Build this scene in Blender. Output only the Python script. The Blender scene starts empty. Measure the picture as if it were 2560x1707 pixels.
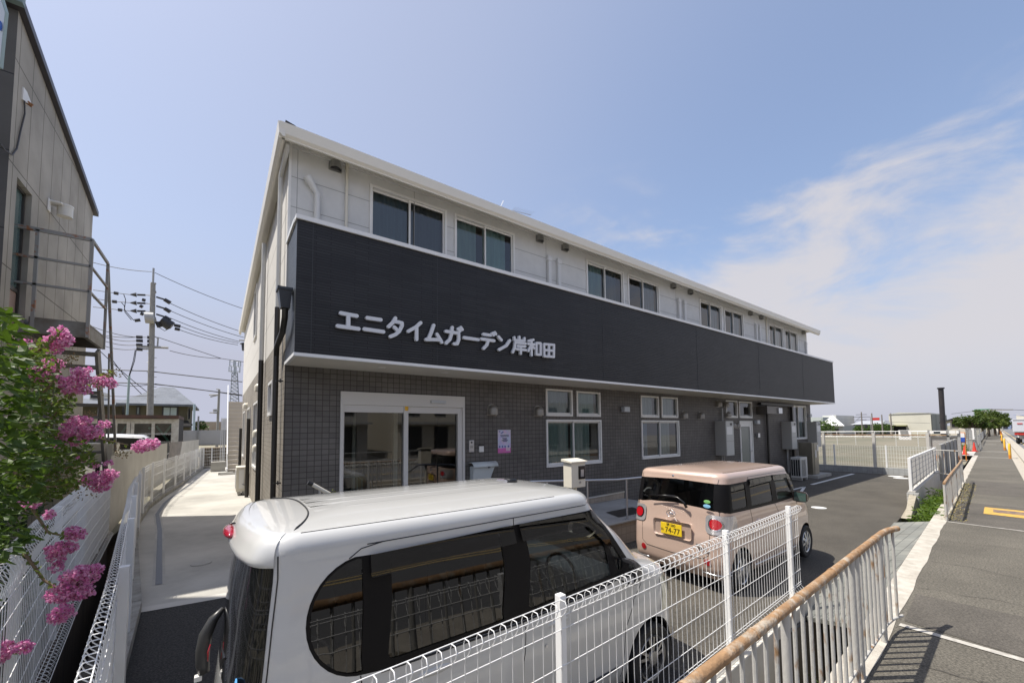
import bpy, bmesh, math, random
from math import radians, sin, cos, pi, sqrt, atan2
from mathutils import Vector, Matrix
from mathutils.geometry import delaunay_2d_cdt
random.seed(7)
S = bpy.context.scene
COL = S.collection

# ------------------------------------------------------------------ camera
H = 2.46
FPX, PY, YAW, PIT, ROL = 998.672, 1013.768, 0.6317126, 0.0580749, -0.0094792
cy_, sy_, cp_, sp_ = cos(YAW), sin(YAW), cos(PIT), sin(PIT)
fw = Vector((sy_*cp_, cy_*cp_, sp_)); rt = Vector((cy_, -sy_, 0)); up = rt.cross(fw)
RT = rt*cos(ROL) + up*sin(ROL); UP = -rt*sin(ROL) + up*cos(ROL)
cam = bpy.data.cameras.new('camera'); camo = bpy.data.objects.new('camera', cam); COL.objects.link(camo)
M3 = Matrix((RT, UP, -fw)).transposed()
camo.matrix_world = Matrix.Translation((0, 0, H)) @ M3.to_4x4()
cam.sensor_width = 36; cam.lens = 36*FPX/2560; cam.shift_y = (PY-853.5)/2560
cam.clip_start = 0.05; cam.clip_end = 3000
S.camera = camo

# ------------------------------------------------------------------ light
LD = Vector((0.42, -0.28, -1.0)).normalized()
sun = bpy.data.lights.new('sun', 'SUN'); suno = bpy.data.objects.new('sun', sun); COL.objects.link(suno)
sun.energy = 3.5; sun.angle = radians(0.53); sun.color = (1.0, 0.945, 0.86)
suno.rotation_euler = LD.to_track_quat('-Z', 'Y').to_euler(); suno.location = (0, 0, 40)
W = bpy.data.worlds.new('World'); S.world = W; W.use_nodes = True
nt = W.node_tree; nt.nodes.clear()
def nn(t, ty, **k):
    n = t.nodes.new(ty)
    for a, b in k.items(): setattr(n, a, b)
    return n
sky = nn(nt, 'ShaderNodeTexSky', sky_type='NISHITA', sun_disc=False)
sky.sun_elevation = math.asin(-LD.z); sky.sun_rotation = atan2(-LD.x, -LD.y)
sky.air_density = 1.0; sky.dust_density = 2.0; sky.ozone_density = 2.0; sky.altitude = 0
geo = nn(nt, 'ShaderNodeTexCoord')
mp = nn(nt, 'ShaderNodeMapping'); mp.inputs['Scale'].default_value = (1.6, 2.6, 6.5)
mp.inputs['Rotation'].default_value = (0.25, 0.12, 0.6)
noi = nn(nt, 'ShaderNodeTexNoise'); noi.inputs['Scale'].default_value = 1.35; noi.inputs['Detail'].default_value = 7
noi.inputs['Roughness'].default_value = 0.56; noi.inputs['Distortion'].default_value = 0.5
rmp = nn(nt, 'ShaderNodeMapRange', interpolation_type='SMOOTHSTEP')
rmp.inputs['From Min'].default_value = 0.44; rmp.inputs['From Max'].default_value = 0.72
sep = nn(nt, 'ShaderNodeSeparateXYZ')
nt.links.new(geo.outputs['Generated'], mp.inputs[0]); nt.links.new(mp.outputs[0], noi.inputs[0])
nt.links.new(noi.outputs['Fac'], rmp.inputs['Value']); nt.links.new(geo.outputs['Generated'], sep.inputs[0])
def ramp(inp, a, b, lo=0., hi=1.):
    r = nn(nt, 'ShaderNodeMapRange', interpolation_type='SMOOTHSTEP')
    r.inputs['From Min'].default_value = a; r.inputs['From Max'].default_value = b
    r.inputs['To Min'].default_value = lo; r.inputs['To Max'].default_value = hi
    nt.links.new(inp, r.inputs['Value']); return r.outputs[0]
def mul(a, b, op='MULTIPLY'):
    m = nn(nt, 'ShaderNodeMath', operation=op)
    for i, x in enumerate((a, b)):
        if isinstance(x, (int, float)): m.inputs[i].default_value = x
        else: nt.links.new(x, m.inputs[i])
    return m.outputs[0]
# cirrus sheet stands towards +x, from near the horizon to mid height
mask = mul(mul(ramp(sep.outputs['Z'], 0.0, 0.16), ramp(sep.outputs['Z'], 0.62, 0.28)), ramp(sep.outputs['X'], 0.45, 0.86))
base = mul(ramp(sep.outputs['Z'], 0.02, 0.14), mul(ramp(sep.outputs['Z'], 0.5, 0.2), ramp(sep.outputs['X'], 0.62, 0.93, 0, 0.42)))
n2_ = nn(nt, 'ShaderNodeTexNoise'); n2_.inputs['Scale'].default_value = 2.6; n2_.inputs['Detail'].default_value = 8; n2_.inputs['Roughness'].default_value = .58; n2_.inputs['Distortion'].default_value = .35
mp2 = nn(nt, 'ShaderNodeMapping'); mp2.inputs['Scale'].default_value = (1.2, 1.6, 3.6); mp2.inputs['Location'].default_value = (.4, .3, .1)
nt.links.new(geo.outputs['Generated'], mp2.inputs[0]); nt.links.new(mp2.outputs[0], n2_.inputs[0])
edge = mul(mul(mul(sep.outputs['Z'], -1.), .355, 'ADD'), 3.0)          # bank lies below about 20 degrees
bank = mul(edge, mul(mul(n2_.outputs['Fac'], .5, 'SUBTRACT'), 2.6), 'ADD')
bank = mul(mul(ramp(bank, -.30, .42), ramp(sep.outputs['X'], .52, .80)), ramp(sep.outputs['Z'], .0, .16, .25, 1.))
wisp = mul(mul(ramp(noi.outputs['Fac'], .50, .85), mul(ramp(sep.outputs['Z'], .62, .40), ramp(sep.outputs['X'], .42, .62))), .55)
cl = mul(mul(bank, .9), wisp, 'MAXIMUM')
hz_ = nn(nt, 'ShaderNodeMix', data_type='RGBA'); nt.links.new(mul(mul(ramp(sep.outputs['Z'], .42, -.02, .0, .74), ramp(sep.outputs['X'], .25, .85, .52, .17), 'ADD'), 1., 'MINIMUM'), hz_.inputs[0]); nt.links.new(sky.outputs[0], hz_.inputs[6]); hz_.inputs[7].default_value = (2.55, 2.65, 3.25, 1)
mixc = nn(nt, 'ShaderNodeMix', data_type='RGBA')
nt.links.new(cl, mixc.inputs[0]); nt.links.new(hz_.outputs[2], mixc.inputs[6])
mixc.inputs[7].default_value = (3.3, 3.2, 3.35, 1)
bg = nn(nt, 'ShaderNodeBackground'); bg.inputs['Strength'].default_value = 0.115
out = nn(nt, 'ShaderNodeOutputWorld')
nt.links.new(mixc.outputs[2], bg.inputs[0]); nt.links.new(bg.outputs[0], out.inputs[0])
S.render.engine = 'CYCLES'
S.view_settings.view_transform = 'Standard'; S.view_settings.look = 'None'
S.view_settings.exposure = 0.88; S.view_settings.gamma = 1
S.cycles.max_bounces = 8; S.cycles.transparent_max_bounces = 24
S.cycles.caustics_reflective = False; S.cycles.caustics_refractive = False

# ------------------------------------------------------------------ helpers
def ray(u, v): return RT*((u-1280)/FPX) + UP*((PY-v)/FPX) + fw
def oz(u, v, z=0.): d = ray(u, v); t = (z-H)/d.z; return Vector((0, 0, H)) + d*t
def oy(u, v, y): d = ray(u, v); t = y/d.y; return Vector((0, 0, H)) + d*t
def ox(u, v, x): d = ray(u, v); t = x/d.x; return Vector((0, 0, H)) + d*t
def od(u, v, dep): return Vector((0, 0, H)) + ray(u, v)*dep
ORG = {}
class MB:
    def __init__(s): s.v = []; s.f = []
    def add(s, vs, fs):
        n = len(s.v); s.v += [tuple(p) for p in vs]; s.f += [tuple(i+n for i in f) for f in fs]; return s
    def box(s, x0, x1, y0, y1, z0, z1):
        vs = [(x, y, z) for z in (z0, z1) for x, y in ((x0, y0), (x1, y0), (x1, y1), (x0, y1))]
        return s.add(vs, [(3, 2, 1, 0), (4, 5, 6, 7), (0, 1, 5, 4), (1, 2, 6, 5), (2, 3, 7, 6), (3, 0, 4, 7)])
    def ob(s, a, b, w, h0, h1=None, zb=None):
        # box along ground line a->b, width w, z from h0 to h1
        a = Vector(a); b = Vector(b); d = (b-a); d.z = 0; n = Vector((-d.y, d.x, 0)).normalized()*w/2
        vs = [(p.x+m.x, p.y+m.y, z) for z in (h0, h1) for p, m in ((a, -n), (b, -n), (b, n), (a, n))]
        return s.add(vs, [(3, 2, 1, 0), (4, 5, 6, 7), (0, 1, 5, 4), (1, 2, 6, 5), (2, 3, 7, 6), (3, 0, 4, 7)])
    def bar(s, a, b, w, h):
        # rectangular bar a->b in 3D
        a = Vector(a); b = Vector(b); d = (b-a).normalized()
        u = Vector((0, 0, 1)) if abs(d.z) < .95 else Vector((0, 1, 0))
        l = d.cross(u).normalized(); u = l.cross(d).normalized()
        vs = [p + l*i*w/2 + u*j*h/2 for p in (a, b) for i, j in ((-1, -1), (1, -1), (1, 1), (-1, 1))]
        return s.add(vs, [(0, 1, 2, 3), (7, 6, 5, 4), (0, 4, 5, 1), (1, 5, 6, 2), (2, 6, 7, 3), (3, 7, 4, 0)])
    def tube(s, pts, r, n=8, closed=False, cap=True):
        pts = [Vector(p) for p in pts]; m = len(pts); rings = []
        prev = None
        for i, p in enumerate(pts):
            if closed: t = (pts[(i+1) % m]-pts[i-1])
            else: t = pts[min(i+1, m-1)]-pts[max(i-1, 0)]
            t.normalize()
            if prev is None:
                u = Vector((0, 0, 1)) if abs(t.z) < .9 else Vector((1, 0, 0))
                a = t.cross(u).normalized()
            else:
                a = (prev - t*prev.dot(t)).normalized()
            prev = a; b = t.cross(a)
            rr = r[i] if isinstance(r, (list, tuple)) else r
            rings.append([p + a*cos(2*pi*k/n)*rr + b*sin(2*pi*k/n)*rr for k in range(n)])
        vs = [q for R in rings for q in R]; fs = []
        for i in range(m if closed else m-1):
            j = (i+1) % m
            for k in range(n):
                l = (k+1) % n; fs.append((i*n+k, i*n+l, j*n+l, j*n+k))
        if cap and not closed:
            fs.append(tuple(range(n))[::-1]); fs.append(tuple((m-1)*n+k for k in range(n)))
        return s.add(vs, fs)
    def cyl(s, c, r, z0, z1, n=16, r1=None):
        return s.tube([(c[0], c[1], z0), (c[0], c[1], z1)], [r, r if r1 is None else r1], n)
    def quad(s, *p): return s.add(p, [tuple(range(len(p)))])
    def poly(s, pts, d):
        # prism: polygon pts (3D, planar) extruded by vector d
        d = Vector(d); n = len(pts); a = [Vector(p) for p in pts]
        vs = a + [p+d for p in a]
        fs = [tuple(range(n))[::-1], tuple(range(n, 2*n))] + [(i, (i+1) % n, n+(i+1) % n, n+i) for i in range(n)]
        return s.add(vs, fs)
    def sph(s, c, r, n=10, m=6, sc=(1, 1, 1)):
        vs = []; fs = []
        for i in range(m+1):
            a = pi*i/m
            for k in range(n):
                b = 2*pi*k/n; vs.append((c[0]+r*sc[0]*sin(a)*cos(b), c[1]+r*sc[1]*sin(a)*sin(b), c[2]+r*sc[2]*cos(a)))
        for i in range(m):
            for k in range(n):
                l = (k+1) % n; fs.append((i*n+k, (i+1)*n+k, (i+1)*n+l, i*n+l))
        return s.add(vs, fs)
    def build(s, name, mat, parent=None, loc=(0, 0, 0), smooth=False, bevel=0, fix=False):
        o0 = ORG[parent.name] if parent else Vector(loc)
        me = bpy.data.meshes.new(name)
        me.from_pydata([(p[0]-o0[0], p[1]-o0[1], p[2]-o0[2]) for p in s.v], [], s.f)
        if fix or smooth:
            bm = bmesh.new(); bm.from_mesh(me); bmesh.ops.remove_doubles(bm, verts=bm.verts, dist=1e-5)
            if fix: bmesh.ops.recalc_face_normals(bm, faces=bm.faces)
            bm.to_mesh(me); bm.free()
        me.materials.append(mat)
        if smooth:
            for p in me.polygons: p.use_smooth = True
            if smooth != 'full':
                try: me.set_sharp_from_angle(angle=radians(smooth if isinstance(smooth, (int, float)) and smooth > 1 else 40))
                except Exception: pass
        o = bpy.data.objects.new(name, me); COL.objects.link(o)
        if parent: o.parent = parent
        else: o.location = loc
        ORG[o.name] = Vector(o0)
        if bevel:
            b = o.modifiers.new('b', 'BEVEL'); b.width = bevel; b.segments = 2; b.limit_method = 'ANGLE'
        return o
def tag(o, label, cat, group=None):
    o['label'] = label; o['category'] = cat
    if group: o['group'] = group
    return o
def thing(name, label, cat, loc=(0, 0, 0), group=None):
    o = bpy.data.objects.new(name, None); COL.objects.link(o); o.location = loc; o.empty_display_size = .2
    ORG[o.name] = Vector(loc); return tag(o, label, cat, group)
def struct(o): o['kind'] = 'structure'; return o
def stuff(o, label=None, cat=None):
    o['kind'] = 'stuff'
    if label: o['label'] = label; o['category'] = cat
    return o
def copy_tree(o, delta=None, label=None, parent=None):
    c = o.copy(); COL.objects.link(c); ORG[c.name] = ORG[o.name].copy()
    if parent: c.parent = parent
    if delta is not None: c.location = Vector(o.location)+Vector(delta); ORG[c.name] = ORG[o.name]+Vector(delta)
    if label: c['label'] = label
    for ch in list(o.children): copy_tree(ch, None, None, c)
    return c

# ------------------------------------------------------------------ materials
def mat(name, col, rough=.6, metal=0., spec=.5, n=None, col2=None, nscale=6., bump=0., bscale=60., coat=0., det=4, lo=.35, hi=.65, stretch=(1, 1, 1), emit=None, macro=None):
    m = bpy.data.materials.new(name); m.use_nodes = True; t = m.node_tree; b = t.nodes['Principled BSDF']
    b.inputs['Base Color'].default_value = (*col, 1); b.inputs['Roughness'].default_value = rough
    b.inputs['Metallic'].default_value = metal; b.inputs['Specular IOR Level'].default_value = spec
    if coat: b.inputs['Coat Weight'].default_value = coat; b.inputs['Coat Roughness'].default_value = .03
    g = nn(t, 'ShaderNodeNewGeometry'); mpn = nn(t, 'ShaderNodeMapping'); mpn.inputs['Scale'].default_value = stretch
    t.links.new(g.outputs['Position'], mpn.inputs[0])
    if col2 is not None:
        no = nn(t, 'ShaderNodeTexNoise'); no.inputs['Scale'].default_value = nscale; no.inputs['Detail'].default_value = det
        no.inputs['Roughness'].default_value = .62
        t.links.new(mpn.outputs[0], no.inputs[0])
        r = nn(t, 'ShaderNodeMapRange'); r.inputs['From Min'].default_value = lo; r.inputs['From Max'].default_value = hi
        t.links.new(no.outputs['Fac'], r.inputs['Value'])
        mx = nn(t, 'ShaderNodeMix', data_type='RGBA'); mx.inputs[6].default_value = (*col, 1); mx.inputs[7].default_value = (*col2, 1)
        t.links.new(r.outputs[0], mx.inputs[0]); t.links.new(mx.outputs[2], b.inputs['Base Color'])
    if macro:
        n3 = nn(t, 'ShaderNodeTexNoise'); n3.inputs['Scale'].default_value = macro; n3.inputs['Detail'].default_value = 9; n3.inputs['Roughness'].default_value = .65
        t.links.new(g.outputs['Position'], n3.inputs[0]); r3 = nn(t, 'ShaderNodeMapRange'); r3.inputs['From Min'].default_value = .3; r3.inputs['From Max'].default_value = .7; r3.inputs['To Min'].default_value = .72; r3.inputs['To Max'].default_value = 1.2
        h3 = nn(t, 'ShaderNodeHueSaturation'); t.links.new(n3.outputs['Fac'], r3.inputs['Value']); t.links.new(r3.outputs[0], h3.inputs['Value'])
        src = b.inputs['Base Color'].links[0].from_socket; t.links.new(src, h3.inputs['Color']); t.links.new(h3.outputs[0], b.inputs['Base Color'])
    if bump:
        n2 = nn(t, 'ShaderNodeTexNoise'); n2.inputs['Scale'].default_value = bscale; n2.inputs['Detail'].default_value = 3
        t.links.new(mpn.outputs[0], n2.inputs[0])
        bp = nn(t, 'ShaderNodeBump'); bp.inputs['Strength'].default_value = bump; bp.inputs['Distance'].default_value = .01
        t.links.new(n2.outputs['Fac'], bp.inputs['Height']); t.links.new(bp.outputs[0], b.inputs['Normal'])
    if emit: b.inputs['Emission Color'].default_value = (*emit, 1); b.inputs['Emission Strength'].default_value = 1
    return m
def brickmat(name, c1, c2, cm, axis, bw, bh, mortar, off, rough=.6, bump=.5, origin=(0, 0), spec=.4, rowcol=None):
    # axis 'x': u=x, v=z ; axis 'y': u=y, v=z ; 'xy'
    m = bpy.data.materials.new(name); m.use_nodes = True; t = m.node_tree; b = t.nodes['Principled BSDF']
    b.inputs['Roughness'].default_value = rough; b.inputs['Specular IOR Level'].default_value = spec
    g = nn(t, 'ShaderNodeNewGeometry'); s = nn(t, 'ShaderNodeSeparateXYZ'); c = nn(t, 'ShaderNodeCombineXYZ')
    t.links.new(g.outputs['Position'], s.inputs[0])
    def sh(o, d):
        a = nn(t, 'ShaderNodeMath', operation='ADD'); a.inputs[1].default_value = d; t.links.new(o, a.inputs[0]); return a.outputs[0]
    t.links.new(sh(s.outputs[{'x': 0, 'y': 1}[axis[0]]], 40-origin[0]), c.inputs[0])
    t.links.new(sh(s.outputs[2 if axis in ('x', 'y') else 1], 40-origin[1]), c.inputs[1])
    k = nn(t, 'ShaderNodeTexBrick'); k.offset = off; k.offset_frequency = 2
    k.inputs['Scale'].default_value = 1; k.inputs['Brick Width'].default_value = bw; k.inputs['Row Height'].default_value = bh
    k.inputs['Mortar Size'].default_value = mortar; k.inputs['Mortar Smooth'].default_value = .3; k.inputs['Bias'].default_value = 0
    k.inputs['Color1'].default_value = (*c1, 1); k.inputs['Color2'].default_value = (*c2, 1); k.inputs['Mortar'].default_value = (*cm, 1)
    t.links.new(c.outputs[0], k.inputs[0])
    no = nn(t, 'ShaderNodeTexNoise'); no.inputs['Scale'].default_value = 1.3; no.inputs['Detail'].default_value = 6
    t.links.new(g.outputs['Position'], no.inputs[0])
    hs = nn(t, 'ShaderNodeHueSaturation'); r = nn(t, 'ShaderNodeMapRange'); r.inputs['From Min'].default_value = .3; r.inputs['From Max'].default_value = .7; r.inputs['To Min'].default_value = .80; r.inputs['To Max'].default_value = 1.16
    t.links.new(no.outputs['Fac'], r.inputs['Value']); t.links.new(r.outputs[0], hs.inputs['Value']); t.links.new(k.outputs[0], hs.inputs['Color'])
    t.links.new(hs.outputs[0], b.inputs['Base Color'])
    bp = nn(t, 'ShaderNodeBump', invert=True); bp.inputs['Strength'].default_value = bump; bp.inputs['Distance'].default_value = .008
    t.links.new(k.outputs['Fac'], bp.inputs['Height']); t.links.new(bp.outputs[0], b.inputs['Normal'])
    return m
def glass(name, tint, refl=1.0, f0=1.5, rough=.0):
    m = bpy.data.materials.new(name); m.use_nodes = True; t = m.node_tree; t.nodes.clear()
    tr = nn(t, 'ShaderNodeBsdfTransparent'); tr.inputs[0].default_value = (*tint, 1)
    gl = nn(t, 'ShaderNodeBsdfGlossy'); gl.inputs['Color'].default_value = (refl, refl, refl, 1); gl.inputs['Roughness'].default_value = rough
    fr = nn(t, 'ShaderNodeFresnel'); fr.inputs[0].default_value = f0
    mx = nn(t, 'ShaderNodeMixShader'); o = nn(t, 'ShaderNodeOutputMaterial')
    t.links.new(fr.outputs[0], mx.inputs[0]); t.links.new(tr.outputs[0], mx.inputs[1]); t.links.new(gl.outputs[0], mx.inputs[2]); t.links.new(mx.outputs[0], o.inputs[0])
    return m
M = dict(
 white=mat('white_paint', (.78, .77, .74), .4),
 wwhite=mat('white_frame', (.8, .79, .76), .35, col2=(.74, .73, .70), nscale=3),
 fwhite=mat('fence_white', (.8, .8, .79), .35),
 cream=mat('cream_metal', (.70, .66, .56), .4),
 dark=mat('dark_metal', (.025, .024, .024), .35),
 black=mat('black_plastic', (.012, .012, .013), .3),
 rubber=mat('rubber', (.015, .015, .016), .75),
 steel=mat('steel', (.62, .63, .65), .3, metal=.9),
 chrome=mat('chrome', (.8, .8, .82), .08, metal=1.),
 galv=mat('galvanised', (.42, .43, .43), .5, metal=.4, col2=(.34, .33, .31), nscale=14),
 siding=mat('siding_light', (.66, .66, .645), .75, col2=(.61, .61, .595), nscale=3, bump=.25, bscale=90),
 seam=mat('seam', (.30, .30, .29), .8),
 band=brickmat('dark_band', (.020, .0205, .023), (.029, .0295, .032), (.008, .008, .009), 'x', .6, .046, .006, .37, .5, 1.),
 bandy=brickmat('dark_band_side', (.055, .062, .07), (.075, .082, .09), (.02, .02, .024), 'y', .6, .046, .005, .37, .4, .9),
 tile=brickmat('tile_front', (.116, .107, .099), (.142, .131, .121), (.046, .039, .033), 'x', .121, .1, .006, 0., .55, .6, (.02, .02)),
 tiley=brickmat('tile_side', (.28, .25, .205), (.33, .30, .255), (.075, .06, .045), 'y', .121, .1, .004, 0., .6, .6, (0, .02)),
 tileb=brickmat('tile_beige', (.36, .30, .24), (.40, .34, .27), (.2, .17, .14), 'x', .15, .15, .004, 0., .6, .3),
 floor=brickmat('tile_floor', (.34, .34, .33), (.37, .37, .36), (.25, .25, .25), 'xy', .3, .3, .004, 0., .5, .1),
 soffit=mat('soffit', (.72, .69, .62), .6),
 asphalt=mat('asphalt', (.042, .038, .031), .9, col2=(.118, .105, .085), nscale=48, det=3, bump=1., bscale=110, lo=.36, hi=.64, macro=.9),
 concrete=mat('concrete', (.42, .41, .38), .85, col2=(.35, .34, .31), nscale=2.2, det=8, bump=.3, bscale=70),
 path=mat('pale_concrete', (.47, .455, .41), .85, col2=(.39, .375, .34), nscale=.9, det=10, bump=.2, bscale=80, macro=.5),
 oldconc=mat('old_concrete', (.36, .35, .32), .9, col2=(.20, .19, .17), nscale=3.5, det=9, bump=.5, bscale=50),
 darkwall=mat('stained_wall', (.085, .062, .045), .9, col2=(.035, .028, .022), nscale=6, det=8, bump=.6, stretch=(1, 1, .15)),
 sheet=mat('white_sheet', (.56, .54, .49), .5, col2=(.48, .46, .41), nscale=1.6),
 dirt=mat('dirt', (.30, .27, .21), .95, col2=(.20, .19, .12), nscale=.35, det=10, bump=.5, bscale=20),
 glassw=glass('window_glass', (.66, .74, .73), 1., 1.85),
 glassd=glass('entrance_glass', (.60, .64, .61), 1., 1.85),
 glassc=glass('tinted_car_glass', (.05, .052, .055), 1., 1.55),
 glassf=glass('front_car_glass', (.76, .83, .77), 1., 1.5),
 visor=glass('smoked_visor', (.26, .23, .24), 1., 1.5),
 rust=mat('rusty_pipe', (.32, .19, .095), .8, col2=(.44, .38, .30), nscale=9, det=9, bump=.6, bscale=60, lo=.50, hi=.66, macro=14),
 bal=mat('worn_white_pipe', (.46, .45, .42), .65, col2=(.27, .16, .08), nscale=11, det=8, bump=.3, bscale=60, lo=.56, hi=.66, stretch=(1, 1, .35)),
 curtain=mat('curtain', (.48, .62, .60), .9), curtw=mat('curtain_white', (.62, .66, .70), .9),
 inter=mat('interior', (.34, .33, .30), .9), inters=mat('interior_floor', (.30, .25, .19), .5),
 linep=mat('road_paint', (.72, .72, .70), .7, col2=(.60, .60, .58), nscale=40),
 red=mat('red', (.50, .03, .02), .4), orange=mat('orange', (.62, .22, .03), .6), yellow=mat('yellow', (.75, .42, .03), .5),
 blue=mat('blue', (.03, .12, .45), .5), green=mat('green', (.05, .30, .12), .5),
 galw=mat('pole_concrete', (.33, .32, .29), .9, col2=(.27, .26, .24), nscale=5),
 wire=mat('cable', (.06, .06, .065), .6),
)
# ================================================================== SETTING
def zg(x): return .2 if x < 3.6 else (0. if x > 7 else .2*(7-x)/3.4)
def yL(x): return .80+.0620*x          # inner edge of the pavement
def yR(x): return -.66+.0620*x         # its edge by the road
MB().quad((-60, 32.5, .05), (27.6, 32.5, .05), (27.6, 900, .05), (-60, 900, .05)).quad((-900, -900, .05), (-60, -900, .05), (-60, 900, .05), (-900, 900, .05)).quad((-60, -1, .05), (-1.95, -1, .05), (-1.95, 32.5, .05), (-60, 32.5, .05)).build('ground', M['dirt'])
struct(bpy.data.objects['ground'])
yard = MB(); yard.quad((27.6, 1.7+1.3, -.1), (1500, 95, -.1), (1500, 1500, -.1), (27.6, 1500, -.1))
struct(yard.build('field', mat('field', (.15, .145, .10), .95, col2=(.23, .205, .15), nscale=.12, det=12, lo=.4, hi=.6, bump=.5, bscale=4)))
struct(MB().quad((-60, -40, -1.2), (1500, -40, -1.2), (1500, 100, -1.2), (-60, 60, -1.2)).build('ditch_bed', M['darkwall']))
lot = MB(); xs = [-1.0, 3.6, 4.5, 5.3, 6.2, 7, 27.3]
def ylot(x): return 1.98 if x < 6.4 else (1.98+(x-6.4)*.078)
for a, b in zip(xs, xs[1:]):
    for c, d in ((0, 1),):
        lot.quad((a, ylot(a), zg(a)), (b, ylot(b), zg(b)), (b, 10, zg(b)), (a, 10, zg(a)))
lot_o = struct(lot.build('car_park', M['asphalt']))
# pale concrete path along the side of the building
pp = [(-.62, 5.0), (-.79, 6.9), (-1.33, 11.4), (-1.55, 13.5), (-1.62, 16), (-1.50, 18.5), (-1.23, 22), (-.74, 30.8), (.3, 32.4)]
path = MB()
L_ = [(-.80, 7.05)]+pp[2:]
for i in range(len(L_)-1):
    a, b = L_[i], L_[i+1]; path.quad((a[0], a[1], .206), (2.5, a[1]-(.25 if i == 0 else 0), .206), (2.5, b[1], .206), (b[0], b[1], .206))
struct(path.build('path', M['path']))
struct(MB().quad((-.80, 6.93, .209), (2.5, 6.55, .209), (2.5, 6.74, .209), (-.8, 7.12, .209)).build('path_edging', mat('path_edge', (.50, .48, .44), .85)))
dr = MB(); dg = MB()
dl = [(-.74, 8.0), (-1.12, 12.3), (-1.4, 14.8), (-1.42, 17), (-1.3, 19), (-1.05, 22), (-.55, 30)]
for i in range(len(dl)-1):
    a, b = dl[i], dl[i+1]
    for m, o0, w, z in ((dr, 0, .15, .210), (dg, .035, .08, .213)):
        m.quad((a[0]+o0, a[1], z), (a[0]+o0+w, a[1], z), (b[0]+o0+w, b[1], z), (b[0]+o0, b[1], z))
t = thing('drain_channel', 'long metal drain grate set in the pale path beside the left fence', 'drain', (-.74, 8, .21))
dr.build('drain_frame', M['concrete'], t); dg.build('drain_grate', mat('drain_grate', (.07, .075, .08), .5, metal=.5, col2=(.16, .16, .17), nscale=60, stretch=(1, 14, 1)), t)
for k, (u, v) in enumerate(((503, 1407),)):
    p = oz(u, v, .21); tag(MB().cyl((p.x, p.y), .15, .208, .216, 24).build('manhole_cover', M['concrete'], None, (p.x, p.y, .208)), 'small round inspection cover in the pale concrete path', 'manhole')
# pavement, kerb, road
def strip(f0, f1, xs, z, name, m, z2=None):
    b = MB()
    for a, c in zip(xs, xs[1:]): b.quad((a, f0(a), z), (c, f0(c), z), (c, f1(c), z2 or z), (a, f1(a), z2 or z))
    return struct(b.build(name, m))
XS = [-60, -20, -5, 0, 4, 6.4, 7.2, 10, 14, 18, 25, 40, 60, 90, 140, 250, 420]
pav = mat('pavement_asphalt', (.070, .064, .051), .92, col2=(.165, .150, .122), nscale=45, det=3, bump=1., bscale=100, lo=.36, hi=.64, macro=.7)
strip(yR, lambda x: yL(x)+.27, XS, .2, 'pavement', pav)
def jag(x): return .018*sin(x*3.1)+.014*sin(x*7.7+1)+.010*sin(x*17.3)
XJ = [-5+i*.25 for i in range(200)]
st = MB()
for a, c in zip(XJ, XJ[1:]):
    st.quad((a, yL(a)+.03+jag(a)*.6, .206), (c, yL(c)+.03+jag(c)*.6, .206), (c, yL(c)+.27, .206), (a, yL(a)+.27, .206))
    st.quad((c, yL(c)+.27, .206), (a, yL(a)+.27, .206), (a, yL(a)+.27, -1.2), (c, yL(c)+.27, -1.2))
struct(st.build('pavement_edge_stone', mat('edge_stone', (.50, .47, .41), .9, col2=(.36, .33, .28), nscale=6, det=9, bump=.7, bscale=45)))
dk = mat('asphalt_patch', (.066, .059, .050), .93, col2=(.122, .110, .092), nscale=50, det=2, bump=.8, bscale=120, macro=1.2)
pt = MB()
pt.quad((6.45, yL(6.4)-.02, .204), (6.3, -.4, .204), (7.75, -.4, .204), (7.6, yL(7.6)-.02, .204))
pt.quad((13.9, yL(13.9)-.1, .204), (13.8, yR(13.8), .204), (17.6, yR(17.6), .204), (17.6, yL(17.6)-.1, .204))
pt.quad((20, yL(20)-.1, .204), (20, yR(20), .204), (24.5, yR(24.5), .204), (24.5, yL(24.5)-.1, .204))
struct(pt.build('pavement_patch', dk))
ln = MB()
def lne(x, w=.05, a=.0, b=0.): ln.quad((x, yL(x)-a, .208), (x-.03, yR(x)+b, .208), (x-.03+w, yR(x)+b, .208), (x+w, yL(x)-a, .208))
lne(6.25, .09); lne(13.75, .07); lne(42.3, .25); lne(51.7, .4); lne(70, .4, 0, .6); lne(85, .8)
struct(ln.build('pavement_joint_lines', mat('joint_line', (.50, .48, .43), .85, col2=(.32, .30, .27), nscale=10)))
R0 = random.Random(21); ck = MB()
for x0, n_, dx_ in ((7.9, 14, .02), (9.6, 12, -.03), (11.4, 15, .03), (19.0, 14, .05), (5.2, 12, .03)):
    y = yL(x0)-.02; x = x0; P = [(x, y)]
    for k in range(n_): y -= 1.35/n_; x += R0.gauss(dx_, .035); P.append((x, y))
    for (a, b_), (c, d) in zip(P, P[1:]): w_ = R0.uniform(.002, .006); ck.quad((a-w_, b_, .2085), (c-w_, d, .2085), (c+w_, d, .2085), (a+w_, b_, .2085))
struct(ck.build('pavement_cracks', mat('crack', (.05, .045, .04), .95)))
yl = MB(); yl.quad((16.95, 1.32, .21), (15.68, 1.25, .21), (15.6, .2, .21), (16.9, .25, .21))
struct(yl.build('yellow_marking', mat('yellow_worn', (.55, .33, .06), .8, col2=(.30, .22, .10), nscale=9, lo=.5, hi=.7)))
yb = MB(); yb.quad((16.65, 1.15, .213), (16.1, 1.12, .213), (16.05, .25, .213), (16.6, .28, .213))
struct(yb.build('marking_centre', mat('faded_navy', (.07, .06, .09), .8, col2=(.3, .2, .1), nscale=12)))
kb = MB()
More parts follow.
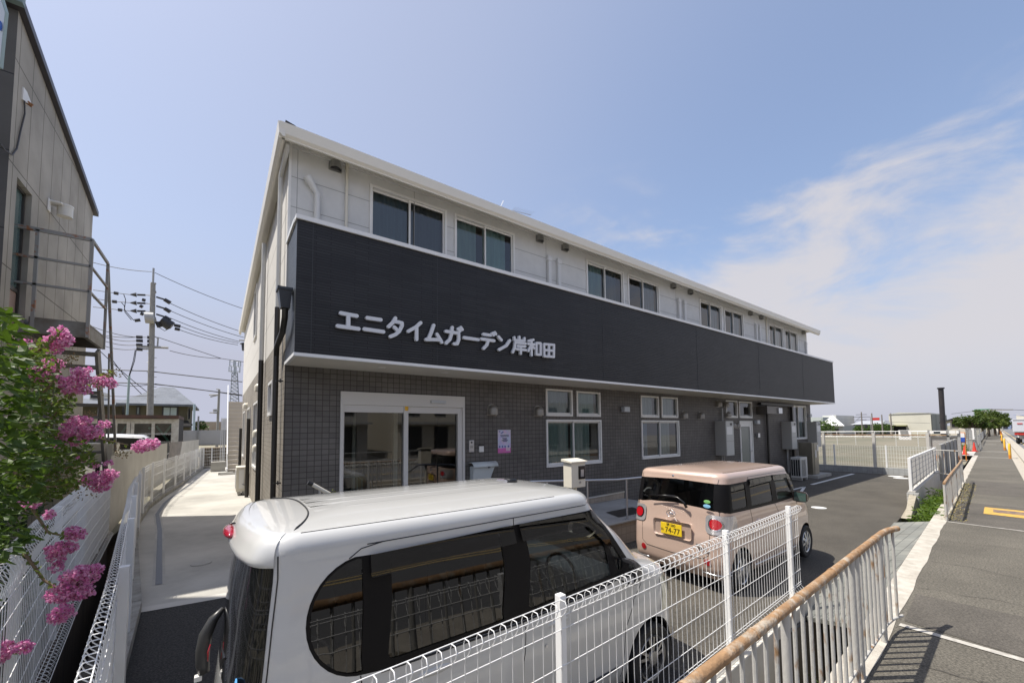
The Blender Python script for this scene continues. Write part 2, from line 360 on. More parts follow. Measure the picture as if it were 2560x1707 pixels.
for a, c in zip(XS, XS[1:]):
    for f0, f1, z0, z1 in ((lambda x: yR(x)-.35, lambda x: yR(x)+.0, .215, .215), (lambda x: yR(x)-.9, lambda x: yR(x)-.35, .33, .33)):
        kb.quad((a, f0(a), z0), (c, f0(c), z0), (c, f1(c), z1), (a, f1(a), z1))
    kb.quad((a, yR(a)-.35, .215), (c, yR(c)-.35, .215), (c, yR(c)-.35, .33), (a, yR(a)-.35, .33))
    kb.quad((a, yR(a)-.9, .1), (c, yR(c)-.9, .1), (c, yR(c)-.9, .33), (a, yR(a)-.9, .33))
struct(kb.build('kerb', mat('kerb_stone', (.44, .40, .33), .9, col2=(.33, .30, .25), nscale=5, det=8)))
strip(lambda x: yR(x)-10, lambda x: yR(x)-.9, XS, .12, 'road', mat('road_asphalt', (.13, .13, .135), .9, col2=(.17, .17, .17), nscale=60, bump=.6))
rl = MB()
for a, c in zip(XS, XS[1:]):
    for d in (1.4, 4.9, 5.2, 9.2): rl.quad((a, yR(a)-d-.12, .126), (c, yR(c)-d-.12, .126), (c, yR(c)-d, .126), (a, yR(a)-d, .126))
struct(rl.build('road_lines', mat('road_line', (.6, .45, .2), .8)))
strip(lambda x: yR(x)-60, lambda x: yR(x)-10, XS, .2, 'far_side_ground', M['oldconc'])
# ditch walls and slabs
dw = MB()
for a, b in zip([-1, 3, 6.4, 12, 18, 27.3], [3, 6.4, 12, 18, 27.3]):
    ya, yb_ = ylot(a)-.02, ylot(b)-.02
    dw.quad((a, ya, -1.2), (b, yb_, -1.2), (b, yb_, zg(b)-.004), (a, ya, zg(a)-.004))
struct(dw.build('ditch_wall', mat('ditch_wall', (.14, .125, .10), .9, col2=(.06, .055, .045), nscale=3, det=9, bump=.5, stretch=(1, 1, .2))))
cb = MB(); cb.ob((-.5, 1.73, 0), (6.5, 2.13, 0), .17, -1.1, .22)
cb.ob((-1.05, 3.0, 0), (-.93, 1.6, 0), .12, -1.1, .30)
tag(cb.build('concrete_kerb_wall', mat('new_concrete', (.60, .57, .50), .85, col2=(.50, .47, .41), nscale=4, det=8, bump=.3), None, (0, 0, 0), bevel=.008), 'pale concrete footing wall under the white mesh fence by the cars', 'footing wall')
lk = MB()
for a, b in (((6.55, 2.06), (13.7, 2.49)),): lk.ob((a[0], a[1], 0), (b[0], b[1], 0), .14, -.2, .035)
struct(lk.build('car_park_edge', M['path']))
# ditch cover plates at the entrance
t = thing('ditch_cover', 'grey steel grating plates covering the ditch at the car park entrance', 'ditch cover', (10, 1.8, .1))
cv = MB(); nseg = 9
for i in range(nseg):
    a = 5.95+(13.6-5.95)*i/nseg; b = 5.95+(13.6-5.95)*(i+1)/nseg-.012
    A = lambda x: (x, yL(x)+.28, .19); B = lambda x: (x, yL(x)+.28+.62+max(0, (6.9-x))*-.1, .055 if x > 7 else .1)
    cv.add([A(a), A(b), B(b), B(a)]+[tuple(Vector(p)-Vector((0, 0, .05))) for p in (A(a), A(b), B(b), B(a))], [(0, 1, 2, 3), (7, 6, 5, 4), (0, 4, 5, 1), (1, 5, 6, 2), (2, 6, 7, 3), (3, 7, 4, 0)])
cv.build('cover_plate', brickmat('grating', (.20, .205, .185), (.245, .245, .215), (.13, .13, .12), 'xy', .30, .17, .006, .5, .55, .9, spec=.3), t, fix=True)
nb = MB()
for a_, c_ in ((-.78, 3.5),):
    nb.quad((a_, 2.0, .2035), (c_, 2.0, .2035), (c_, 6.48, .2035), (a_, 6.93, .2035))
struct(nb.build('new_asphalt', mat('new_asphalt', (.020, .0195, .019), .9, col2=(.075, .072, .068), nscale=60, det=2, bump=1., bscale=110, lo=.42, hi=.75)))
# parking bay lines, round markers
pl = MB()
def pline(a, b, w=.12, z=.005):
    a = Vector(a); b = Vector(b); d = (b-a).normalized(); n = Vector((-d.y, d.x))*w/2
    pl.quad((a.x-n.x, a.y-n.y, z), (b.x-n.x, b.y-n.y, z), (b.x+n.x, b.y+n.y, z), (a.x+n.x, a.y+n.y, z))
pline((20.2, 6.28), (26.3, 6.36), .14); pline((15.5, 6.2), (19.3, 6.25), .1); pline((19.3, 6.25), (17.3, 5.75), .1); pline((15.5, 5.75), (17.3, 5.75), .06)
struct(pl.build('parking_lines', M['linep']))
for k, (u, v, lab) in enumerate(((2047, 1269, 'round white marker disc on the asphalt beyond the pink car'), (2239.5, 1190.5, 'white marker disc farther of two by the right fence'), (2253, 1195, 'white marker disc nearer of two by the right fence'))):
    p = oz(u, v, 0); tag(MB().cyl((p.x, p.y), .19 if k == 0 else .28, .002, .010, 28).build('marker_disc', M['linep'], None, (p.x, p.y, 0)), lab, 'marker', 'round parking markers')

# ================================================================== MAIN BUILDING
X0, X1, YF, YB, ZS = .90, 26.1, 8.0, 24.3, 3.62
YBD = 6.9; ZT = 5.79
bld = thing('care_home_building', 'long two storey building with dark sign band over a brown tiled ground floor', 'building', (X0, YF, 0))
def wall(axis, at, a0, a1, z0, z1, holes, depth=.14, sgn=1):
    """flat wall with rectangular holes and reveals; axis 'x' = wall runs along x at y=at"""
    b = MB(); us = sorted({a0, a1, *[h[0] for h in holes], *[h[1] for h in holes]}); zs = sorted({z0, z1, *[h[2] for h in holes], *[h[3] for h in holes]})
    P = (lambda u, z, d=0: (u, at+d*sgn, z)) if axis == 'x' else (lambda u, z, d=0: (at+d*sgn, u, z))
    us = [u for u in us if a0-1e-6 <= u <= a1+1e-6]; zs = [z for z in zs if z0-1e-6 <= z <= z1+1e-6]
    for i in range(len(us)-1):
        for j in range(len(zs)-1):
            cu, cz = (us[i]+us[i+1])/2, (zs[j]+zs[j+1])/2
            if any(h[0] < cu < h[1] and h[2] < cz < h[3] for h in holes): continue
            b.quad(P(us[i], zs[j]), P(us[i+1], zs[j]), P(us[i+1], zs[j+1]), P(us[i], zs[j+1]))
    for h in holes:
        if h[2] >= z1 or h[3] <= z0: continue
        u0, u1, w0, w1 = h
        b.quad(P(u0, w0), P(u1, w0), P(u1, w0, depth), P(u0, w0, depth)); b.quad(P(u0, w1), P(u0, w1, depth), P(u1, w1, depth), P(u1, w1))
        b.quad(P(u0, w0), P(u0, w0, depth), P(u0, w1, depth), P(u0, w1)); b.quad(P(u1, w0), P(u1, w1), P(u1, w1, depth), P(u1, w0, depth))
    return b
UW = [(2.33, 4.05), (4.25, 5.97), (8.6, 10.32), (10.52, 12.24), (14.9, 16.62), (16.82, 18.54), (21.15, 22.87), (23.03, 24.75)]
uh = [(a+.03, b-.03, 5.62, 7.40) for a, b in UW]
wall('x', YF, X0, X1, ZS, 7.85, uh).build('upper_wall', M['siding'], bld)
LW = [(6.95, 9.1, 1.44, 2.70, 's', 8.0), (11.02, 13.19, 1.44, 2.70, 's', 12.1), (6.95, 7.93, 2.79, 3.52, 'f', 0), (8.09, 9.08, 2.79, 3.51, 'f', 0), (11.02, 12.0, 2.79, 3.51, 'f', 0), (12.16, 13.15, 2.79, 3.51, 'f', 0), (16.65, 17.63, 2.83, 3.55, 'f', 0), (17.78, 18.98, 2.83, 3.54, 'f', 0), (23.41, 25.37, 1.78, 3.53, 's', 24.4)]
ED = (1.83, 4.49, .46, 3.20); BD = (17.77, 18.97, .46, 2.71)
lh = [(a+.03, b-.03, c+.03, d-.03) for a, b, c, d, _, _ in LW]+[(ED[0]+.03, ED[1]-.03, ED[2], ED[3]-.3), (BD[0]+.04, BD[1]-.04, BD[2], BD[3]-.04)]
wall('x', YF, X0, X1, -.3, ZS, lh).build('tiled_front_wall', M['tile'], bld)
# side wall (faces -x)
SW = [(9.72, 10.55, 2.79, 3.54), (13.6, 15.3, 1.35, 3.35), (17.3, 18.9, 1.35, 3.35), (20.8, 22.3, 1.35, 3.35)]
SU = [(15.2, 16.4, 5.55, 7.3)]
wall('y', X0, YF, YB, -.3, 4.25, [(a+.03, b-.03, c+.03, d-.03) for a, b, c, d in SW]).build('tiled_side_wall', M['tiley'], bld)
wall('y', X0, YF, YB, 4.25, 7.85, [(a+.03, b-.03, c+.03, d-.03) for a, b, c, d in SU]).build('upper_side_wall', mat('siding_white', (.66, .64, .60), .75, col2=(.62, .60, .56), nscale=2, bump=.2, bscale=90), bld)
oth = MB(); oth.quad((X1, YF, -.3), (X1, YB, -.3), (X1, YB, 7.85), (X1, YF, 7.85)); oth.quad((X0, YB, -.3), (X1, YB, -.3), (X1, YB, 7.85), (X0, YB, 7.85))
oth.build('rear_wall', M['siding'], bld)
fl = MB(); fl.quad((X0+.01, YF+.01, .46), (X1-.01, YF+.01, .46), (X1-.01, YB-.01, .46), (X0+.01, YB-.01, .46))
fl.quad((X0+.01, YF+.01, ZS+.05), (X1-.01, YF+.01, ZS+.05), (X1-.01, YB-.01, ZS+.05), (X0+.01, YB-.01, ZS+.05))
fl.build('floor', M['inters'], bld)
iw = MB()
for z0, z1 in ((.46, ZS), (ZS+.06, 7.8)):
    iw.quad((X0+.02, YF+5, z0), (X1-.02, YF+5, z0), (X1-.02, YF+5, z1), (X0+.02, YF+5, z1))
    for x in ((6.2, 10.2, 15.2, 21.5) if z0 < 1 else (4.15, 7.3, 10.42, 13.6, 16.7, 19.6, 22.95)): iw.quad((x, YF+.16, z0), (x, YF+5, z0), (x, YF+5, z1), (x, YF+.16, z1))
iw.build('inner_wall', M['inter'], bld)
# seams of the siding
sm = MB()
for z in (7.64, 7.08, 6.52, 5.96):
    segs = [(X0, 2.33), (4.05, 4.25), (5.97, 8.6), (10.32, 10.52), (12.24, 14.9), (16.62, 16.82), (18.54, 21.15), (22.87, 23.03), (24.75, X1)] if z < 7.4 else [(X0, X1)]
    for a, b in segs: sm.box(a, b, YF-.003, YF+.02, z-.005, z+.005)
for x in (1.03, 3.28, 7.05, 13.3, 19.65, 25.0): sm.box(x-.004, x+.004, YF-.0035, YF+.02, ZS, 7.75 if x != 3.28 else 7.75)
sm.build('siding_seam', M['seam'], bld)
sm2 = MB()
for z in (5.0, 5.75, 6.5): sm2.box(X0-.002, X0+.02, YF+.02, YB, z-.004, z+.004)
sm2.build('side_seam', mat('seam_light', (.5, .49, .46), .8), bld)
MB().box(X0-.012, X0+.03, YF-.012, YF+.03, 4.2, 7.85).build('corner_trim', M['wwhite'], bld)
# windows
def window(a, b, c, d, kind, mid, curt, y=YF, name='window', fw_=.05):
    f = MB(); y0, y1 = y-.035, y+.10
    for q in ((a, a+fw_, c, d), (b-fw_, b, c, d)): f.box(q[0], q[1], y0, y1, q[2], q[3])
    f.box(a+fw_, b-fw_, y0+.002, y1, d-fw_, d); f.box(a+fw_, b-fw_, y0-.012, y1, c, c+fw_*1.2)
    o = f.build(name, M['wwhite'], bld)
    if kind == 's':
        m = MB(); sw = .035
        for (p, q, yy) in ((a+fw_, mid+.02, y+.055), (mid-.02, b-fw_, y+.015)):
            for r in ((p, p+sw, c+fw_, d-fw_), (q-sw, q, c+fw_, d-fw_)): m.box(r[0], r[1], yy, yy+.03, r[2], r[3])
            m.box(p+sw, q-sw, yy+.001, yy+.029, c+fw_, c+fw_+.05); m.box(p+sw, q-sw, yy+.001, yy+.029, d-fw_-sw, d-fw_)
        m.build('sash', M['wwhite'] if y == YF else M['wwhite'], o)
        for (p, q, yy) in ((a+fw_, mid, y+.07), (mid, b-fw_, y+.03)):
            MB().quad((p, yy, c+fw_), (q, yy, c+fw_), (q, yy, d-fw_), (p, yy, d-fw_)).build('pane', M['glassw'], o)
    else:
        MB().box(a+fw_, b-fw_, y+.02, y+.06, c+fw_, c+.10).build('sash', M['wwhite'], o)
        MB().quad((a+fw_, y+.04, c+.09), (b-fw_, y+.04, c+.09), (b-fw_, y+.04, d-fw_), (a+fw_, y+.04, d-fw_)).build('pane', M['glassw'], o)
    for (p, q, mt) in curt:
        m = MB(); n = max(6, int((q-p)/.022)); vs = []
        for i in range(n+1):
            x = p+(q-p)*i/n; yy = y+.16+.022*sin(i*.9)+.012*sin(i*.37)
            vs += [(x, yy, c+.02), (x, yy, d-.02)]
        m.add(vs, [(2*i, 2*i+2, 2*i+3, 2*i+1) for i in range(n)]); m.build('curtain', mt, o, smooth='full')
    return o
cw, cg = M['curtw'], M['curtain']
cg2 = mat('curtain_blue', (.34, .44, .62), .9); cdk = mat('blind_dark', (.10, .135, .17), .8)
cdk2 = mat('blind_blue', (.16, .24, .31), .8)
cts = [[(2.4, 3.18, cdk2), (3.2, 4.0, cdk)], [(4.3, 4.92, cg), (5.12, 5.80, mat('curtain_teal', (.52, .74, .72), .9))], [(8.65, 9.42, cg), (9.5, 10.1, cdk)], [(11.4, 12.2, cg2)], [(15.8, 16.6, cg2)], [(17.7, 18.5, cg2)], [(22.0, 22.8, cw)], [(23.9, 24.7, cw)]]
for (a, b), ct in zip(UW, cts): window(a, b, 5.58, 7.44, 's', (a+b)/2, ct)
cl_ = [[(8.0, 8.75, cg), (7.0, 7.9, cg)], [(12.15, 12.85, cw), (11.1, 11.6, cg2)], [(7.0, 7.9, cw)], [(8.15, 9.0, cg)], [(11.1, 11.9, cw)], [(12.2, 13.1, cw)], [], [], [(24.5, 25.3, cw)]]
for w, ct in zip(LW, cl_): window(*w[:4], w[4], w[5], ct)
def swindow(a, b, c, d):
    f = MB(); x0, x1 = X0-.04, X0+.1
    for q in ((a, a+.05), (b-.05, b)): f.box(x0, x1, q[0], q[1], c, d)
    f.box(x0, x1, a+.05, b-.05, d-.06, d); f.box(x0-.01, x1, a+.05, b-.05, c, c+.07)
    if b-a > 1: f.box(x0+.02, x1-.02, (a+b)/2-.03, (a+b)/2+.03, c+.07, d-.06)
    o = f.build('window', M['wwhite'], bld)
    MB().quad((X0+.03, a, c), (X0+.03, b, c), (X0+.03, b, d), (X0+.03, a, d)).build('pane', M['glassw'], o)
    MB().quad((X0+.16, a, c), (X0+.16, b, c), (X0+.16, b, d), (X0+.16, a, d)).build('curtain', cdk, o)
for s in SW+SU: swindow(*s)
# entrance
e = MB(); a, b, c, d = ED
e.box(a, a+.05, YF-.05, YF+.12, c, d-.001); e.box(b-.05, b, YF-.05, YF+.12, c, d-.001); e.box(a+.05, b-.05, YF-.048, YF+.12, 2.95, d)
e.box(a+.05, 3.06, YF-.03, YF+.10, 2.81, 2.948); e.box(3.16, b-.05, YF-.01, YF+.10, 2.81, 2.948)
e.box(3.065, 3.155, YF-.045, YF+.1, c, 2.948); e.box(b-.16, b-.052, YF-.02, YF+.09, c, 2.808); e.box(a+.052, a+.07, YF-.03, YF+.1, c, 2.808)
eo = e.build('entrance_frame', mat('entrance_white', (.62, .60, .57), .45), bld)
MB().quad((a+.07, YF+.02, c), (3.07, YF+.02, c), (3.07, YF+.02, 2.82), (a+.07, YF+.02, 2.82)).build('fixed_pane', M['glassd'], eo)
MB().quad((3.15, YF+.05, c), (b-.16, YF+.05, c), (b-.16, YF+.05, 2.82), (3.15, YF+.05, 2.82)).build('sliding_pane', M['glassd'], eo)
MB().box(3.65, 4.0, YF-.09, YF-.049, 3.03, 3.09).build('door_sensor', mat('sensor', (.5, .52, .54), .3), eo)
MB().box(3.08, 3.15, YF-.052, YF-.046, 2.86, 2.945).build('sticker', M['yellow'], eo)
# back door
a, b, c, d = BD; e = MB()
e.box(a, a+.05, YF-.03, YF+.1, c, d); e.box(b-.05, b, YF-.03, YF+.1, c, d); e.box(a+.05, b-.05, YF-.028, YF+.1, d-.06, d)
e.box(a+.05, a+.15, YF, YF+.05, c, d-.062); e.box(b-.22, b-.05, YF, YF+.05, c, d-.062); e.box(a+.15, b-.22, YF+.001, YF+.049, d-.24, d-.062); e.box(a+.15, b-.22, YF+.001, YF+.049, c, c+.2)
eo = e.build('back_door', M['wwhite'], bld)
MB().quad((a+.14, YF+.03, c), (b-.2, YF+.03, c), (b-.2, YF+.03, d-.2), (a+.14, YF+.03, d-.2)).build('frosted_pane', mat('frosted', (.20, .22, .20), .25), eo)
MB().box(b-.16, b-.1, YF-.05, YF, 1.38, 1.44).box(b-.30, b-.1, YF-.055, YF-.035, 1.40, 1.42).build('handle', M['steel'], eo)
MB().box(a+.06, a+.10, YF-.015, YF, 2.35, 2.55).box(a+.06, a+.10, YF-.015, YF, 1.35, 1.55).build('hinge', M['dark'], eo)
# sign band with overhang
bb = MB(); bb.quad((X0, YBD, ZS+.05), (X1, YBD, ZS+.05), (X1, YBD, ZT), (X0, YBD, ZT))
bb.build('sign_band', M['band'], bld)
bs = MB(); bs.quad((X0, YBD, ZS+.05), (X0, YF-.005, ZS+.05), (X0, YF-.005, ZT), (X0, YBD, ZT)); bs.quad((X1, YBD, ZS+.05), (X1, YF-.005, ZS+.05), (X1, YF-.005, ZT), (X1, YBD, ZT))
bs.quad((X0, YBD+.12, ZT), (X1, YBD+.12, ZT), (X1, YBD+.12, ZS+.05), (X0, YBD+.12, ZS+.05))
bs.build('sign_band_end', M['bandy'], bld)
MB().box(X0-.02, X1+.02, YBD-.03, YBD+.15, ZT, ZT+.07).box(X0-.03, X0+.13, YBD+.15, YF-.01, ZT, ZT+.068).box(X1-.13, X1+.03, YBD+.15, YF-.01, ZT, ZT+.068).build('coping', M['fwhite'], bld)
MB().box(X0-.012, X1+.012, YBD-.018, YBD+.04, ZS-.002, ZS+.05).box(X0-.012, X0+.04, YBD+.04, YF-.01, ZS-.002, ZS+.05).box(X1-.04, X1+.012, YBD+.04, YF-.01, ZS-.002, ZS+.05).build('edge_trim', M['fwhite'], bld)
MB().box(X0+.04, X1-.04, YBD+.04, YF-.003, ZS+.004, ZS+.046).build('soffit', M['soffit'], bld)
for x in (2.41, 3.71, 16.3, 17.6, 20.8, 22.6, 24.3): MB().cyl((x, 7.4), .07 if x < 10 else .09, ZS-.004, ZS+.01, 20).build('soffit_lamp', M['wwhite'], bld)
jm = mat('joint_bluegrey', (.036, .037, .042), .6)
for x in (1.13, 3.3, 8.0, 12.6, 17.2, 21.8): MB().box(x-.005, x+.005, YBD-.004, YBD+.01, ZS+.06, ZT-.01).build('band_joint', jm, bld)
# roof: gutter, eaves, slab
def gut(m, x0, x1, y, z, sgn=-1):
    prof = [(0, .0), (.0, .02), (-.05, .06), (-.07, .20), (-.075, .24), (.04, .24), (.04, .0)]
    vs = [(x, y+p[0], z+p[1]) for x in (x0, x1) for p in prof]; n = len(prof)
    m.add(vs, [tuple(range(n)), tuple(range(n, 2*n))[::-1]]+[(i, n+i, n+(i+1) % n, (i+1) % n) for i in range(n)])
g = MB(); gut(g, X0-.21, X1+.5, 7.56, 7.45)
g.box(X0-.20, X1+.49, 7.60, YF+.02, 7.70, 7.74)
go = g.build('front_gutter', M['cream'] if 0 else mat('gutter_cream', (.78, .75, .67), .4), bld, fix=True)
g = MB()
prof = [(0, 0), (-.05, .05), (-.07, .24), (.04, .24), (.04, 0)]
y0, y1 = 7.50, YB+.5
vs = [(X0-.17+p[0], y, 7.45+p[1]) for y in (y0, y1) for p in prof]; n = len(prof)
g.add(vs, [tuple(range(n)), tuple(range(n, 2*n))[::-1]]+[(i, n+i, n+(i+1) % n, (i+1) % n) for i in range(n)])
g.box(X0-.16, X0+.02, 7.6, YB+.45, 7.60, 7.64)
g.build('side_gutter', mat('gutter_cream2', (.78, .75, .68), .4), bld, fix=True)
MB().add([(X0-.18, 7.55, 7.70), (X1+.45, 7.55, 7.70), (X1+.45, YB+.4, 7.70), (X0-.18, YB+.4, 7.70), (X0+4, 15, 8.0), (X1-4, 15, 8.0)], [(0, 1, 5, 4), (1, 2, 5), (2, 3, 4, 5), (3, 0, 4)]).build('roof', M['dark'], bld)
MB().poly([oy(714, 300, 7.62), oy(738, 314, 7.62), oy(752, 330, 7.62), oy(712, 320, 7.62)], (0, .25, .05)).build('ridge_end_cap', M['dark'], bld, fix=True)
MB().box(X0-.025, X1, YF-.03, YF, 7.62, 7.69).build('eave_board', M['siding'], bld)
# vent hoods
def hood_mb(x, z, s=1., y=YF, ax='x'):
    b = MB(); r = .098*s; h = .10*s; n = 12
    P = (lambda u, d, w: (x+u, y-d, z+w)) if ax == 'x' else (lambda u, d, w: (x-d, y+u, z+w))
    rows = [(1., 0), (1., h)]+[(cos(k/5*pi/2), h+r*sin(k/5*pi/2)) for k in range(1, 6)]
    vs = [P(r*f*cos(pi*i/n), .05*s+r*1.05*f*sin(pi*i/n), w) for f, w in rows for i in range(n+1)]; m = n+1
    b.add(vs, [(j*m+i, j*m+i+1, (j+1)*m+i+1, (j+1)*m+i) for j in range(len(rows)-1) for i in range(n)])
    vs = [P(sx*r*f, d, w) for f, w in rows for sx, d in ((1, .0), (1, .05*s))]; b.add(vs, [(2*j, 2*j+1, 2*j+3, 2*j+2) for j in range(len(rows)-1)])
    vs = [P(-r*f, d, w) for f, w in rows for d in (0., .05*s)]; b.add(vs, [(2*j, 2*j+1, 2*j+3, 2*j+2) for j in range(len(rows)-1)])
    fl = [(-1.2*r, -.02), (-1.2*r, h)]+[(-1.2*r*cos(pi*k/10), h+1.2*r*sin(pi*k/10)) for k in range(1, 10)]+[(1.2*r, h), (1.2*r, -.02)]
    b.poly([P(u, .001, w) for u, w in fl], Vector(P(0, .012, 0))-Vector(P(0, .001, 0)))
    return b
def hood(x, z, s, m, y=YF, ax='x'):
    o = hood_mb(x, z, s, y, ax).build('vent_hood', m, bld, smooth=True)
    P = (lambda u, d, w: (x+u, y-d, z+w)) if ax == 'x' else (lambda u, d, w: (x-d, y+u, z+w)); r = .09*s
    MB().quad(*[P(r*cos(pi*i/8), .05*s+r*sin(pi*i/8), .02) for i in range(9)], P(-r, .013, .02), P(r, .013, .02)).build('vent_opening', M['black'], o)
hoodm = mat('hood_metal', (.38, .38, .37), .35, metal=.7)
hoodb = mat('hood_brown', (.30, .28, .25), .4, metal=.5)
for x in (1.67, 6.81, 7.74, 13.09, 14.22, 19.18, 20.29, 25.51): hood(x, 7.47, 1., hoodm)
for x, z, k in ((5.25, 2.80, 1.2), (6.68, 2.80, 1.2), (13.5, 2.78, 1.2), (14.64, 2.78, 1.2), (16.0, 3.26, 1.2), (16.62, 3.26, 1.1), (16.75, 2.86, 1.1), (16.85, 2.42, 1.1), (17.15, 2.42, 1.1), (17.5, 2.42, 1.1)):
    hood(x, z, k, hoodb)
for y, z in ((12.9, 3.55), (19.6, 3.4), (13.15, 1.9), (13.15, 2.3)): hood(X0, z, 1.1, M['cream'], y, 'y')
# refrigerant pipe covers
pm = mat('pipe_cover', (.66, .66, .65), .45)
for x, zt in ((7.12, 7.14), (7.47, 7.14), (13.42, 7.14), (13.78, 7.14), (19.72, 7.14), (20.08, 7.14), (25.81, 7.05)):
    MB().box(x-.055, x+.055, YF-.09, YF-.001, 4.5, zt-.14).box(x-.075, x+.075, YF-.10, YF-.001, zt-.14, zt-.02).box(x-.05, x+.05, YF-.07, YF-.001, zt-.02, zt+.02).build('pipe_cover', pm, bld, bevel=.012)
MB().tube([(1.36, YF-.05, 4.6), (1.36, YF-.05, 6.86), (1.30, YF-.06, 6.95), (1.17, YF-.10, 7.11)], [.055, .055, .06, .075], 12).build('pipe_cover', pm, bld, smooth=True)
for x in (1.88, 20.86): MB().tube([(x, YF-.04, 4.6), (x, YF-.04, 7.6)], .026, 10).tube([(x, YF-.04, 7.56), (x, YF-.04, 7.66)], .036, 10).build('overflow_pipe', M['cream'], bld, smooth=True)
# low domes behind the coping
for x in (2.0, 6.4, 7.95, 12.7, 14.4, 18.9): MB().sph((x, YBD+.55, ZT+.05), .10, 12, 6, (1, 1, .8)).build('floor_vent', hoodm, bld, smooth='full')
# downspouts
def spout(pts, r, m, lab=None): return MB().tube(pts, r, 10).build('downspout', m, bld, smooth=True)
lw = mat('spout_light', (.60, .60, .58), .4); dkp = mat('spout_dark', (.030, .027, .024), .35)
spout([(X0-.09, 11.9, 7.3), (X0-.09, 11.9, 4.25)], .055, lw); spout([(X0-.09, 11.9, 4.26), (X0-.09, 11.9, .2)], .058, dkp)
spout([(X0-.06, 7.72, 7.5), (X0-.09, 8.42, 7.25), (X0-.09, 8.45, 6.9), (X0-.09, 8.45, 4.6)], .04, lw); spout([(X0-.09, 8.45, 4.75), (X0-.09, 8.45, .2)], .046, dkp)
for y in (16.6, 22.9): spout([(X0-.09, y, 2.9 if y < 20 else 2.6), (X0-.09, y, .2)], .06, dkp)
# rain head on the band end + bend
rh = MB(); rh.add([(X0-.21, 7.12, 4.72), (X0-.02, 7.12, 4.72), (X0-.02, 7.36, 4.72), (X0-.21, 7.36, 4.72), (X0-.17, 7.16, 4.42), (X0-.04, 7.16, 4.42), (X0-.04, 7.32, 4.42), (X0-.17, 7.32, 4.42)], [(0, 1, 2, 3), (7, 6, 5, 4), (0, 4, 5, 1), (1, 5, 6, 2), (2, 6, 7, 3), (3, 7, 4, 0)])
rh.box(X0-.225, X0-.01, 7.105, 7.375, 4.70, 4.74)
ro = rh.build('rain_head', mat('spout_navy', (.035, .04, .05), .35), bld, fix=True)
MB().tube([(X0-.10, 7.24, 4.45), (X0-.10, 7.26, 4.28), (X0-.10, 7.5, 4.1), (X0-.10, 8.3, 4.0), (X0-.09, 8.45, 3.85)], .046, 10).build('bend_pipe', dkp, ro, smooth=True)
for z in (3.35, 1.55): MB().box(X0-.12, X0+.02, YF+.14, YF+.16, z-.012, z+.012).box(X0-.06, X0-.04, YF+.12, YF+.18, z-.03, z+.04).build('pipe_bracket', M['dark'], bld)
# small wall lamps and dark duct of the kitchen side
for x, z in ((10.05, 2.95), (19.2, 2.58), (25.6, 2.95)): MB().box(x, x+.26, YF-.14, YF-.001, z, z+.16).build('wall_lamp', mat('lamp_grey', (.5, .53, .56), .3), bld, bevel=.01)
MB().box(19.3, 19.5, YF-.1, YF-.001, 1.98, 2.16).build('switch_box', M['steel'], bld)
MB().box(19.45, 20.7, YF-.45, YF-.001, 3.02, 3.36).build('kitchen_hood_duct', mat('duct_brown', (.12, .11, .10), .35, metal=.5), bld)
MB().box(20.55, 20.95, YF-.5, YF-.1, 3.05, 3.3).build('duct_outlet', M['steel'], bld)
MB().tube([(20.35, YF-.08, 3.1), (20.35, YF-.08, 0)], .05, 10).build('downspout', dkp, bld)
MB().box(19.6, 23.3, YF-.16, YF-.05, 3.44, 3.54).box(23.15, 23.3, YF-.15, YF-.04, 0, 3.43).build('dark_conduit', dkp, bld)
MB().tube([(16.25, YF-.06, 2.69), (16.25, YF-.06, 3.2)], .025, 8).build('conduit', M['galv'], bld)

# lettering on the band (stroke centre lines read in the plane of the band)
SG = dict(
 e=[[(190, 158), (335, 185)], [(258, 172), (258, 290)], [(160, 277), (352, 303)]],
 ni=[[(432, 202), (555, 220)], [(405, 305), (580, 330)]],
 ta=[[(690, 205), (672, 240), (628, 282)], [(688, 236), (725, 243), (750, 250), (750, 275), (725, 325), (690, 355), (645, 373)], [(680, 288), (712, 318)]],
 i=[[(922, 247), (880, 285), (808, 325)], [(884, 290), (884, 400)]],
 mu=[[(1042, 270), (1020, 335), (993, 397)], [(972, 400), (1095, 403)], [(1072, 352), (1098, 395), (1115, 425)]],
 ga=[[(1155, 325), (1270, 343), (1272, 400), (1256, 440), (1228, 440)], [(1212, 290), (1205, 350), (1190, 400), (1155, 433)], [(1267, 303), (1282, 322)], [(1290, 291), (1303, 309)]],
 bar=[[(1320, 383), (1450, 402)]],
 de=[[(1498, 352), (1562, 362)], [(1480, 395), (1595, 412)], [(1542, 408), (1530, 450), (1500, 482)], [(1580, 345), (1590, 360)], [(1602, 337), (1611, 351)]],
 n=[[(1637, 375), (1663, 405)], [(1740, 410), (1710, 455), (1642, 493)]],
 kishi=[[(1782, 380), (1784, 405), (1873, 413), (1875, 389)], [(1828, 376), (1828, 404)], [(1885, 438), (1790, 429), (1785, 475), (1767, 517)], [(1812, 460), (1882, 465)], [(1802, 488), (1887, 498)], [(1841, 463), (1840, 530)]],
 wa=[[(1957, 403), (1912, 413)], [(1908, 440), (1967, 446)], [(1938, 410), (1940, 545)], [(1934, 452), (1910, 505)], [(1946, 460), (1964, 482)], [(1985, 432), (2022, 435), (2023, 540), (1984, 537), (1985, 432)]],
 den=[[(2055, 442), (2146, 450), (2144, 560), (2057, 553), (2055, 442)], [(2100, 447), (2099, 555)], [(2058, 496), (2143, 504)]])
sg = thing('sign_lettering', 'raised white Japanese sign lettering mounted on the dark band of the long building', 'sign', (1.5, YBD-.05, 4.2))
lm = mat('letter_white', (.68, .70, .74), .4)
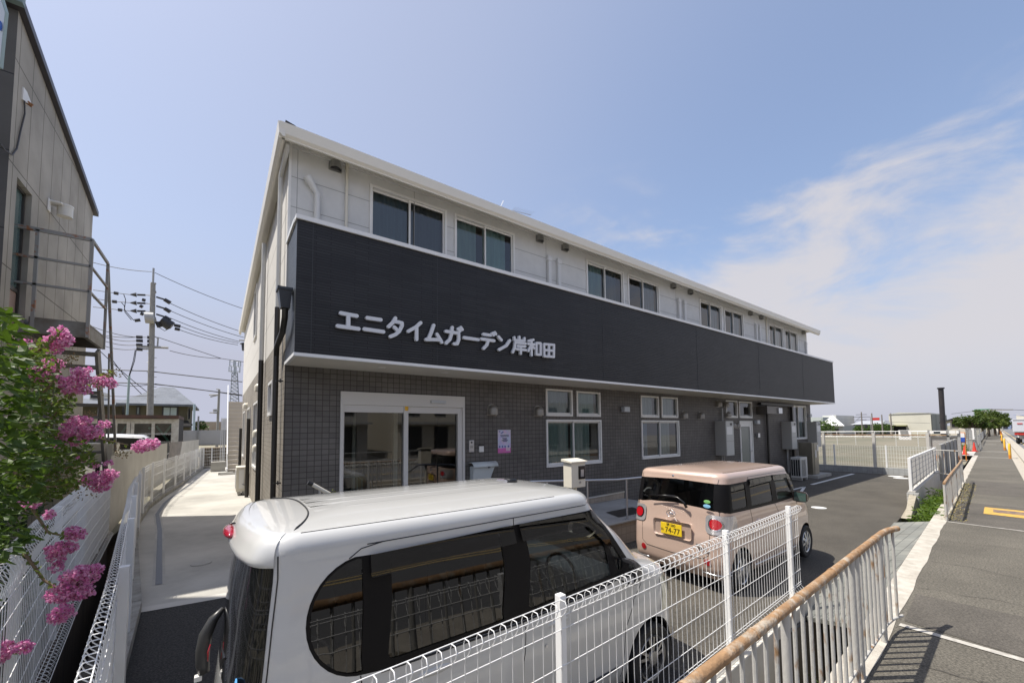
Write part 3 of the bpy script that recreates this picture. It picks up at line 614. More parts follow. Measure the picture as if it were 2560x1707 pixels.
for k, strokes in SG.items():
    b = MB(); wst = .031 if k not in ('kishi', 'wa', 'den') else .027
    for st_ in strokes:
        pts = []
        for (u, v) in st_: p = oy(800+u/3.675, 740+v/3.675, YBD-.05); pts.append((p.x, p.z))
        # rounded stroke: union of capsules
        for (p, q) in zip(pts, pts[1:]):
            p = Vector(p); q = Vector(q); d = (q-p); L = d.length; d.normalize(); ang = atan2(d.y, d.x)
            out_ = [(q.x+wst*cos(ang+a), q.y+wst*sin(ang+a)) for a in [radians(x) for x in range(-90, 91, 15)]]+[(p.x+wst*cos(ang+a), p.y+wst*sin(ang+a)) for a in [radians(x) for x in range(90, 271, 15)]]
            j = len(b.v) % 7*.0006
            b.poly([(x, YBD-.075-j, z) for x, z in out_], (0, .055, 0))
    b.build('character', lm, sg, fix=True)
# ================================================================== THINGS AT THE FACADE
def text(body, size, m, name, parent, mtx, ext=.002):
    cu = bpy.data.curves.new('t', 'FONT'); cu.body = body; cu.size = size; cu.extrude = ext; cu.align_x = 'CENTER'; cu.align_y = 'CENTER'; cu.offset = .0
    o = bpy.data.objects.new('t', cu); COL.objects.link(o)
    bpy.context.view_layer.update(); dg_ = bpy.context.evaluated_depsgraph_get()
    me = bpy.data.meshes.new_from_object(o.evaluated_get(dg_)); bpy.data.objects.remove(o)
    me.transform(mtx); o0 = ORG[parent.name]; me.transform(Matrix.Translation(-o0)); me.materials.clear(); me.materials.append(m)
    q = bpy.data.objects.new(name, me); COL.objects.link(q); q.parent = parent; ORG[q.name] = o0.copy(); return q
FACE = Matrix.Rotation(radians(90), 4, 'X')        # text plane facing -y
# ramp
t = thing('entrance_ramp', 'tiled landing and ramp along the brown front wall', 'ramp', (5, 5.5, 0))
b = MB(); b.quad((1.0, 5.6, -.1), (9.4, 5.6, -.1), (9.4, 5.6, .45), (1.0, 5.6, .45)); b.quad((9.4, 5.6, -.1), (9.4, 7.99, -.1), (9.4, 7.99, .45), (9.4, 5.6, .45)); b.quad((1, 5.6, -.1), (1, 5.6, .45), (1, 7.99, .45), (1, 7.99, -.1))
b.build('ramp_wall', M['tileb'], t)
MB().quad((1.0, 5.6, .45), (9.4, 5.6, .45), (9.4, 7.99, .45), (1.0, 7.99, .45)).build('ramp_floor', M['floor'], t)
MB().box(.98, 9.42, 5.56, 5.66, .445, .47).build('ramp_edge', M['concrete'], t)
MB().add([(5.4, 7.45, .46), (9.4, 7.45, .46), (9.4, 7.45, .62), (5.4, 7.45, .56), (5.4, 7.5, .46), (9.4, 7.5, .46), (9.4, 7.5, .62), (5.4, 7.5, .56)], [(0, 1, 2, 3), (7, 6, 5, 4), (3, 2, 6, 7), (0, 3, 7, 4), (1, 5, 6, 2)]).build('inner_kerb', M['tileb'], t)
MB().add([(5.4, 7.43, .56), (9.4, 7.43, .62), (9.4, 7.43, .66), (5.4, 7.43, .60), (5.4, 7.5, .56), (9.4, 7.5, .62), (9.4, 7.5, .66), (5.4, 7.5, .60)], [(0, 1, 2, 3), (3, 2, 6, 7), (0, 3, 7, 4)]).build('kerb_capping', M['steel'], t)
MB().quad((7.3, 5.95, .456), (8.3, 5.95, .456), (8.5, 6.5, .456), (7.5, 6.5, .456)).build('floor_mat', M['dark'], t)
hl = M['steel']; hm = mat('handrail_silver', (.55, .56, .58), .3, metal=.7)
t = thing('ramp_handrail', 'silver tube handrail of the ramp behind the two parked cars', 'handrail', (4.5, 5.7, .45))
MB().tube([(4.46, 4.3, 1.05), (4.46, 5.62, 1.50), (4.49, 5.7, 1.50), (4.6, 5.72, 1.50), (7.0, 5.72, 1.34), (9.3, 5.72, 1.30)], .024, 10).build('rail', hm, t, smooth=True)
for x, z in ((4.98, 1.46), (6.06, 1.39), (7.3, 1.32), (8.6, 1.30)): MB().tube([(x, 5.72, .45), (x, 5.72, z)], .021, 10).tube([(x, 5.72, .452), (x, 5.72, .47)], .045, 10).build('post', hm, t, smooth=True)
t = thing('entrance_handrail', 'short beige handrail end beside the entrance door above the white car roof', 'handrail', (1.1, 6.5, .45))
MB().tube([(1.10, 6.5, 1.69), (1.55, 6.5, 1.38)], .030, 10).build('rail', M['cream'], t, smooth=True)
MB().tube([(1.06, 6.5, 1.71), (1.12, 6.5, 1.675)], .033, 10).build('end_cap', M['dark'], t, smooth=True)
MB().tube([(1.22, 6.5, .45), (1.22, 6.5, 1.60)], .018, 8).build('post', hm, t, smooth=True)
# planter shrub
def leafball(c, r, n, sz, m, name, parent, seed=1, sc=(1, 1, 1), loc=None):
    R = random.Random(seed); b = MB()
    for i in range(n):
        d = Vector((R.gauss(0, 1), R.gauss(0, 1), R.gauss(0, 1))).normalized()*r*(R.random()**.4)
        p = Vector(c)+Vector((d.x*sc[0], d.y*sc[1], d.z*sc[2]))
        a = Vector((R.gauss(0, 1), R.gauss(0, 1), R.gauss(0, .6))).normalized(); q = a.cross(Vector((R.gauss(0, 1), R.gauss(0, 1), R.gauss(0, 1)))).normalized()
        s_ = sz*R.uniform(.6, 1.3); b.quad(p, p+a*s_*.5+q*s_*.28, p+a*s_, p+a*s_*.5-q*s_*.28)
    return b.build(name, m, parent, loc or (0, 0, 0))
def leafmat(name, c1, c2, tr=.25, sc=3., lo=.35, hi=.65):
    m = mat(name, c1, .5, col2=c2, nscale=sc, det=3, lo=lo, hi=hi, spec=.22); t_ = m.node_tree; b = t_.nodes['Principled BSDF']
    tl = nn(t_, 'ShaderNodeBsdfTranslucent'); tl.inputs[0].default_value = (c2[0]*1.8, c2[1]*1.9, c2[2]*1.2, 1); mx = nn(t_, 'ShaderNodeMixShader'); mx.inputs[0].default_value = tr
    o = t_.nodes['Material Output']; t_.links.new(b.outputs[0], mx.inputs[1]); t_.links.new(tl.outputs[0], mx.inputs[2]); t_.links.new(mx.outputs[0], o.inputs[0]); return m
LF = leafmat('leaf_green', (.030, .065, .018), (.085, .13, .03))
LD_ = leafmat('leaf_dark', (.016, .035, .013), (.04, .068, .02), .15, 5)
LY = leafmat('leaf_yellow', (.10, .13, .03), (.20, .21, .05), .3, 5)
t = thing('potted_conifer', 'small yellow green conifer in a pot beside the entrance door', 'plant', (1.52, 7.2, .45))
MB().cyl((1.52, 7.2), .12, .45, .75, 14, .16).build('pot', M['oldconc'], t)
leafball((1.52, 7.2, 1.1), .3, 400, .06, LY, 'foliage', t, 3, (.35, .35, 1.3))
# mailbox
t = thing('mailbox', 'pale grey wall mailbox with a rounded lid right of the entrance', 'mailbox', (4.93, YF, 1.28))
mb = mat('mailbox_grey', (.56, .60, .60), .35)
MB().add([(4.63, YF-.003, 1.28), (5.13, YF-.003, 1.28), (5.22, YF-.003, 1.62), (4.63, YF-.003, 1.62), (4.63, YF-.15, 1.29), (5.11, YF-.15, 1.31), (5.20, YF-.22, 1.62), (4.63, YF-.22, 1.62)], [(0, 1, 2, 3), (7, 6, 5, 4), (0, 4, 5, 1), (1, 5, 6, 2), (2, 6, 7, 3), (3, 7, 4, 0)]).build('box', mb, t, bevel=.02, fix=True)
lid = MB(); n = 8; pr = [(YF-.003, 1.70)]+[(YF-.12-.135*sin(a), 1.60+.115*cos(a)) for a in [pi/2*k/n for k in range(n+1)]]
vs = [(x, y, z) for x in (4.60, 5.26) for y, z in pr]; k = len(pr)
lid.add(vs, [(i, i+1, k+i+1, k+i) for i in range(k-1)]); lid.build('lid', mb, t, smooth=True).modifiers.new('s', 'SOLIDIFY').thickness = .015
MB().tube([(5.0, YF-.262, 1.60), (5.0, YF-.268, 1.58)], .03, 12).build('lock', M['dark'], t)
t = thing('intercom', 'silver intercom panel right of the entrance door frame', 'intercom', (4.67, YF, 1.94))
MB().box(4.61, 4.74, YF-.03, YF-.001, 1.94, 2.21).build('panel', hm, t, bevel=.004)
MB().tube([(4.675, YF-.03, 2.16), (4.675, YF-.037, 2.16)], .02, 14).build('lens', M['black'], t)
MB().box(4.64, 4.71, YF-.033, YF-.029, 2.03, 2.09).build('keypad', M['galv'], t)
t = thing('card_reader', 'small white wall switch box with dark top next to the intercom', 'wall box', (4.94, YF, 1.93))
MB().box(4.88, 5.0, YF-.04, YF-.001, 1.93, 2.07).build('case', M['white'], t, bevel=.006); MB().box(4.88, 5.0, YF-.05, YF-.001, 2.071, 2.10).build('cap', M['dark'], t)
# poster
def postermat():
    m = bpy.data.materials.new('poster_print'); m.use_nodes = True; t_ = m.node_tree; b = t_.nodes['Principled BSDF']; b.inputs['Roughness'].default_value = .4
    g = nn(t_, 'ShaderNodeNewGeometry'); s_ = nn(t_, 'ShaderNodeSeparateXYZ'); t_.links.new(g.outputs['Position'], s_.inputs[0])
    cr = nn(t_, 'ShaderNodeValToRGB'); mr = nn(t_, 'ShaderNodeMapRange'); mr.inputs['From Min'].default_value = 1.88; mr.inputs['From Max'].default_value = 2.44
    t_.links.new(s_.outputs[2], mr.inputs[0]); t_.links.new(mr.outputs[0], cr.inputs[0]); e = cr.color_ramp
    e.interpolation = 'LINEAR'; e.elements[0].position = 0; e.elements[0].color = (.62, .14, .42, 1); e.elements[1].position = 1; e.elements[1].color = (.60, .55, .68, 1)
    for p, c in ((.2, (.62, .16, .44, 1)), (.23, (.55, .50, .72, 1)), (.6, (.60, .58, .75, 1))): x = e.elements.new(p); x.color = c
    n = nn(t_, 'ShaderNodeTexNoise'); n.inputs['Scale'].default_value = 9; t_.links.new(g.outputs['Position'], n.inputs[0])
    mx = nn(t_, 'ShaderNodeMix', data_type='RGBA'); mx.blend_type = 'SOFT_LIGHT'; mx.inputs[0].default_value = .8; t_.links.new(cr.outputs[0], mx.inputs[6]); t_.links.new(n.outputs['Color'], mx.inputs[7]); t_.links.new(mx.outputs[2], b.inputs['Base Color']); return m
t = thing('poster', 'pink and lavender poster fixed on the brown tiles right of the entrance', 'poster', (5.6, YF, 1.88))
MB().box(5.42, 5.80, YF-.006, YF-.001, 1.88, 2.44).build('sheet', postermat(), t)
pd = mat('print_navy', (.05, .05, .12), .6); R = random.Random(4); b = MB()
for z, a, c in ((2.31, 5.49, 5.73), (2.28, 5.50, 5.74), (2.235, 5.55, 5.68), (2.21, 5.57, 5.67), (2.185, 5.53, 5.70), (2.16, 5.56, 5.67)):
    x = a
    while x < c: w = R.uniform(.012, .022); b.box(x, x+w, YF-.0085, YF-.0065, z-.009, z+.009); x += w+.005
b.build('small_print', pd, t)
b = MB()
for x in (5.47, 5.55, 5.63, 5.73): b.sph((x, YF-.007, 2.035), .025, 8, 6, (1, .1, 1.1))
for x, z in ((5.47, 2.40), (5.53, 2.36), (5.56, 2.385)): b.sph((x, YF-.007, z), .02, 8, 6, (1.5, .1, .6))
b.build('picture_marks', mat('print_blue', (.12, .16, .38), .6), t)
b = MB()
for x in (5.66, 5.70, 5.74):
    for z in (1.93, 1.96, 1.99): b.box(x, x+.03, YF-.0085, YF-.0065, z, z+.018)
b.build('white_print', M['white'], t)
# entrance interior pieces seen through the glass
t = thing('walking_frame', 'light blue folding walking frame standing inside the entrance glass', 'walking frame', (2.2, 8.7, .46))
wm = mat('frame_blue', (.45, .55, .62), .3, metal=.3)
for y in (8.55, 8.9): MB().tube([(1.98, y, .46), (1.98, y, 1.45), (2.05, y, 1.52), (2.32, y, 1.52), (2.4, y, 1.45), (2.42, y, .46)], .014, 8).tube([(1.98, y, 1.2), (2.41, y, 1.2)], .012, 8).build('tube_frame', wm, t, smooth=True)
t = thing('umbrella', 'red folded umbrella hanging on the walking frame inside the door', 'umbrella', (2.25, 8.7, .8))
MB().tube([(2.25, 8.72, .75), (2.25, 8.72, 1.0), (2.25, 8.72, 1.2)], [.015, .06, .02], 10).build('canopy', M['red'], t, smooth=True); MB().tube([(2.25, 8.72, 1.19), (2.25, 8.72, 1.5)], .008, 6).build('handle', M['cream'], t)
t = thing('shoe_cabinet', 'wooden shoe cabinet deep inside the entrance hall', 'cabinet', (3.9, 10.5, .46))
MB().box(3.6, 4.4, 11.0, 11.4, .46, 1.6).build('carcass', mat('wood', (.35, .24, .13), .5), t)
for z in (.55, .9, 1.25): MB().box(3.64, 4.36, 10.98, 10.999, z, z+.28).build('door', mat('wood2', (.42, .30, .18), .5), t)
MB().box(2.55, 2.62, 9.9, 9.97, .46, 3.6).box(3.4, 3.5, 9.5, 9.6, .46, 3.6).build('inner_post', M['wwhite'], bld)
# meter box on post
p = (5.30, 4.75)
t = thing('meter_box', 'cream electricity meter box on a post between the two cars', 'meter box', (*p, .1))
ox_, oy_ = 4.83, 4.85
MB().tube([(ox_+.13, oy_+.12, .1), (ox_+.13, oy_+.12, 1.5)], .035, 10).build('post', M['cream'], t, smooth=True)
MB().box(ox_-.06, ox_+.27, oy_, oy_+.2, 1.46, 1.88).build('case', M['cream'], t, bevel=.008)
MB().add([(ox_-.09, oy_-.03, 1.88), (ox_+.30, oy_-.03, 1.88), (ox_+.30, oy_+.22, 1.90), (ox_-.09, oy_+.22, 1.90), (ox_-.09, oy_-.03, 1.90), (ox_+.30, oy_-.03, 1.90), (ox_+.30, oy_+.22, 1.94), (ox_-.09, oy_+.22, 1.94)], [(3, 2, 1, 0), (4, 5, 6, 7), (0, 1, 5, 4), (1, 2, 6, 5), (2, 3, 7, 6), (3, 0, 4, 7)]).build('lid', M['cream'], t)
MB().box(ox_+.10, ox_+.25, oy_-.012, oy_-.001, 1.60, 1.82).build('meter_window', M['black'], t)
MB().box(ox_+.14, ox_+.21, oy_-.022, oy_-.013, 1.64, 1.76).build('dial', hm, t)
MB().box(ox_+.12, ox_+.15, oy_-.012, oy_-.001, 1.53, 1.56).build('lock', M['steel'], t)
# outdoor units
def ac(name, x0, x1, y0, y1, z0, z1, lab, face='-y'):
    t = thing(name, lab, 'outdoor unit', ((x0+x1)/2, y0, z0-.1))
    MB().box(x0, x1, y0, y1, z0, z1).build('case', M['cream'] if face == '-x' else mat('unit_grey', (.56, .56, .53), .4), t, bevel=.01)
    MB().box(x0+.05, x0+.15, y0, y1, z0-.1, z0-.001).box(x1-.15, x1-.05, y0, y1, z0-.1, z0-.001).build('foot', M['concrete'], t)
    return t
t = ac('air_conditioner', 21.15, 21.95, 6.95, 7.35, .12, 1.05, 'grey air conditioner outdoor unit on feet near the far corner of the building')
g = MB()
for i in range(26): z = .22+i*.028; g.box(21.25, 21.68, 6.935, 6.948, z, z+.008)
for i in range(5): g.box(21.25+i*.1, 21.255+i*.1, 6.925, 6.937, .2, .95)
g.build('front_grille', M['galv'], t)
g = MB()
for i in range(4): g.box(21.135, 21.149, 6.99+i*.09, 7.05+i*.09, .22, .95)
g.build('coil_opening', M['black'], t)
t = thing('fridge_cabinet', 'tall bronze steel appliance cabinet on a concrete pad at the far building corner', 'cabinet', (23.4, 7.1, 0))
MB().box(22.7, 24.6, 6.8, 7.9, 0, .13).build('pad', M['concrete'], t)
MB().box(22.95, 23.75, 7.05, 7.6, .131, 1.66).build('case', mat('bronze', (.22, .20, .155), .35, metal=.5), t, bevel=.008)
MB().box(23.2, 23.75, 7.035, 7.049, .15, 1.64).build('door', mat('bronze2', (.36, .33, .26), .35, metal=.4), t)
MB().box(23.3, 23.42, 7.02, 7.034, .95, 1.3).box(23.55, 23.72, 7.02, 7.034, 1.25, 1.55).build('label_sheet', M['white'], t)
t = ac('side_air_conditioner', .52, .86, 17.2, 18.0, .34, 1.2, 'cream air conditioner unit on the pale path by the side wall', '-x')
MB().box(.60, .75, 17.18, 17.199, .45, 1.1).build('service_cover', M['white'], t)
g = MB()
for i in range(16): g.box(.50, .519, 17.28, 17.75, .45+i*.042, .46+i*.042)
g.build('front_grille', M['galv'], t)
MB().tube([(.70, 17.19, .6), (.80, 17.1, .55), (.88, 17.05, .8), (.88, 17.0, 1.0)], .02, 6).build('pipes', M['galv'], t, smooth=True)
def heater(x, zb, zt, lab):
    w, d = .62, .42
    t = thing('water_heater', lab, 'water heater', (x, YF, zb), 'wall mounted water heaters')
    MB().box(x, x+w, YF-d, YF-.001, zb, zt).build('case', mat('heater_side', (.38, .37, .34), .5), t, bevel=.006)
    mid = zb+(zt-zb)*.42
    MB().box(x+.02, x+w-.01, YF-d-.012, YF-d-.001, mid+.01, zt-.01).build('upper_cover', mat('heater_front', (.52, .52, .49), .45), t)
    MB().box(x+.02, x+w-.01, YF-d-.012, YF-d-.001, zb+.01, mid-.01).build('lower_cover', mat('heater_front2', (.52, .52, .49), .45), t)
    MB().box(x+.33, x+.50, YF-d-.02, YF-d-.013, zt-.17, zt-.08).build('exhaust_outlet', M['dark'], t)
    MB().box(x+.06, x+.5, YF-d-.015, YF-d-.013, mid+.25, mid+.55).build('notice', M['white'], t)
    MB().tube([(x+.3, YF-.1, .2), (x+.3, YF-.1, zb)], .025, 8).tube([(x+.45, YF-.1, .2), (x+.45, YF-.1, zb)], .018, 8).build('water_pipe', M['galv'], t)
    return t
heater(15.72, 1.35, 2.69, 'grey wall water heater left of the white back door')
heater(22.1, 1.36, 2.69, 'grey wall water heater left of the last ground floor window')
heater(25.45, 1.36, 2.69, 'grey wall water heater at the far corner of the building')
t = thing('roof_antenna', 'thin television aerial sticking up over the roof edge', 'aerial', (7.3, 10, 8))
a = oy(1296, 545, 10); b_ = oy(1327, 537, 10)
ab = MB(); p0 = oy(1250, 520, 10); p1 = oy(1259, 502, 10); q0 = oy(1284, 527, 10); q1 = oy(1328, 538, 10)
ab.tube([p0-Vector((0, 0, .6)), p0, p1], .008, 5).tube([q0-Vector((0, 0, .6)), q0+Vector((0, 0, .03))], .008, 5).tube([q0, q1], .008, 5)
for i in range(9): c = q0.lerp(q1, i/8); ab.tube([c-Vector((0, .15, -.05)), c+Vector((0, .15, .05))], .004, 4)
ab.build('aerial_rods', M['galv'], t)
# ================================================================== CARS
class Body:
    """car shell described by plan outlines at successive heights; u runs from the rear centre round the side to the front centre"""
    A, B, C, D, E = .6, .8, 3.2, 3.5, 4.1
    def __init__(s, levels, rb, fb, top, crown, rtop):
        s.lv = levels; s.rb = rb; s.fb = fb; s.top = top; s.crown = crown; s.rtop = rtop; s.zt = levels[-1][0]
    def par(s, z):
        L = s.lv
        if z <= L[0][0]: return L[0][1:]
        if z >= L[-1][0]: return L[-1][1:]
        for a, b in zip(L, L[1:]):
            if a[0] <= z <= b[0]:
                k = (z-a[0])/(b[0]-a[0]); return tuple(p+(q-p)*k for p, q in zip(a[1:], b[1:]))
    def pos(s, u, z, inset=0., zz=None):
        xr, xf, hw, rr, rf = s.par(z); xr += inset*.9; xf -= inset*1.3; hw -= inset; rr = max(.05, rr-inset*.2); rf = max(.05, rf-inset*.2)
        ex = 0.
        if u <= s.A: y = (hw-rr)*u/s.A; x = xr
        elif u <= s.B: a = (u-s.A)/(s.B-s.A)*pi/2; y = hw-rr+rr*sin(a); x = xr+rr-rr*cos(a)
        elif u <= s.C: k = (u-s.B)/(s.C-s.B); x = xr+rr+(xf-rf-xr-rr)*k; y = hw+.012*sin(k*pi)
        elif u <= s.D: a = (u-s.C)/(s.D-s.C)*pi/2; y = hw-rf+rf*cos(a); x = xf-rf+rf*sin(a)
        else: y = (hw-rf)*(s.E-u)/(s.E-s.D); x = xf
        t = max(0, 1-(y/hw)**2)
        if u < s.B: x -= s.rb*t
        elif u > s.C: x += s.fb*t
        return Vector((x, -y, z if zz is None else zz))
    def nor(s, u, z):
        e = .01; zz = min(z, s.zt-e)
        a = s.pos(min(u+e, s.E), zz)-s.pos(max(u-e, 0), zz); b = s.pos(u, zz+e)-s.pos(u, zz-e)
        n = a.cross(b).normalized()
        c = s.pos(u, zz)-Vector((1.7, 0, zz))
        return n if n.dot(c) > 0 else -n
    def S(s, u, z): xr, xf, hw, rr, rf = s.par(z); return u
    def us(s, x, z):
        xr, xf, hw, rr, rf = s.par(z)
        if x < xr+rr: return s.A+(s.B-s.A)*math.acos(max(-1, min(1, (xr+rr-x)/rr)))*2/pi if x > xr else s.A
        if x > xf-rf: return s.C+(s.D-s.C)*math.asin(max(-1, min(1, (x-xf+rf)/rf)))*2/pi
        return s.B+(s.C-s.B)*(x-xr-rr)/(xf-rf-xr-rr)
    def ur(s, y, z):
        xr, xf, hw, rr, rf = s.par(z)
        return s.A*y/(hw-rr) if y <= hw-rr else s.A+(s.B-s.A)*math.asin(min(1, (y-hw+rr)/rr))*2/pi
    def uf(s, y, z):
        xr, xf, hw, rr, rf = s.par(z)
        return s.E-(s.E-s.D)*y/(hw-rf) if y <= hw-rf else s.D-(s.D-s.C)*math.asin(min(1, (y-hw+rf)/rf))*2/pi
    def uz(s, k, a, z): return ({'s': s.us, 'r': s.ur, 'f': s.uf}[k](a, z), z)
def dens(pts, step=.04, closed=True):
    out_ = []; n = len(pts)
    for i in range(n if closed else n-1):
        a = Vector(pts[i]); b = Vector(pts[(i+1) % n]); m = max(1, int((b-a).length/step))
        out_ += [tuple(a.lerp(b, k/m)) for k in range(m)]
    if not closed: out_.append(tuple(pts[-1]))
    return out_
def inpoly(p, poly):
    c = False; n = len(poly); x, y = p
    for i in range(n):
        x1, y1 = poly[i]; x2, y2 = poly[i-1]
        if (y1 > y) != (y2 > y) and x < (x2-x1)*(y-y1)/(y2-y1)+x1: c = not c
    return c
def rnd(pts, r=.05, n=5):
    """round the corners of a polygon"""
    out_ = []; m = len(pts)
    for i in range(m):
        rr = r[i] if isinstance(r, (list, tuple)) else r
        p = Vector(pts[i]); a = Vector(pts[i-1])-p; b = Vector(pts[(i+1) % m])-p
        if rr <= 0: out_.append(tuple(p)); continue
        d = min(rr, a.length*.48, b.length*.48); a = a.normalized()*d; b = b.normalized()*d
        for k in range(n+1):
            t_ = k/n; out_.append(tuple((p+a)*(1-t_)**2+p*2*t_*(1-t_)+(p+b)*t_*t_))
    return out_
def patch(B, outer, holes=(), off=0., step=.04, side=-1, thick=0.):
    """surface patch with exact outline in (u, z); side -1 = right (y<0), +1 = left, 0 = both"""
    outer = dens(outer, step); holes = [dens(h, step) for h in holes]
    vs = []; es = []
    for lp in [outer]+holes:
        n0 = len(vs); vs += lp; es += [(n0+i, n0+(i+1) % len(lp)) for i in range(len(lp))]
    u0 = min(p[0] for p in outer); u1 = max(p[0] for p in outer); z0 = min(p[1] for p in outer); z1 = max(p[1] for p in outer)
    nu = max(1, int((u1-u0)/step)); nz = max(1, int((z1-z0)/step))
    for i in range(1, nu):
        for j in range(1, nz):
            p = (u0+(u1-u0)*i/nu+.0007, z0+(z1-z0)*j/nz+.0005)
            if inpoly(p, outer) and not any(inpoly(p, h) for h in holes): vs.append(p)
    r = delaunay_2d_cdt([Vector(v) for v in vs], es, [], 0, 1e-5)
    V_, F_ = r[0], r[2]; keep = []
    for f in F_:
        c = (sum(V_[i][0] for i in f)/len(f), sum(V_[i][1] for i in f)/len(f))
        if inpoly(c, outer) and not any(inpoly(c, h) for h in holes): keep.append(tuple(f))
    P = [B.pos(v[0], v[1])+(B.nor(v[0], v[1])*off if off else Vector((0, 0, 0))) for v in V_]
    b = MB(); b.add(P, keep) if side <= 0 else None
    if side >= 0: b.add([(p[0], -p[1], p[2]) for p in P], [f[::-1] for f in keep])
    return b
def xf(b, M4): b.v = [tuple(M4 @ Vector(p)) for p in b.v]; return b
def fixn(b, cen):
    c = Vector(cen); out_ = []
    for f in b.f:
        p = [Vector(b.v[i]) for i in f]; n = (p[1]-p[0]).cross(p[2]-p[0]); m = sum(p, Vector())/len(p)
        out_.append(f if n.dot(m-c) > 0 else f[::-1])
    b.f = out_; return b
def smooth_build(b, name, m, par, ang=45):
    return b.build(name, m, par, smooth=ang)
def roofmb(B, rows=8):
    """rounded roof edge and crowned roof above the last level"""
    b = MB(); us = [B.E*i/90 for i in range(91)]; rings = []
    N = 6
    for k in range(N+1):
        a = k/N*pi/2; rings.append([B.pos(u, B.zt, B.rtop*(1-cos(a)), B.zt+(B.top-B.zt)*sin(a)) for u in us])
    last = rings[-1]
    xr, xf_, hw, rr, rf = B.par(B.zt)
    for k in range(1, rows+1):
        t_ = k/rows; r = []
        for p in last:
            sp = Vector((min(max(p.x, xr+.65), xf_-.65), 0, B.top))
            q = p.lerp(sp, t_); q.z = B.top+B.crown*(1-(1-t_)**2); r.append(q)
        rings.append(r)
    n = len(us)
    vs = [p for r in rings for p in r]; fs = [(i*n+k, i*n+k+1, (i+1)*n+k+1, (i+1)*n+k) for i in range(len(rings)-1) for k in range(n-1)]
    b.add(vs, fs); b.add([(p[0], -p[1], p[2]) for p in vs], [f[::-1] for f in fs])
    return b
def wheel(t, c, r, w, M4, spokes, capcol, side=-1, twin=False):
    y0 = c[1]
    def pt(rad, a, y): return M4 @ Vector((c[0]+rad*cos(a), y, c[2]+rad*sin(a)))
    n = 40; prof = [(r*.66, 0), (r*.72, .012), (r*.9, .02), (r*.975, .008), (r, -.02), (r, -w+.02), (r*.95, -w), (r*.6, -w)]
    b = MB(); vs = [pt(p[0], 2*pi*k/n, y0+side*p[1]) for p in prof for k in range(n)]
    b.add(vs, [(i*n+k, i*n+(k+1) % n, (i+1)*n+(k+1) % n, (i+1)*n+k) for i in range(len(prof)-1) for k in range(n)])
    o = b.build('wheel', M['rubber'], t, smooth=30)
    b = MB(); rr = r*.665
    prof = [(rr, .0), (rr*.97, .012), (rr*.9, .004), (rr*.86, -.03)]
    vs = [pt(p[0], 2*pi*k/n, y0+side*p[1]) for p in prof for k in range(n)]
    b.add(vs, [(i*n+k, i*n+(k+1) % n, (i+1)*n+(k+1) % n, (i+1)*n+k) for i in range(len(prof)-1) for k in range(n)])
    for k in range(spokes):
        a = 2*pi*k/spokes+.3; w0 = .20 if not twin else .11
        for da in ((0,) if not twin else (-.17, .17)):
            q = [pt(.045, a+da-w0*2.2, y0+side*.012), pt(rr*.93, a+da*1.25-w0*.62, y0-side*-.002), pt(rr*.93, a+da*1.25+w0*.62, y0-side*-.002), pt(.045, a+da+w0*2.2, y0+side*.012)]
            q2 = [pt(.045, a+da-w0*2.2, y0-side*.03), pt(rr*.93, a+da*1.25-w0*.62, y0-side*.03), pt(rr*.93, a+da*1.25+w0*.62, y0-side*.03), pt(.045, a+da+w0*2.2, y0-side*.03)]
            b.add(q+q2, [(0, 1, 2, 3), (0, 4, 5, 1), (1, 5, 6, 2), (2, 6, 7, 3), (3, 7, 4, 0)])
    b.add([pt(.055, 2*pi*k/16, y0+side*.018) for k in range(16)]+[pt(.06, 2*pi*k/16, y0) for k in range(16)], [tuple(range(16))]+[(k, (k+1) % 16, 16+(k+1) % 16, 16+k) for k in range(16)])
    b.build('rim', capcol, o, smooth=30, fix=True)
    b = MB(); b.add([pt(rr*.95, 2*pi*k/24, y0-side*.04) for k in range(24)], [tuple(range(24))]); b.build('brake_disc', M['black'], o)
    return o
def seamtube(B, pts, M4, r=.003, off=.0005, side=-1):
    q = dens(pts, .05, False); P = []
    for u, z in q:
        p = B.pos(u, z)+B.nor(u, z)*off
        if side > 0: p = Vector((p.x, -p.y, p.z))
        P.append(M4 @ p)
    return MB().tube(P, r, 5)
def archpoly(B, xc, zc, r, z0, n=18):
    a0 = math.asin(max(-1, min(1, (z0-zc)/r))); pts = [(xc+r*cos(a0+(pi-2*a0)*k/n), zc+r*sin(a0+(pi-2*a0)*k/n)) for k in range(n+1)]
    return [(B.us(x, max(z, z0)), max(z, z0)) for x, z in pts]
def wheelwell(t, x, M4, hw, r=.31, zc=.27):
    b = MB()
    for sg in (-1, 1):
        n = 16; P = []
        for k in range(n+1):
            a = -pi*.15+pi*1.3*k/n
            for yy in (hw-.015, hw-.30): P.append(M4 @ Vector((x+r*cos(a), sg*yy, zc+r*sin(a))))
        b.add(P, [(2*k, 2*k+2, 2*k+3, 2*k+1) for k in range(n)])
        b.add([M4 @ Vector((x+r*cos(2*pi*k/24), sg*(hw-.30), zc+r*sin(2*pi*k/24))) for k in range(24)], [tuple(range(24))])
    return b.build('wheel_well', M['black'], t)
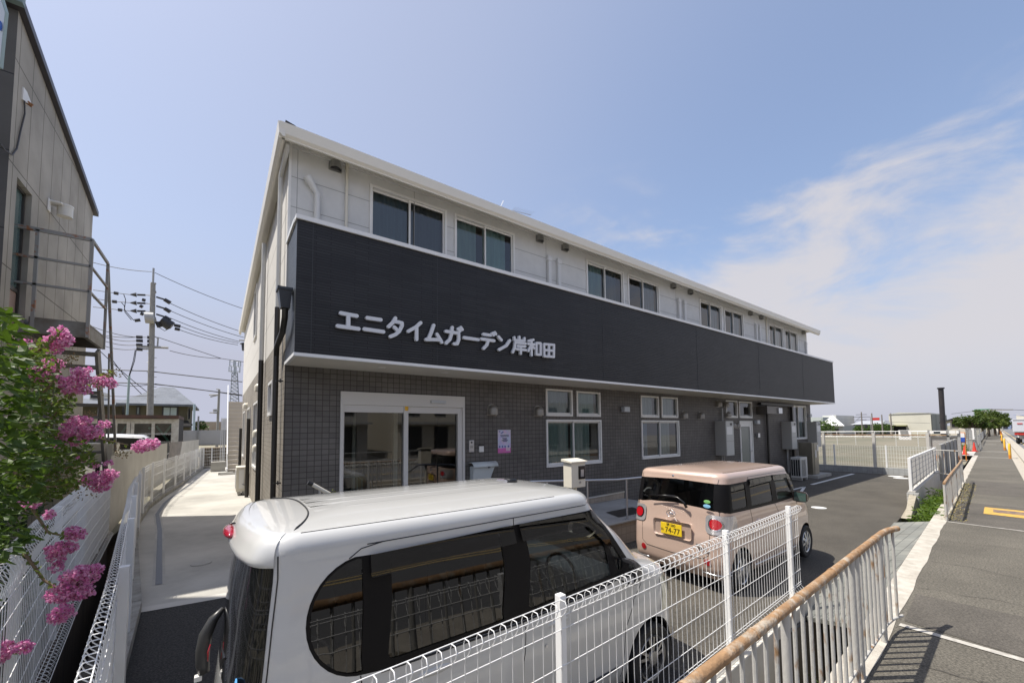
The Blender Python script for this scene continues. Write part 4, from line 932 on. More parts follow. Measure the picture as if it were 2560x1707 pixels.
def seats(t, xs_, M4, m, hw=.36, zf=.35):
    for x in xs_:
        for y in (-hw, hw):
            b = MB().box(x-.22, x+.25, y-.23, y+.23, zf, zf+.22); b.add([(x-.24, y-.22, zf+.2), (x-.10, y-.22, zf+.2), (x-.10, y+.22, zf+.2), (x-.24, y+.22, zf+.2), (x-.36, y-.20, zf+.72), (x-.25, y-.2, zf+.72), (x-.25, y+.2, zf+.72), (x-.36, y+.2, zf+.72)], [(3, 2, 1, 0), (4, 5, 6, 7), (0, 1, 5, 4), (1, 2, 6, 5), (2, 3, 7, 6), (3, 0, 4, 7)])
            b.box(x-.40, x-.29, y-.12, y+.12, zf+.76, zf+.94)
            xf(b, M4).build('seat', m, t, bevel=.03)
def paint(name, c, ribs=False, coat=1., rough=.28, metal=0.):
    m = mat(name, c, rough, coat=coat, metal=metal)
    t_ = m.node_tree; b = t_.nodes['Principled BSDF']
    no = nn(t_, 'ShaderNodeTexNoise'); no.inputs['Scale'].default_value = 2.5; no.inputs['Detail'].default_value = 6
    mx = nn(t_, 'ShaderNodeMix', data_type='RGBA'); mx.inputs[6].default_value = (*c, 1); mx.inputs[7].default_value = (c[0]*.93, c[1]*.925, c[2]*.9, 1)
    g = nn(t_, 'ShaderNodeNewGeometry'); t_.links.new(g.outputs['Position'], no.inputs[0]); t_.links.new(no.outputs['Fac'], mx.inputs[0]); t_.links.new(mx.outputs[2], b.inputs['Base Color'])
    return m

# ---------------------------------------------------------------- white kei wagon
WX, WY, WZ, WS = .08, 2.99, .165, 1.052
MW = Matrix.Translation((WX, WY, WZ)) @ Matrix.Scale(WS, 4)
BW = Body([(.17, .08, 3.33, .68, .12, .30), (.28, .02, 3.39, .725, .14, .34), (.45, .0, 3.40, .7375, .15, .36), (.75, .01, 3.38, .738, .15, .36), (.90, .025, 3.30, .736, .15, .35),
           (.98, .035, 3.14, .733, .15, .33), (1.03, .04, 2.96, .728, .15, .28), (1.07, .045, 2.86, .722, .15, .22), (1.3, .065, 2.63, .702, .15, .19), (1.5, .09, 2.38, .688, .14, .18), (1.60, .100, 2.30, .680, .12, .16)], .075, .10, 1.688, .040, .075)
wp = paint('pearl_white', (.55, .55, .54), rough=.30)
wc = thing('white_car', 'white high roofed kei car with smoked door visors and a D shaped rear side window', 'car', (WX+1.7, WY, WZ))
U = lambda k, a, z: BW.uz(k, a, z)
zb = .17
arc = [U('s', .545+.270*cos(radians(a)), 1.258+.285*sin(radians(a))) for a in range(100, 261, 10)]
gout = arc+[U('s', .60, .965), U('s', 1.5, .955), U('s', 2.3, .985), U('s', 2.69, 1.04), U('s', 2.50, 1.29), U('s', 2.33, 1.50), U('s', 2.27, 1.552), U('s', 1.4, 1.552), U('s', .62, 1.535)]
wsh = [U('f', 0, 1.10), U('f', .60, 1.115), U('f', .565, 1.50), U('f', 0, 1.555)]
full = [(0, zb), (BW.C*.0+BW.B, zb)]
def lowedge(B, arches, z0):
    e = []
    for xc in arches: e += archpoly(B, xc, .28, .315, z0)[::-1]
    return e
W_AX = [.42, 2.89]
uc = BW.A+(BW.B-BW.A)*.62
rg = [(0, .96), (BW.A, .93), (uc-.04, .91), (uc, .95), (uc, 1.2), (uc-.004, 1.57), (0, 1.58)]   # rear glass half outline, runs to the centre line
outer = [(0, zb)]+lowedge(BW, W_AX, zb)+[(BW.E, zb), (BW.E, 1.10)]+wsh[1:3]+[(BW.E, 1.555), (BW.E, BW.zt), (0, BW.zt), (0, 1.58)]+rg[::-1][1:-1]+[(0, .96)]
bo = patch(BW, outer, [gout], 0, .04, 0)
fixn(bo, (1.7, 0, .8)); xf(bo, MW)
bodyo = smooth_build(bo, 'body', wp, wc, 50)
rb = roofmb(BW, 9); fixn(rb, (1.7, 0, .5)); xf(rb, MW)
# pressed ribs along the roof
def rib(p):
    q = MW.inverted() @ Vector(p); k = max(0, min(1, (q.x-.35)/.15))*max(0, min(1, (2.0-q.x)/.2))
    if abs(q.y) < .46 and q.z > BW.top-.005: q.z += .005*k*(1 if int((q.y+.46)/.092) % 2 else 0)
    return tuple(MW @ q)
rfo = smooth_build(rb, 'roof', wp, wc, 60)
rbm = MB()
for y in (-.40, -.24, -.08, .08, .24, .40):
    vs = []; n = 24
    for i in range(n+1):
        x = .38+1.55*i/n
        for dy, dz in ((-.040, -.004), (-.018, .0008), (.018, .0008), (.040, -.004)):
            yy = y+dy; hwid = .66-.085; tt = 1-abs(yy)/hwid; z = BW.top+BW.crown*(1-(1-tt)**2)
            k = min(1, i/3, (n-i)/3); vs.append(MW @ Vector((x, yy, z+dz*k-.004*(1-k))))
    rbm.add(vs, [(i*4+j, i*4+j+1, i*4+j+5, i*4+j+4) for i in range(n) for j in range(3)])
rbm.build('roof_rib', wp, rfo, smooth='full', fix=False)
# black window surround, panes
q1 = [U('s', .535+.243*cos(radians(a)), 1.258+.270*sin(radians(a))) for a in range(96, 265, 12)]
q1 = [U('s', .53, 1.526)]+q1+[U('s', .53, .990)]
q2 = rnd([U('s', .665, 1.0), U('s', 1.395, 1.0), U('s', 1.385, 1.525), U('s', .68, 1.515)], .03)
q3 = rnd([U('s', 1.60, 1.01), U('s', 2.40, 1.045), U('s', 2.36, 1.28), U('s', 2.20, 1.49), U('s', 2.12, 1.53), U('s', 1.585, 1.53)], [.03, .03, .08, .05, .05, .03])
q4 = rnd([U('s', 2.49, 1.06), U('s', 2.60, 1.065), U('s', 2.44, 1.29), U('s', 2.40, 1.30)], .02)
bk = mat('pillar_black', (.007, .0065, .007), .45, spec=.15)
for sd in (-1, 1): xf(fixn(patch(BW, gout, [q1, q2, q3, q4], .001, .05, sd), (1.7, 0, .8)), MW).build('window_surround', bk, wc, smooth='full')
for nm, q, mt in (('quarter_window', q1, M['glassc']), ('rear_side_window', q2, M['glassc']), ('front_side_window', q3, M['glassf']), ('front_quarter_window', q4, M['glassf'])):
    for sd in (-1, 1): xf(patch(BW, q, [], -.006, .08, sd), MW).build(nm, mt, wc, smooth='full')
for q in ([U('s', .57, 1.46), U('s', 1.48, 1.475), U('s', 1.48, 1.556), U('s', .57, 1.540)], [U('s', 1.53, 1.475), U('s', 2.14, 1.475), U('s', 2.40, 1.24), U('s', 2.435, 1.26), U('s', 2.27, 1.545), U('s', 1.53, 1.556)]):
    q = [(a, z-.0) for a, z in q]
    vis = rnd([(q[0][0], q[0][1]-.035)]+[(q[1][0], q[1][1]-.035)]+q[2:], .015) if len(q) == 4 else rnd([(q[0][0], q[0][1]-.035), (q[1][0], q[1][1]-.03)]+q[2:], .015)
    xf(patch(BW, vis, [], .022, .05, -1), MW).build('door_visor', M['visor'], wc, smooth='full')
# windscreen and rear glass (both halves)
xf(patch(BW, [(BW.E, 1.10)]+wsh[1:3]+[(BW.E, 1.555)], [], -.004, .05, 0), MW).build('windscreen', M['glassf'], wc, smooth='full')
dkg = mat('rear_glass_dark', (.005, .005, .006), .05, spec=.4, coat=.12)
xf(fixn(patch(BW, [(0, .96)]+rg[1:-1]+[(0, 1.58)], [], .003, .05, 0), (1.7, 0, .8)), MW).build('rear_window', dkg, wc, smooth='full')
# rear spoiler lip over the glass
sp = MB(); us = [uc*i/26 for i in range(27)]; vs = []
for i, u in enumerate(us):
    k = 1-.72*max(0, (u/uc-.55)/.45)**2; row = []
    for a_ in (80, 60, 40, 20, 0):
        a = radians(a_); p = BW.pos(u, BW.zt, BW.rtop*(1-cos(a)), BW.zt+(BW.top-BW.zt)*sin(a)); q = p-Vector((1.6, 0, 0)); n = Vector((-cos(a), 0, sin(a))) if True else q
        g_ = BW.nor(u, 1.58); n = (g_*cos(a)+Vector((0, 0, 1))*sin(a)).normalized(); row.append(p+n*(.003+(.030*k)*(1-a_/80)**1.2))
    for z, o_ in ((1.590, .040), (1.572, .044), (1.556, .038), (1.549, .022), (1.546, -.02)): row.append(BW.pos(u, z)+BW.nor(u, z)*o_*(k if o_ > 0 else 1))
    vs += row
m_ = 10; fs = [(i*m_+j, i*m_+j+1, (i+1)*m_+j+1, (i+1)*m_+j) for i in range(26) for j in range(m_-1)]+[tuple(26*m_+j for j in range(m_))]
sp.add(vs, fs); sp.add([(p[0], -p[1], p[2]) for p in vs], [f[::-1] for f in fs]); fixn(sp, (.5, 0, 1.3)); xf(sp, MW)
spo = sp.build('rear_spoiler', wp, wc, smooth=60)
rl_ = MB(); rl_.sph((-.012, 0, 1.612), .5, 18, 10, (.07, .30, .055)); xf(rl_, MW).build('brake_light', mat('lamp_red', (.32, .01, .03), .15, coat=1), spo, smooth='full')
b = MB(); b.sph((-.0, .02, 1.65), .012, 10, 6, (1.4, .6, .5)); xf(b, MW).build('washer_nozzle', M['black'], spo, smooth='full')
for sd in (-1, 1):
    tl = patch(BW, rnd([(BW.ur(.655, .5), .5), (BW.ur(.73, .5), .5), (BW.ur(.73, .78), .78), (BW.ur(.655, .78), .78)], .02), [], .006, .03, sd)
    xf(fixn(tl, (1.7, 0, .8)), MW).build('tail_lamp', mat('tail_red', (.35, .01, .02), .12, coat=1), wc, smooth='full')
b = MB(); b.tube([(-.03, .16, 1.13), (-.075, .16, 1.08), (-.11, .16, 1.0), (-.12, .16, .92), (-.12, .16, .84), (-.11, .16, .79)], [.012, .026, .034, .036, .034, .028], 10); xf(b, MW)
gh = b.build('gate_garnish', mat('garnish', (.05, .05, .05), .35), wc, smooth='full')
xf(MB().tube([(-.085, .11, .96), (-.095, .11, .92), (-.095, .11, .87)], [.003, .006, .003], 6), MW).build('red_strip', mat('corner_red', (.35, .01, .02), .15, coat=1), gh, smooth='full')
xf(MB().box(-.155, -.12, .14, .175, .755, .785), MW).build('white_tip', M['white'], gh, bevel=.004)
b = MB(); b.tube([(-.01, .10, 1.0), (-.03, -.05, 1.03), (-.025, -.3, 1.04)], .008, 6); xf(b, MW).build('rear_wiper', M['black'], wc)
# seams
def seams(B, t, M4, lines, r=.0032, sides=(-1, 1)):
    b = MB()
    for sd in sides:
        for l in lines: q = seamtube(B, l, M4, r, .0, sd); b.add(q.v, q.f)
    return b.build('panel_gap', M['black'], t)
lines = [[U('s', .52, .972), U('s', .53, .7), U('s', .70, .62), U('s', .78, .3)], [U('s', .47, 1.535), U('s', .53, 1.575), U('s', .64, 1.592)],
         [U('s', 1.52, .955), U('s', 1.53, .7), U('s', 1.53, .25)], [U('s', 1.50, 1.55), U('s', 1.50, 1.598)], [U('s', 2.69, 1.04), U('s', 2.66, .8), U('s', 2.55, .6), U('s', 2.50, .25)],
         [(uc+.012, 1.60), (uc+.014, 1.4), (uc+.014, .9), (uc+.014, .3)], [U('s', .56, 1.592), U('s', 1.5, 1.598), U('s', 2.2, 1.598)]]
seams(BW, wc, MW, lines)
# roof ditch line
rd = MB()
for sd in (-1, 1):
    P = []
    for i in range(30):
        u = BW.us(.22+1.75*i/29, 1.6); a = .72*pi/2; p = BW.pos(u, BW.zt, BW.rtop*(1-cos(a))+.012, BW.zt+(BW.top-BW.zt)*sin(a)+.0035); P.append(MW @ Vector((p.x, sd*-p.y, p.z)))
    rd.tube(P, .004, 5)
P = []
for i in range(25):
    y = -.60+1.2*i/24; P.append(MW @ Vector((.36-.14*(abs(y)/.6)**3, y, .008+BW.top+BW.crown*(1-(min(1, abs(y)/.575))**2*1.0)*.62+.0+(-.02 if abs(y) > .56 else 0))))
rd.tube(P, .0045, 5)
rd.build('roof_seam', M['rubber'], rfo)
mo_ = MB()
for sd in (-1, 1):
    for l in ([U('s', .80, .34), U('s', 2.45, .34)],): q = seamtube(BW, l, MW, .012, .004, sd); mo_.add(q.v, q.f)
mo_.build('side_sill', M['black'], wc, smooth='full')
wl = MB()
for sd in (-1, 1):
    for l in ([U('s', .62, .957), U('s', 1.5, .947), U('s', 2.3, .977), U('s', 2.66, 1.03)],): q = seamtube(BW, l, MW, .007, .002, sd); wl.add(q.v, q.f)
wl.build('belt_moulding', M['rubber'], wc, smooth='full')
# door handles, keyhole, mirror, antenna, lamp
for sd in (-1, 1):
    b = MB()
    for x in (.92, 1.83):
        b = MB(); b.sph((x, sd*.742, .86), .11, 14, 6, (1, .13, .20)); xf(b, MW).build('door_handle', wp, wc, smooth='full')
b = MB(); p = MW @ Vector((1.72, -.752, .74)); b.tube([p, p-Vector((0, .006, 0))], .011, 12); b.build('keyhole', M['steel'], wc)
for sd in (-1, 1):
    b = MB(); vs = []
    sect = [(0, .0), (.07, .015), (.12, .06), (.13, .14), (.10, .20), (0, .215), (-.01, .1)]
    n = 8
    for i, (yy, k) in enumerate(((0.0, .85), (.06, 1.0), (.14, 1.0), (.19, .9), (.205, .6))):
        for dx, dz in ((-.0, -.09), (.07, -.085), (.11, -.03), (.10, .05), (.05, .09), (-.0, .095)): vs.append(MW @ Vector((2.52+dx*k, sd*(.70+yy*.85), 1.06+dz*k)))
    b.add(vs, [(i*6+j, i*6+(j+1) % 6, (i+1)*6+(j+1) % 6, (i+1)*6+j) for i in range(4) for j in range(6)]+[tuple(24+j for j in range(6))])
    mo = b.build('door_mirror', wp if sd > 0 else mat('mirror_dark', (.03, .03, .033), .25), wc, smooth=50, fix=True)
    xf(MB().quad((2.513, sd*.725, .985), (2.513, sd*.86, .995), (2.513, sd*.86, 1.13), (2.513, sd*.725, 1.14)), MW).build('mirror_glass', M['chrome'], mo)
b = MB(); p = MW @ Vector((2.0, .0, 1.725)); b.sph(tuple(p), .05, 10, 6, (1.2, .45, .5)); b.tube([p, p+Vector((-.09, 0, .03))], .005, 6); b.build('aerial_base', M['black'], wc, smooth='full')
hq = rnd([U('s', 3.02, .60), (BW.C+.24, .60), (BW.C+.20, .86), U('s', 3.03, .90)], .05)
for sd in (-1, 1): xf(fixn(patch(BW, hq, [], .006, .04, sd), (1.7, 0, .7)), MW).build('headlight', mat('lamp_lens', (.60, .57, .42), .12, coat=1), wc, smooth='full')
wpm = MB(); wpm.bar((2.66, -.5, 1.10), (2.72, .1, 1.085), .015, .015); xf(wpm, MW).build('windscreen_wiper', M['black'], wc)
for x in W_AX: wheelwell(wc, x, MW, .735)
alloy = mat('alloy', (.30, .30, .30), .3, metal=.9)
for x in W_AX:
    wheel(wc, (x, -.735, .27), .27, .15, MW, 5, alloy, -1, True); wheel(wc, (x, .735, .27), .27, .15, MW, 5, alloy, 1, True)
sm_ = mat('seat_grey', (.22, .20, .17), .9)
seats(wc, (1.0, 1.95), MW, sm_)
xf(MB().box(2.3, 2.75, -.66, .66, .75, .99), MW).build('dashboard', mat('dash', (.20, .19, .17), .8), wc, bevel=.04)
xf(MB().tube([(2.22, -.36+.18*cos(a), .98+.17*sin(a)) for a in [2*pi*k/20 for k in range(20)]], .014, 6, closed=True), MW).build('steering_wheel', M['black'], wc, smooth='full')
xf(MB().box(.1, 3.0, -.66, .66, .2, .34), MW).build('cabin_floor', M['black'], wc)
b = MB(); p = BW.pos(BW.ur(.30, 1.5), 1.5); b.sph((p.x-.006, .30, 1.50), .03, 8, 5, (.1, 1, 1.0)); xf(b, MW).build('rear_sticker', mat('mint', (.20, .55, .42), .5), wc)
b = MB(); p = BW.pos(uc-.1, 1.02); b.sph((p.x-.004, p.y, 1.03), .045, 14, 6, (.2, 1, 1.0)); xf(b, MW).build('blue_sticker', mat('st_blue2', (.08, .30, .62), .5), wc, smooth='full')

# ---------------------------------------------------------------- beige pink kei car
CX, CY, CZ, CS = 5.83, 3.655, .055, 1.0
MC = Matrix.Translation((CX, CY, CZ))
BC = Body([(.19, .09, 3.30, .68, .12, .28), (.30, .02, 3.38, .725, .15, .32), (.45, .0, 3.395, .7375, .17, .36), (.72, .015, 3.385, .738, .17, .36), (.84, .04, 3.33, .737, .17, .34),
           (.93, .055, 3.22, .735, .17, .32), (1.0, .065, 3.04, .730, .17, .28), (1.05, .07, 2.86, .726, .17, .24), (1.09, .075, 2.76, .722, .16, .2), (1.3, .11, 2.62, .705, .15, .18), (1.46, .15, 2.50, .690, .14, .17), (1.535, .17, 2.43, .681, .13, .16)], .05, .10, 1.618, .045, .095)
cp = paint('beige_pink', (.57, .42, .345), rough=.3, metal=.15)
cc = thing('pink_car', 'beige pink kei car with round red tail lamps and a yellow number plate', 'car', (CX+1.7, CY, CZ))
U = lambda k, a, z: BC.uz(k, a, z)
zb = .19
C_AX = [.46, 2.92]
rgo = [(0, 1.16)]+[U('r', .40, 1.135), U('r', .66, 1.10)]+[U('s', .20, 1.085), U('s', .78, 1.075), U('s', 1.72, 1.065), U('s', 2.42, 1.075), U('s', 2.58, 1.10), U('s', 2.43, 1.42), U('s', 2.36, 1.475), U('s', 1.7, 1.50), U('s', .85, 1.50), U('s', .80, 1.475)]+[U('s', .30, 1.47), U('r', .60, 1.475), (0, 1.50)]
wsh = [U('f', 0, 1.12), U('f', .62, 1.13), U('f', .58, 1.46), U('f', 0, 1.50)]
outer = [(0, zb)]+lowedge(BC, C_AX, zb)+[(BC.E, zb), (BC.E, 1.12)]+wsh[1:3]+[(BC.E, 1.50), (BC.E, BC.zt), (0, BC.zt), (0, 1.50)]+rgo[::-1][1:-1]+[(0, 1.16)]
bo = patch(BC, outer, [], 0, .04, 0); fixn(bo, (1.7, 0, .8)); xf(bo, MC)
smooth_build(bo, 'body', cp, cc, 50)
rb = roofmb(BC, 9); fixn(rb, (1.7, 0, .5)); xf(rb, MC); rfo = smooth_build(rb, 'roof', cp, cc, 60)
p1 = rnd([U('s', .86, 1.115), U('s', 1.60, 1.11), U('s', 1.585, 1.455), U('s', .87, 1.455)], .03)
p2 = rnd([U('s', 1.78, 1.11), U('s', 2.44, 1.12), U('s', 2.32, 1.41), U('s', 1.77, 1.455)], [.03, .05, .06, .03])
p0 = rnd([U('s', .28, 1.12), U('s', .72, 1.12), U('s', .72, 1.45), U('s', .31, 1.45)], .04)
cgl = glass('pink_car_glass', (.10, .10, .10), 1., 1.55)
for sd in (-1, 1):
    xf(fixn(patch(BC, [(BC.A, 1.108)]+rgo[3:-2]+[(BC.A, 1.474)], [p0, p1, p2], .001, .05, sd), (1.7, 0, .8)), MC).build('window_surround', bk, cc, smooth='full')
    for nm, q, mt in (('quarter_window', p0, M['glassc']), ('rear_side_window', p1, cgl), ('front_side_window', p2, M['glassf'])): xf(patch(BC, q, [], -.005, .08, sd), MC).build(nm, mt, cc, smooth='full')
    v = rnd([U('s', .84, 1.40), U('s', 1.62, 1.42), U('s', 1.62, 1.495), U('s', .86, 1.49)], .015); v2 = rnd([U('s', 1.68, 1.42), U('s', 2.24, 1.42), U('s', 2.45, 1.20), U('s', 2.49, 1.22), U('s', 2.35, 1.47), U('s', 1.68, 1.495)], .015)
    if sd < 0: xf(patch(BC, v, [], .02, .05, sd), MC).build('door_visor', M['visor'], cc, smooth='full'); xf(patch(BC, v2, [], .02, .05, sd), MC).build('door_visor', M['visor'], cc, smooth='full')
cgr = glass('pink_rear_glass', (.22, .23, .24), 1., 1.6)
xf(patch(BC, [(0, 1.16), U('r', .40, 1.135), (BC.A, 1.108), (BC.A, 1.474), (0, 1.50)], [], .002, .06, 0), MC).build('rear_window', cgr, cc, smooth='full')
xf(patch(BC, [(BC.E, 1.12)]+wsh[1:3]+[(BC.E, 1.50)], [], -.004, .05, 0), MC).build('windscreen', M['glassf'], cc, smooth='full')
lines = [[U('s', .79, 1.075), U('s', .80, .8), U('s', .88, .6)], [U('s', 1.66, 1.065), U('s', 1.67, .7), U('s', 1.66, .25)], [U('s', 2.50, 1.08), U('s', 2.46, .8), U('s', 2.38, .6), U('s', 2.36, .25)], [U('s', .80, 1.475), U('s', .86, 1.533), U('s', 1.5, 1.535), U('s', 2.28, 1.53), U('s', 2.42, 1.46)],
         [(BC.A+.06, 1.10), (BC.A+.06, .86)], [(BC.A+.04, 1.475), (BC.A+.05, 1.535)], [U('r', 0, .44), U('r', .44, .46), U('r', .52, .52), U('r', .53, .80)]]
seams(BC, cc, MC, lines)
for sd in (-1, 1):
    lamp = rnd([(BC.A-.10, .80), (BC.B+.10, .80), (BC.B+.10, 1.045), (BC.A-.10, 1.06)], .08, 6)
    lo = xf(fixn(patch(BC, lamp, [], .012, .03, sd), (1.7, 0, .8)), MC).build('tail_lamp', mat('lamp_chrome', (.62, .60, .60), .15, metal=.6), cc, smooth='full')
    cu_, cz_ = BC.A+.015, .935
    disc = [(cu_+.056*cos(2*pi*k/24)*1.1, cz_+.07*sin(2*pi*k/24)) for k in range(24)]
    xf(fixn(patch(BC, disc, [], .020, .03, sd), (1.7, 0, .8)), MC).build('red_lens', mat('lens_red', (.45, .008, .015), .08, coat=1), lo, smooth='full')
    disc = [(cu_+.070*cos(2*pi*k/24)*1.12, cz_+.085*sin(2*pi*k/24)) for k in range(24)]
    xf(fixn(patch(BC, disc, [], .017, .03, sd), (1.7, 0, .8)), MC).build('lens_ring', M['chrome'], lo, smooth='full')
    cu_ = BC.ur(.50, .40); disc = [(cu_+.045*cos(2*pi*k/20), .42+.045*sin(2*pi*k/20)) for k in range(20)]
    xf(fixn(patch(BC, disc, [], .008, .03, sd), (1.7, 0, .8)), MC).build('reflector', mat('refl_red', (.40, .01, .015), .1, coat=1), cc, smooth='full')
# chrome strip along lower bumper, recessed plate area
seam_b = MB()
for sd in (-1, 1):
    q = seamtube(BC, [(BC.ur(.42, .27), .27), (BC.A, .26), (BC.B, .27), (BC.B+.1, .29)], MC, .012, .006, sd); seam_b.add(q.v, q.f)
    q = seamtube(BC, [U('s', .9, .27), U('s', 2.5, .27)], MC, .010, .004, sd); seam_b.add(q.v, q.f)
seam_b.build('chrome_strip', M['steel'], cc, smooth='full')
rx = CX-.052
rec = rnd([(-.30, .66), (.30, .66), (.30, .90), (-.30, .90)], .05)
b = MB(); R0 = [(rx-.006, CY+y, CZ+z) for y, z in rec]; R1 = [(rx+.02, CY+y*.93, CZ+.78+(z-.78)*.9) for y, z in rec]; n = len(rec)
b.add(R0+R1, [tuple(range(n, 2*n))]+[(i, (i+1) % n, n+(i+1) % n, n+i) for i in range(n)])
b.build('plate_recess', paint('beige_shade', (.53, .39, .32), rough=.35, metal=.2), cc, smooth=30, fix=True)
po = MB().box(rx-.022, rx-.012, CY-.165, CY+.165, CZ+.695, CZ+.86).build('number_plate', mat('plate_yellow', (.80, .56, .02), .45), cc, bevel=.004)
RF = Matrix(((0, 0, -1, 0), (-1, 0, 0, 0), (0, 1, 0, 0), (0, 0, 0, 1)))      # text plane facing -x
def rtext(s_, size, y, z, m, nm, par, x=rx-.0235, sx=1.): text(s_, size, m, nm, par, Matrix.Translation((x, CY+y, CZ+z)) @ RF @ Matrix.Scale(sx, 4, (1, 0, 0)), .0008)
blk = mat('plate_black', (.01, .01, .01), .5)
rtext('堺 580', .052, 0, .832, blk, 'plate_text', po); rtext('74-77', .112, -.022, .755, blk, 'plate_text', po, sx=.9); rtext('ね', .045, .138, .757, blk, 'plate_text', po)
# emblem ring with its inner stroke, badge, camera button, wiper, stickers
b = MB(); ex = CX-.049
z_e = 1.005
b.tube([(ex-.012, CY+.068*cos(a), CZ+z_e+.045*sin(a)) for a in [2*pi*k/32 for k in range(32)]], .006, 8, closed=True)
b.tube([(ex-.012, CY+y, CZ+z_e+z) for y, z in ((.04, .022), (.0, .012), (-.035, -.003), (-.04, -.014), (.01, -.02), (.045, .0))], [.004, .009, .009, .007, .008, .003], 8)
b.tube([(ex-.012, CY+y, CZ+z_e+z) for y, z in ((.03, .015), (.01, -.005), (.0, -.022))], [.003, .007, .004], 8)
b.build('emblem', M['chrome'], cc, smooth='full')
b = MB()
for i, w_ in enumerate((.03, .012, .03, .02)): b.box(CX-.053, CX-.044, CY-.50+i*.035, CY-.50+i*.035+w_, CZ+.60, CZ+.618)
b.box(CX-.053, CX-.044, CY-.42, CY-.36, CZ+.63, CZ+.65)
b.build('badge', M['chrome'], cc)
b = MB(); b.sph((CX+.065, CY+.02, CZ+1.545), .018, 10, 6); b.build('washer_nozzle', M['chrome'], cc, smooth='full')
W0 = Vector((CX-.02, CY-.22, CZ+1.12)); b = MB()
b.tube([W0, W0+Vector((-.03, .02, .07)), W0+Vector((-.025, .12, .13)), W0+Vector((-.01, .45, .12))], [.022, .016, .012, .008], 8); b.tube([W0+Vector((.0, .18, .145)), W0+Vector((-.01, .6, .105))], .009, 6)
b.build('rear_wiper', M['black'], cc, smooth='full')
b = MB(); b.sph((CX+.02, CY-.50, CZ+1.235), .05, 16, 6, (.05, .95, .5)); b.build('green_sticker', mat('st_green', (.22, .50, .16), .5), cc)
b = MB(); b.sph((CX+.01, CY-.50, CZ+1.175), .052, 16, 6, (.05, 1, .5)); b.build('blue_sticker', mat('st_blue', (.25, .52, .72), .5), cc)
for sd in (-1, 1):
    b = MB(); vs = []
    for i, (yy, k) in enumerate(((0.0, .8), (.05, 1.0), (.13, 1.0), (.18, .9), (.20, .6))):
        for dx, dz in ((-.0, -.085), (.07, -.08), (.11, -.03), (.10, .05), (.05, .085), (-.0, .09)): vs.append((CX+2.42+dx*k, CY+sd*(.735+yy), CZ+1.10+dz*k))
    b.add(vs, [(i*6+j, i*6+(j+1) % 6, (i+1)*6+(j+1) % 6, (i+1)*6+j) for i in range(4) for j in range(6)]+[tuple(24+j for j in range(6))])
    mo = b.build('door_mirror', mat('pmirror', (.06, .045, .04), .25), cc, smooth=50, fix=True)
    MB().quad((CX+2.412, CY+sd*.755, CZ+1.03), (CX+2.412, CY+sd*.92, CZ+1.035), (CX+2.412, CY+sd*.92, CZ+1.165), (CX+2.412, CY+sd*.755, CZ+1.175)).build('mirror_glass', mat('mirror_dk', (.05, .09, .08), .05, coat=1), mo)
    for x in (1.02, 1.92): b = MB(); b.sph((CX+x, CY+sd*.742, CZ+.90), .10, 14, 6, (1, .14, .18)); b.build('door_handle', cp, cc, smooth='full')
b = MB(); b.sph((CX+1.95, CY-.1, CZ+1.665), .035, 8, 5, (1.4, .6, .6)); b.tube([(CX+1.95, CY-.1, CZ+1.67), (CX+1.80, CY-.1, CZ+1.69)], .006, 6); b.build('aerial_base', M['black'], cc, smooth='full')
rd = MB()
for sd in (-1, 1):
    P = []
    for i in range(28):
        u = BC.us(.24+1.85*i/27, 1.5); a = .8*pi/2; p = BC.pos(u, BC.zt, BC.rtop*(1-cos(a))+.012, BC.zt+(BC.top-BC.zt)*sin(a)+.003); P.append(MC @ Vector((p.x, sd*-p.y, p.z)))
    rd.tube(P, .0035, 5)
rd.build('roof_seam', M['rubber'], rfo)
for x in C_AX: wheelwell(cc, x, MC, .735)
hub = mat('hubcap', (.55, .56, .58), .25, metal=.8)
for x in C_AX:
    wheel(cc, (x, -.735, .275), .275, .15, MC, 8, hub, -1); wheel(cc, (x, .735, .275), .275, .15, MC, 8, hub, 1)
cs_ = mat('seat_beige', (.46, .40, .30), .9)
seats(cc, (.85, 1.85), MC, cs_, zf=.42)
xf(MB().box(.22, .55, -.60, .60, .45, .98), MC).build('parcel_trim', cs_, cc, bevel=.03)
xf(MB().box(2.25, 2.7, -.66, .66, .8, 1.05), MC).build('dashboard', mat('dash2', (.3, .28, .24), .8), cc, bevel=.04)
xf(MB().box(.1, 3.0, -.66, .66, .2, .36), MC).build('cabin_floor', M['black'], cc)

cc.scale = (1.02, 1.08, 1.06)
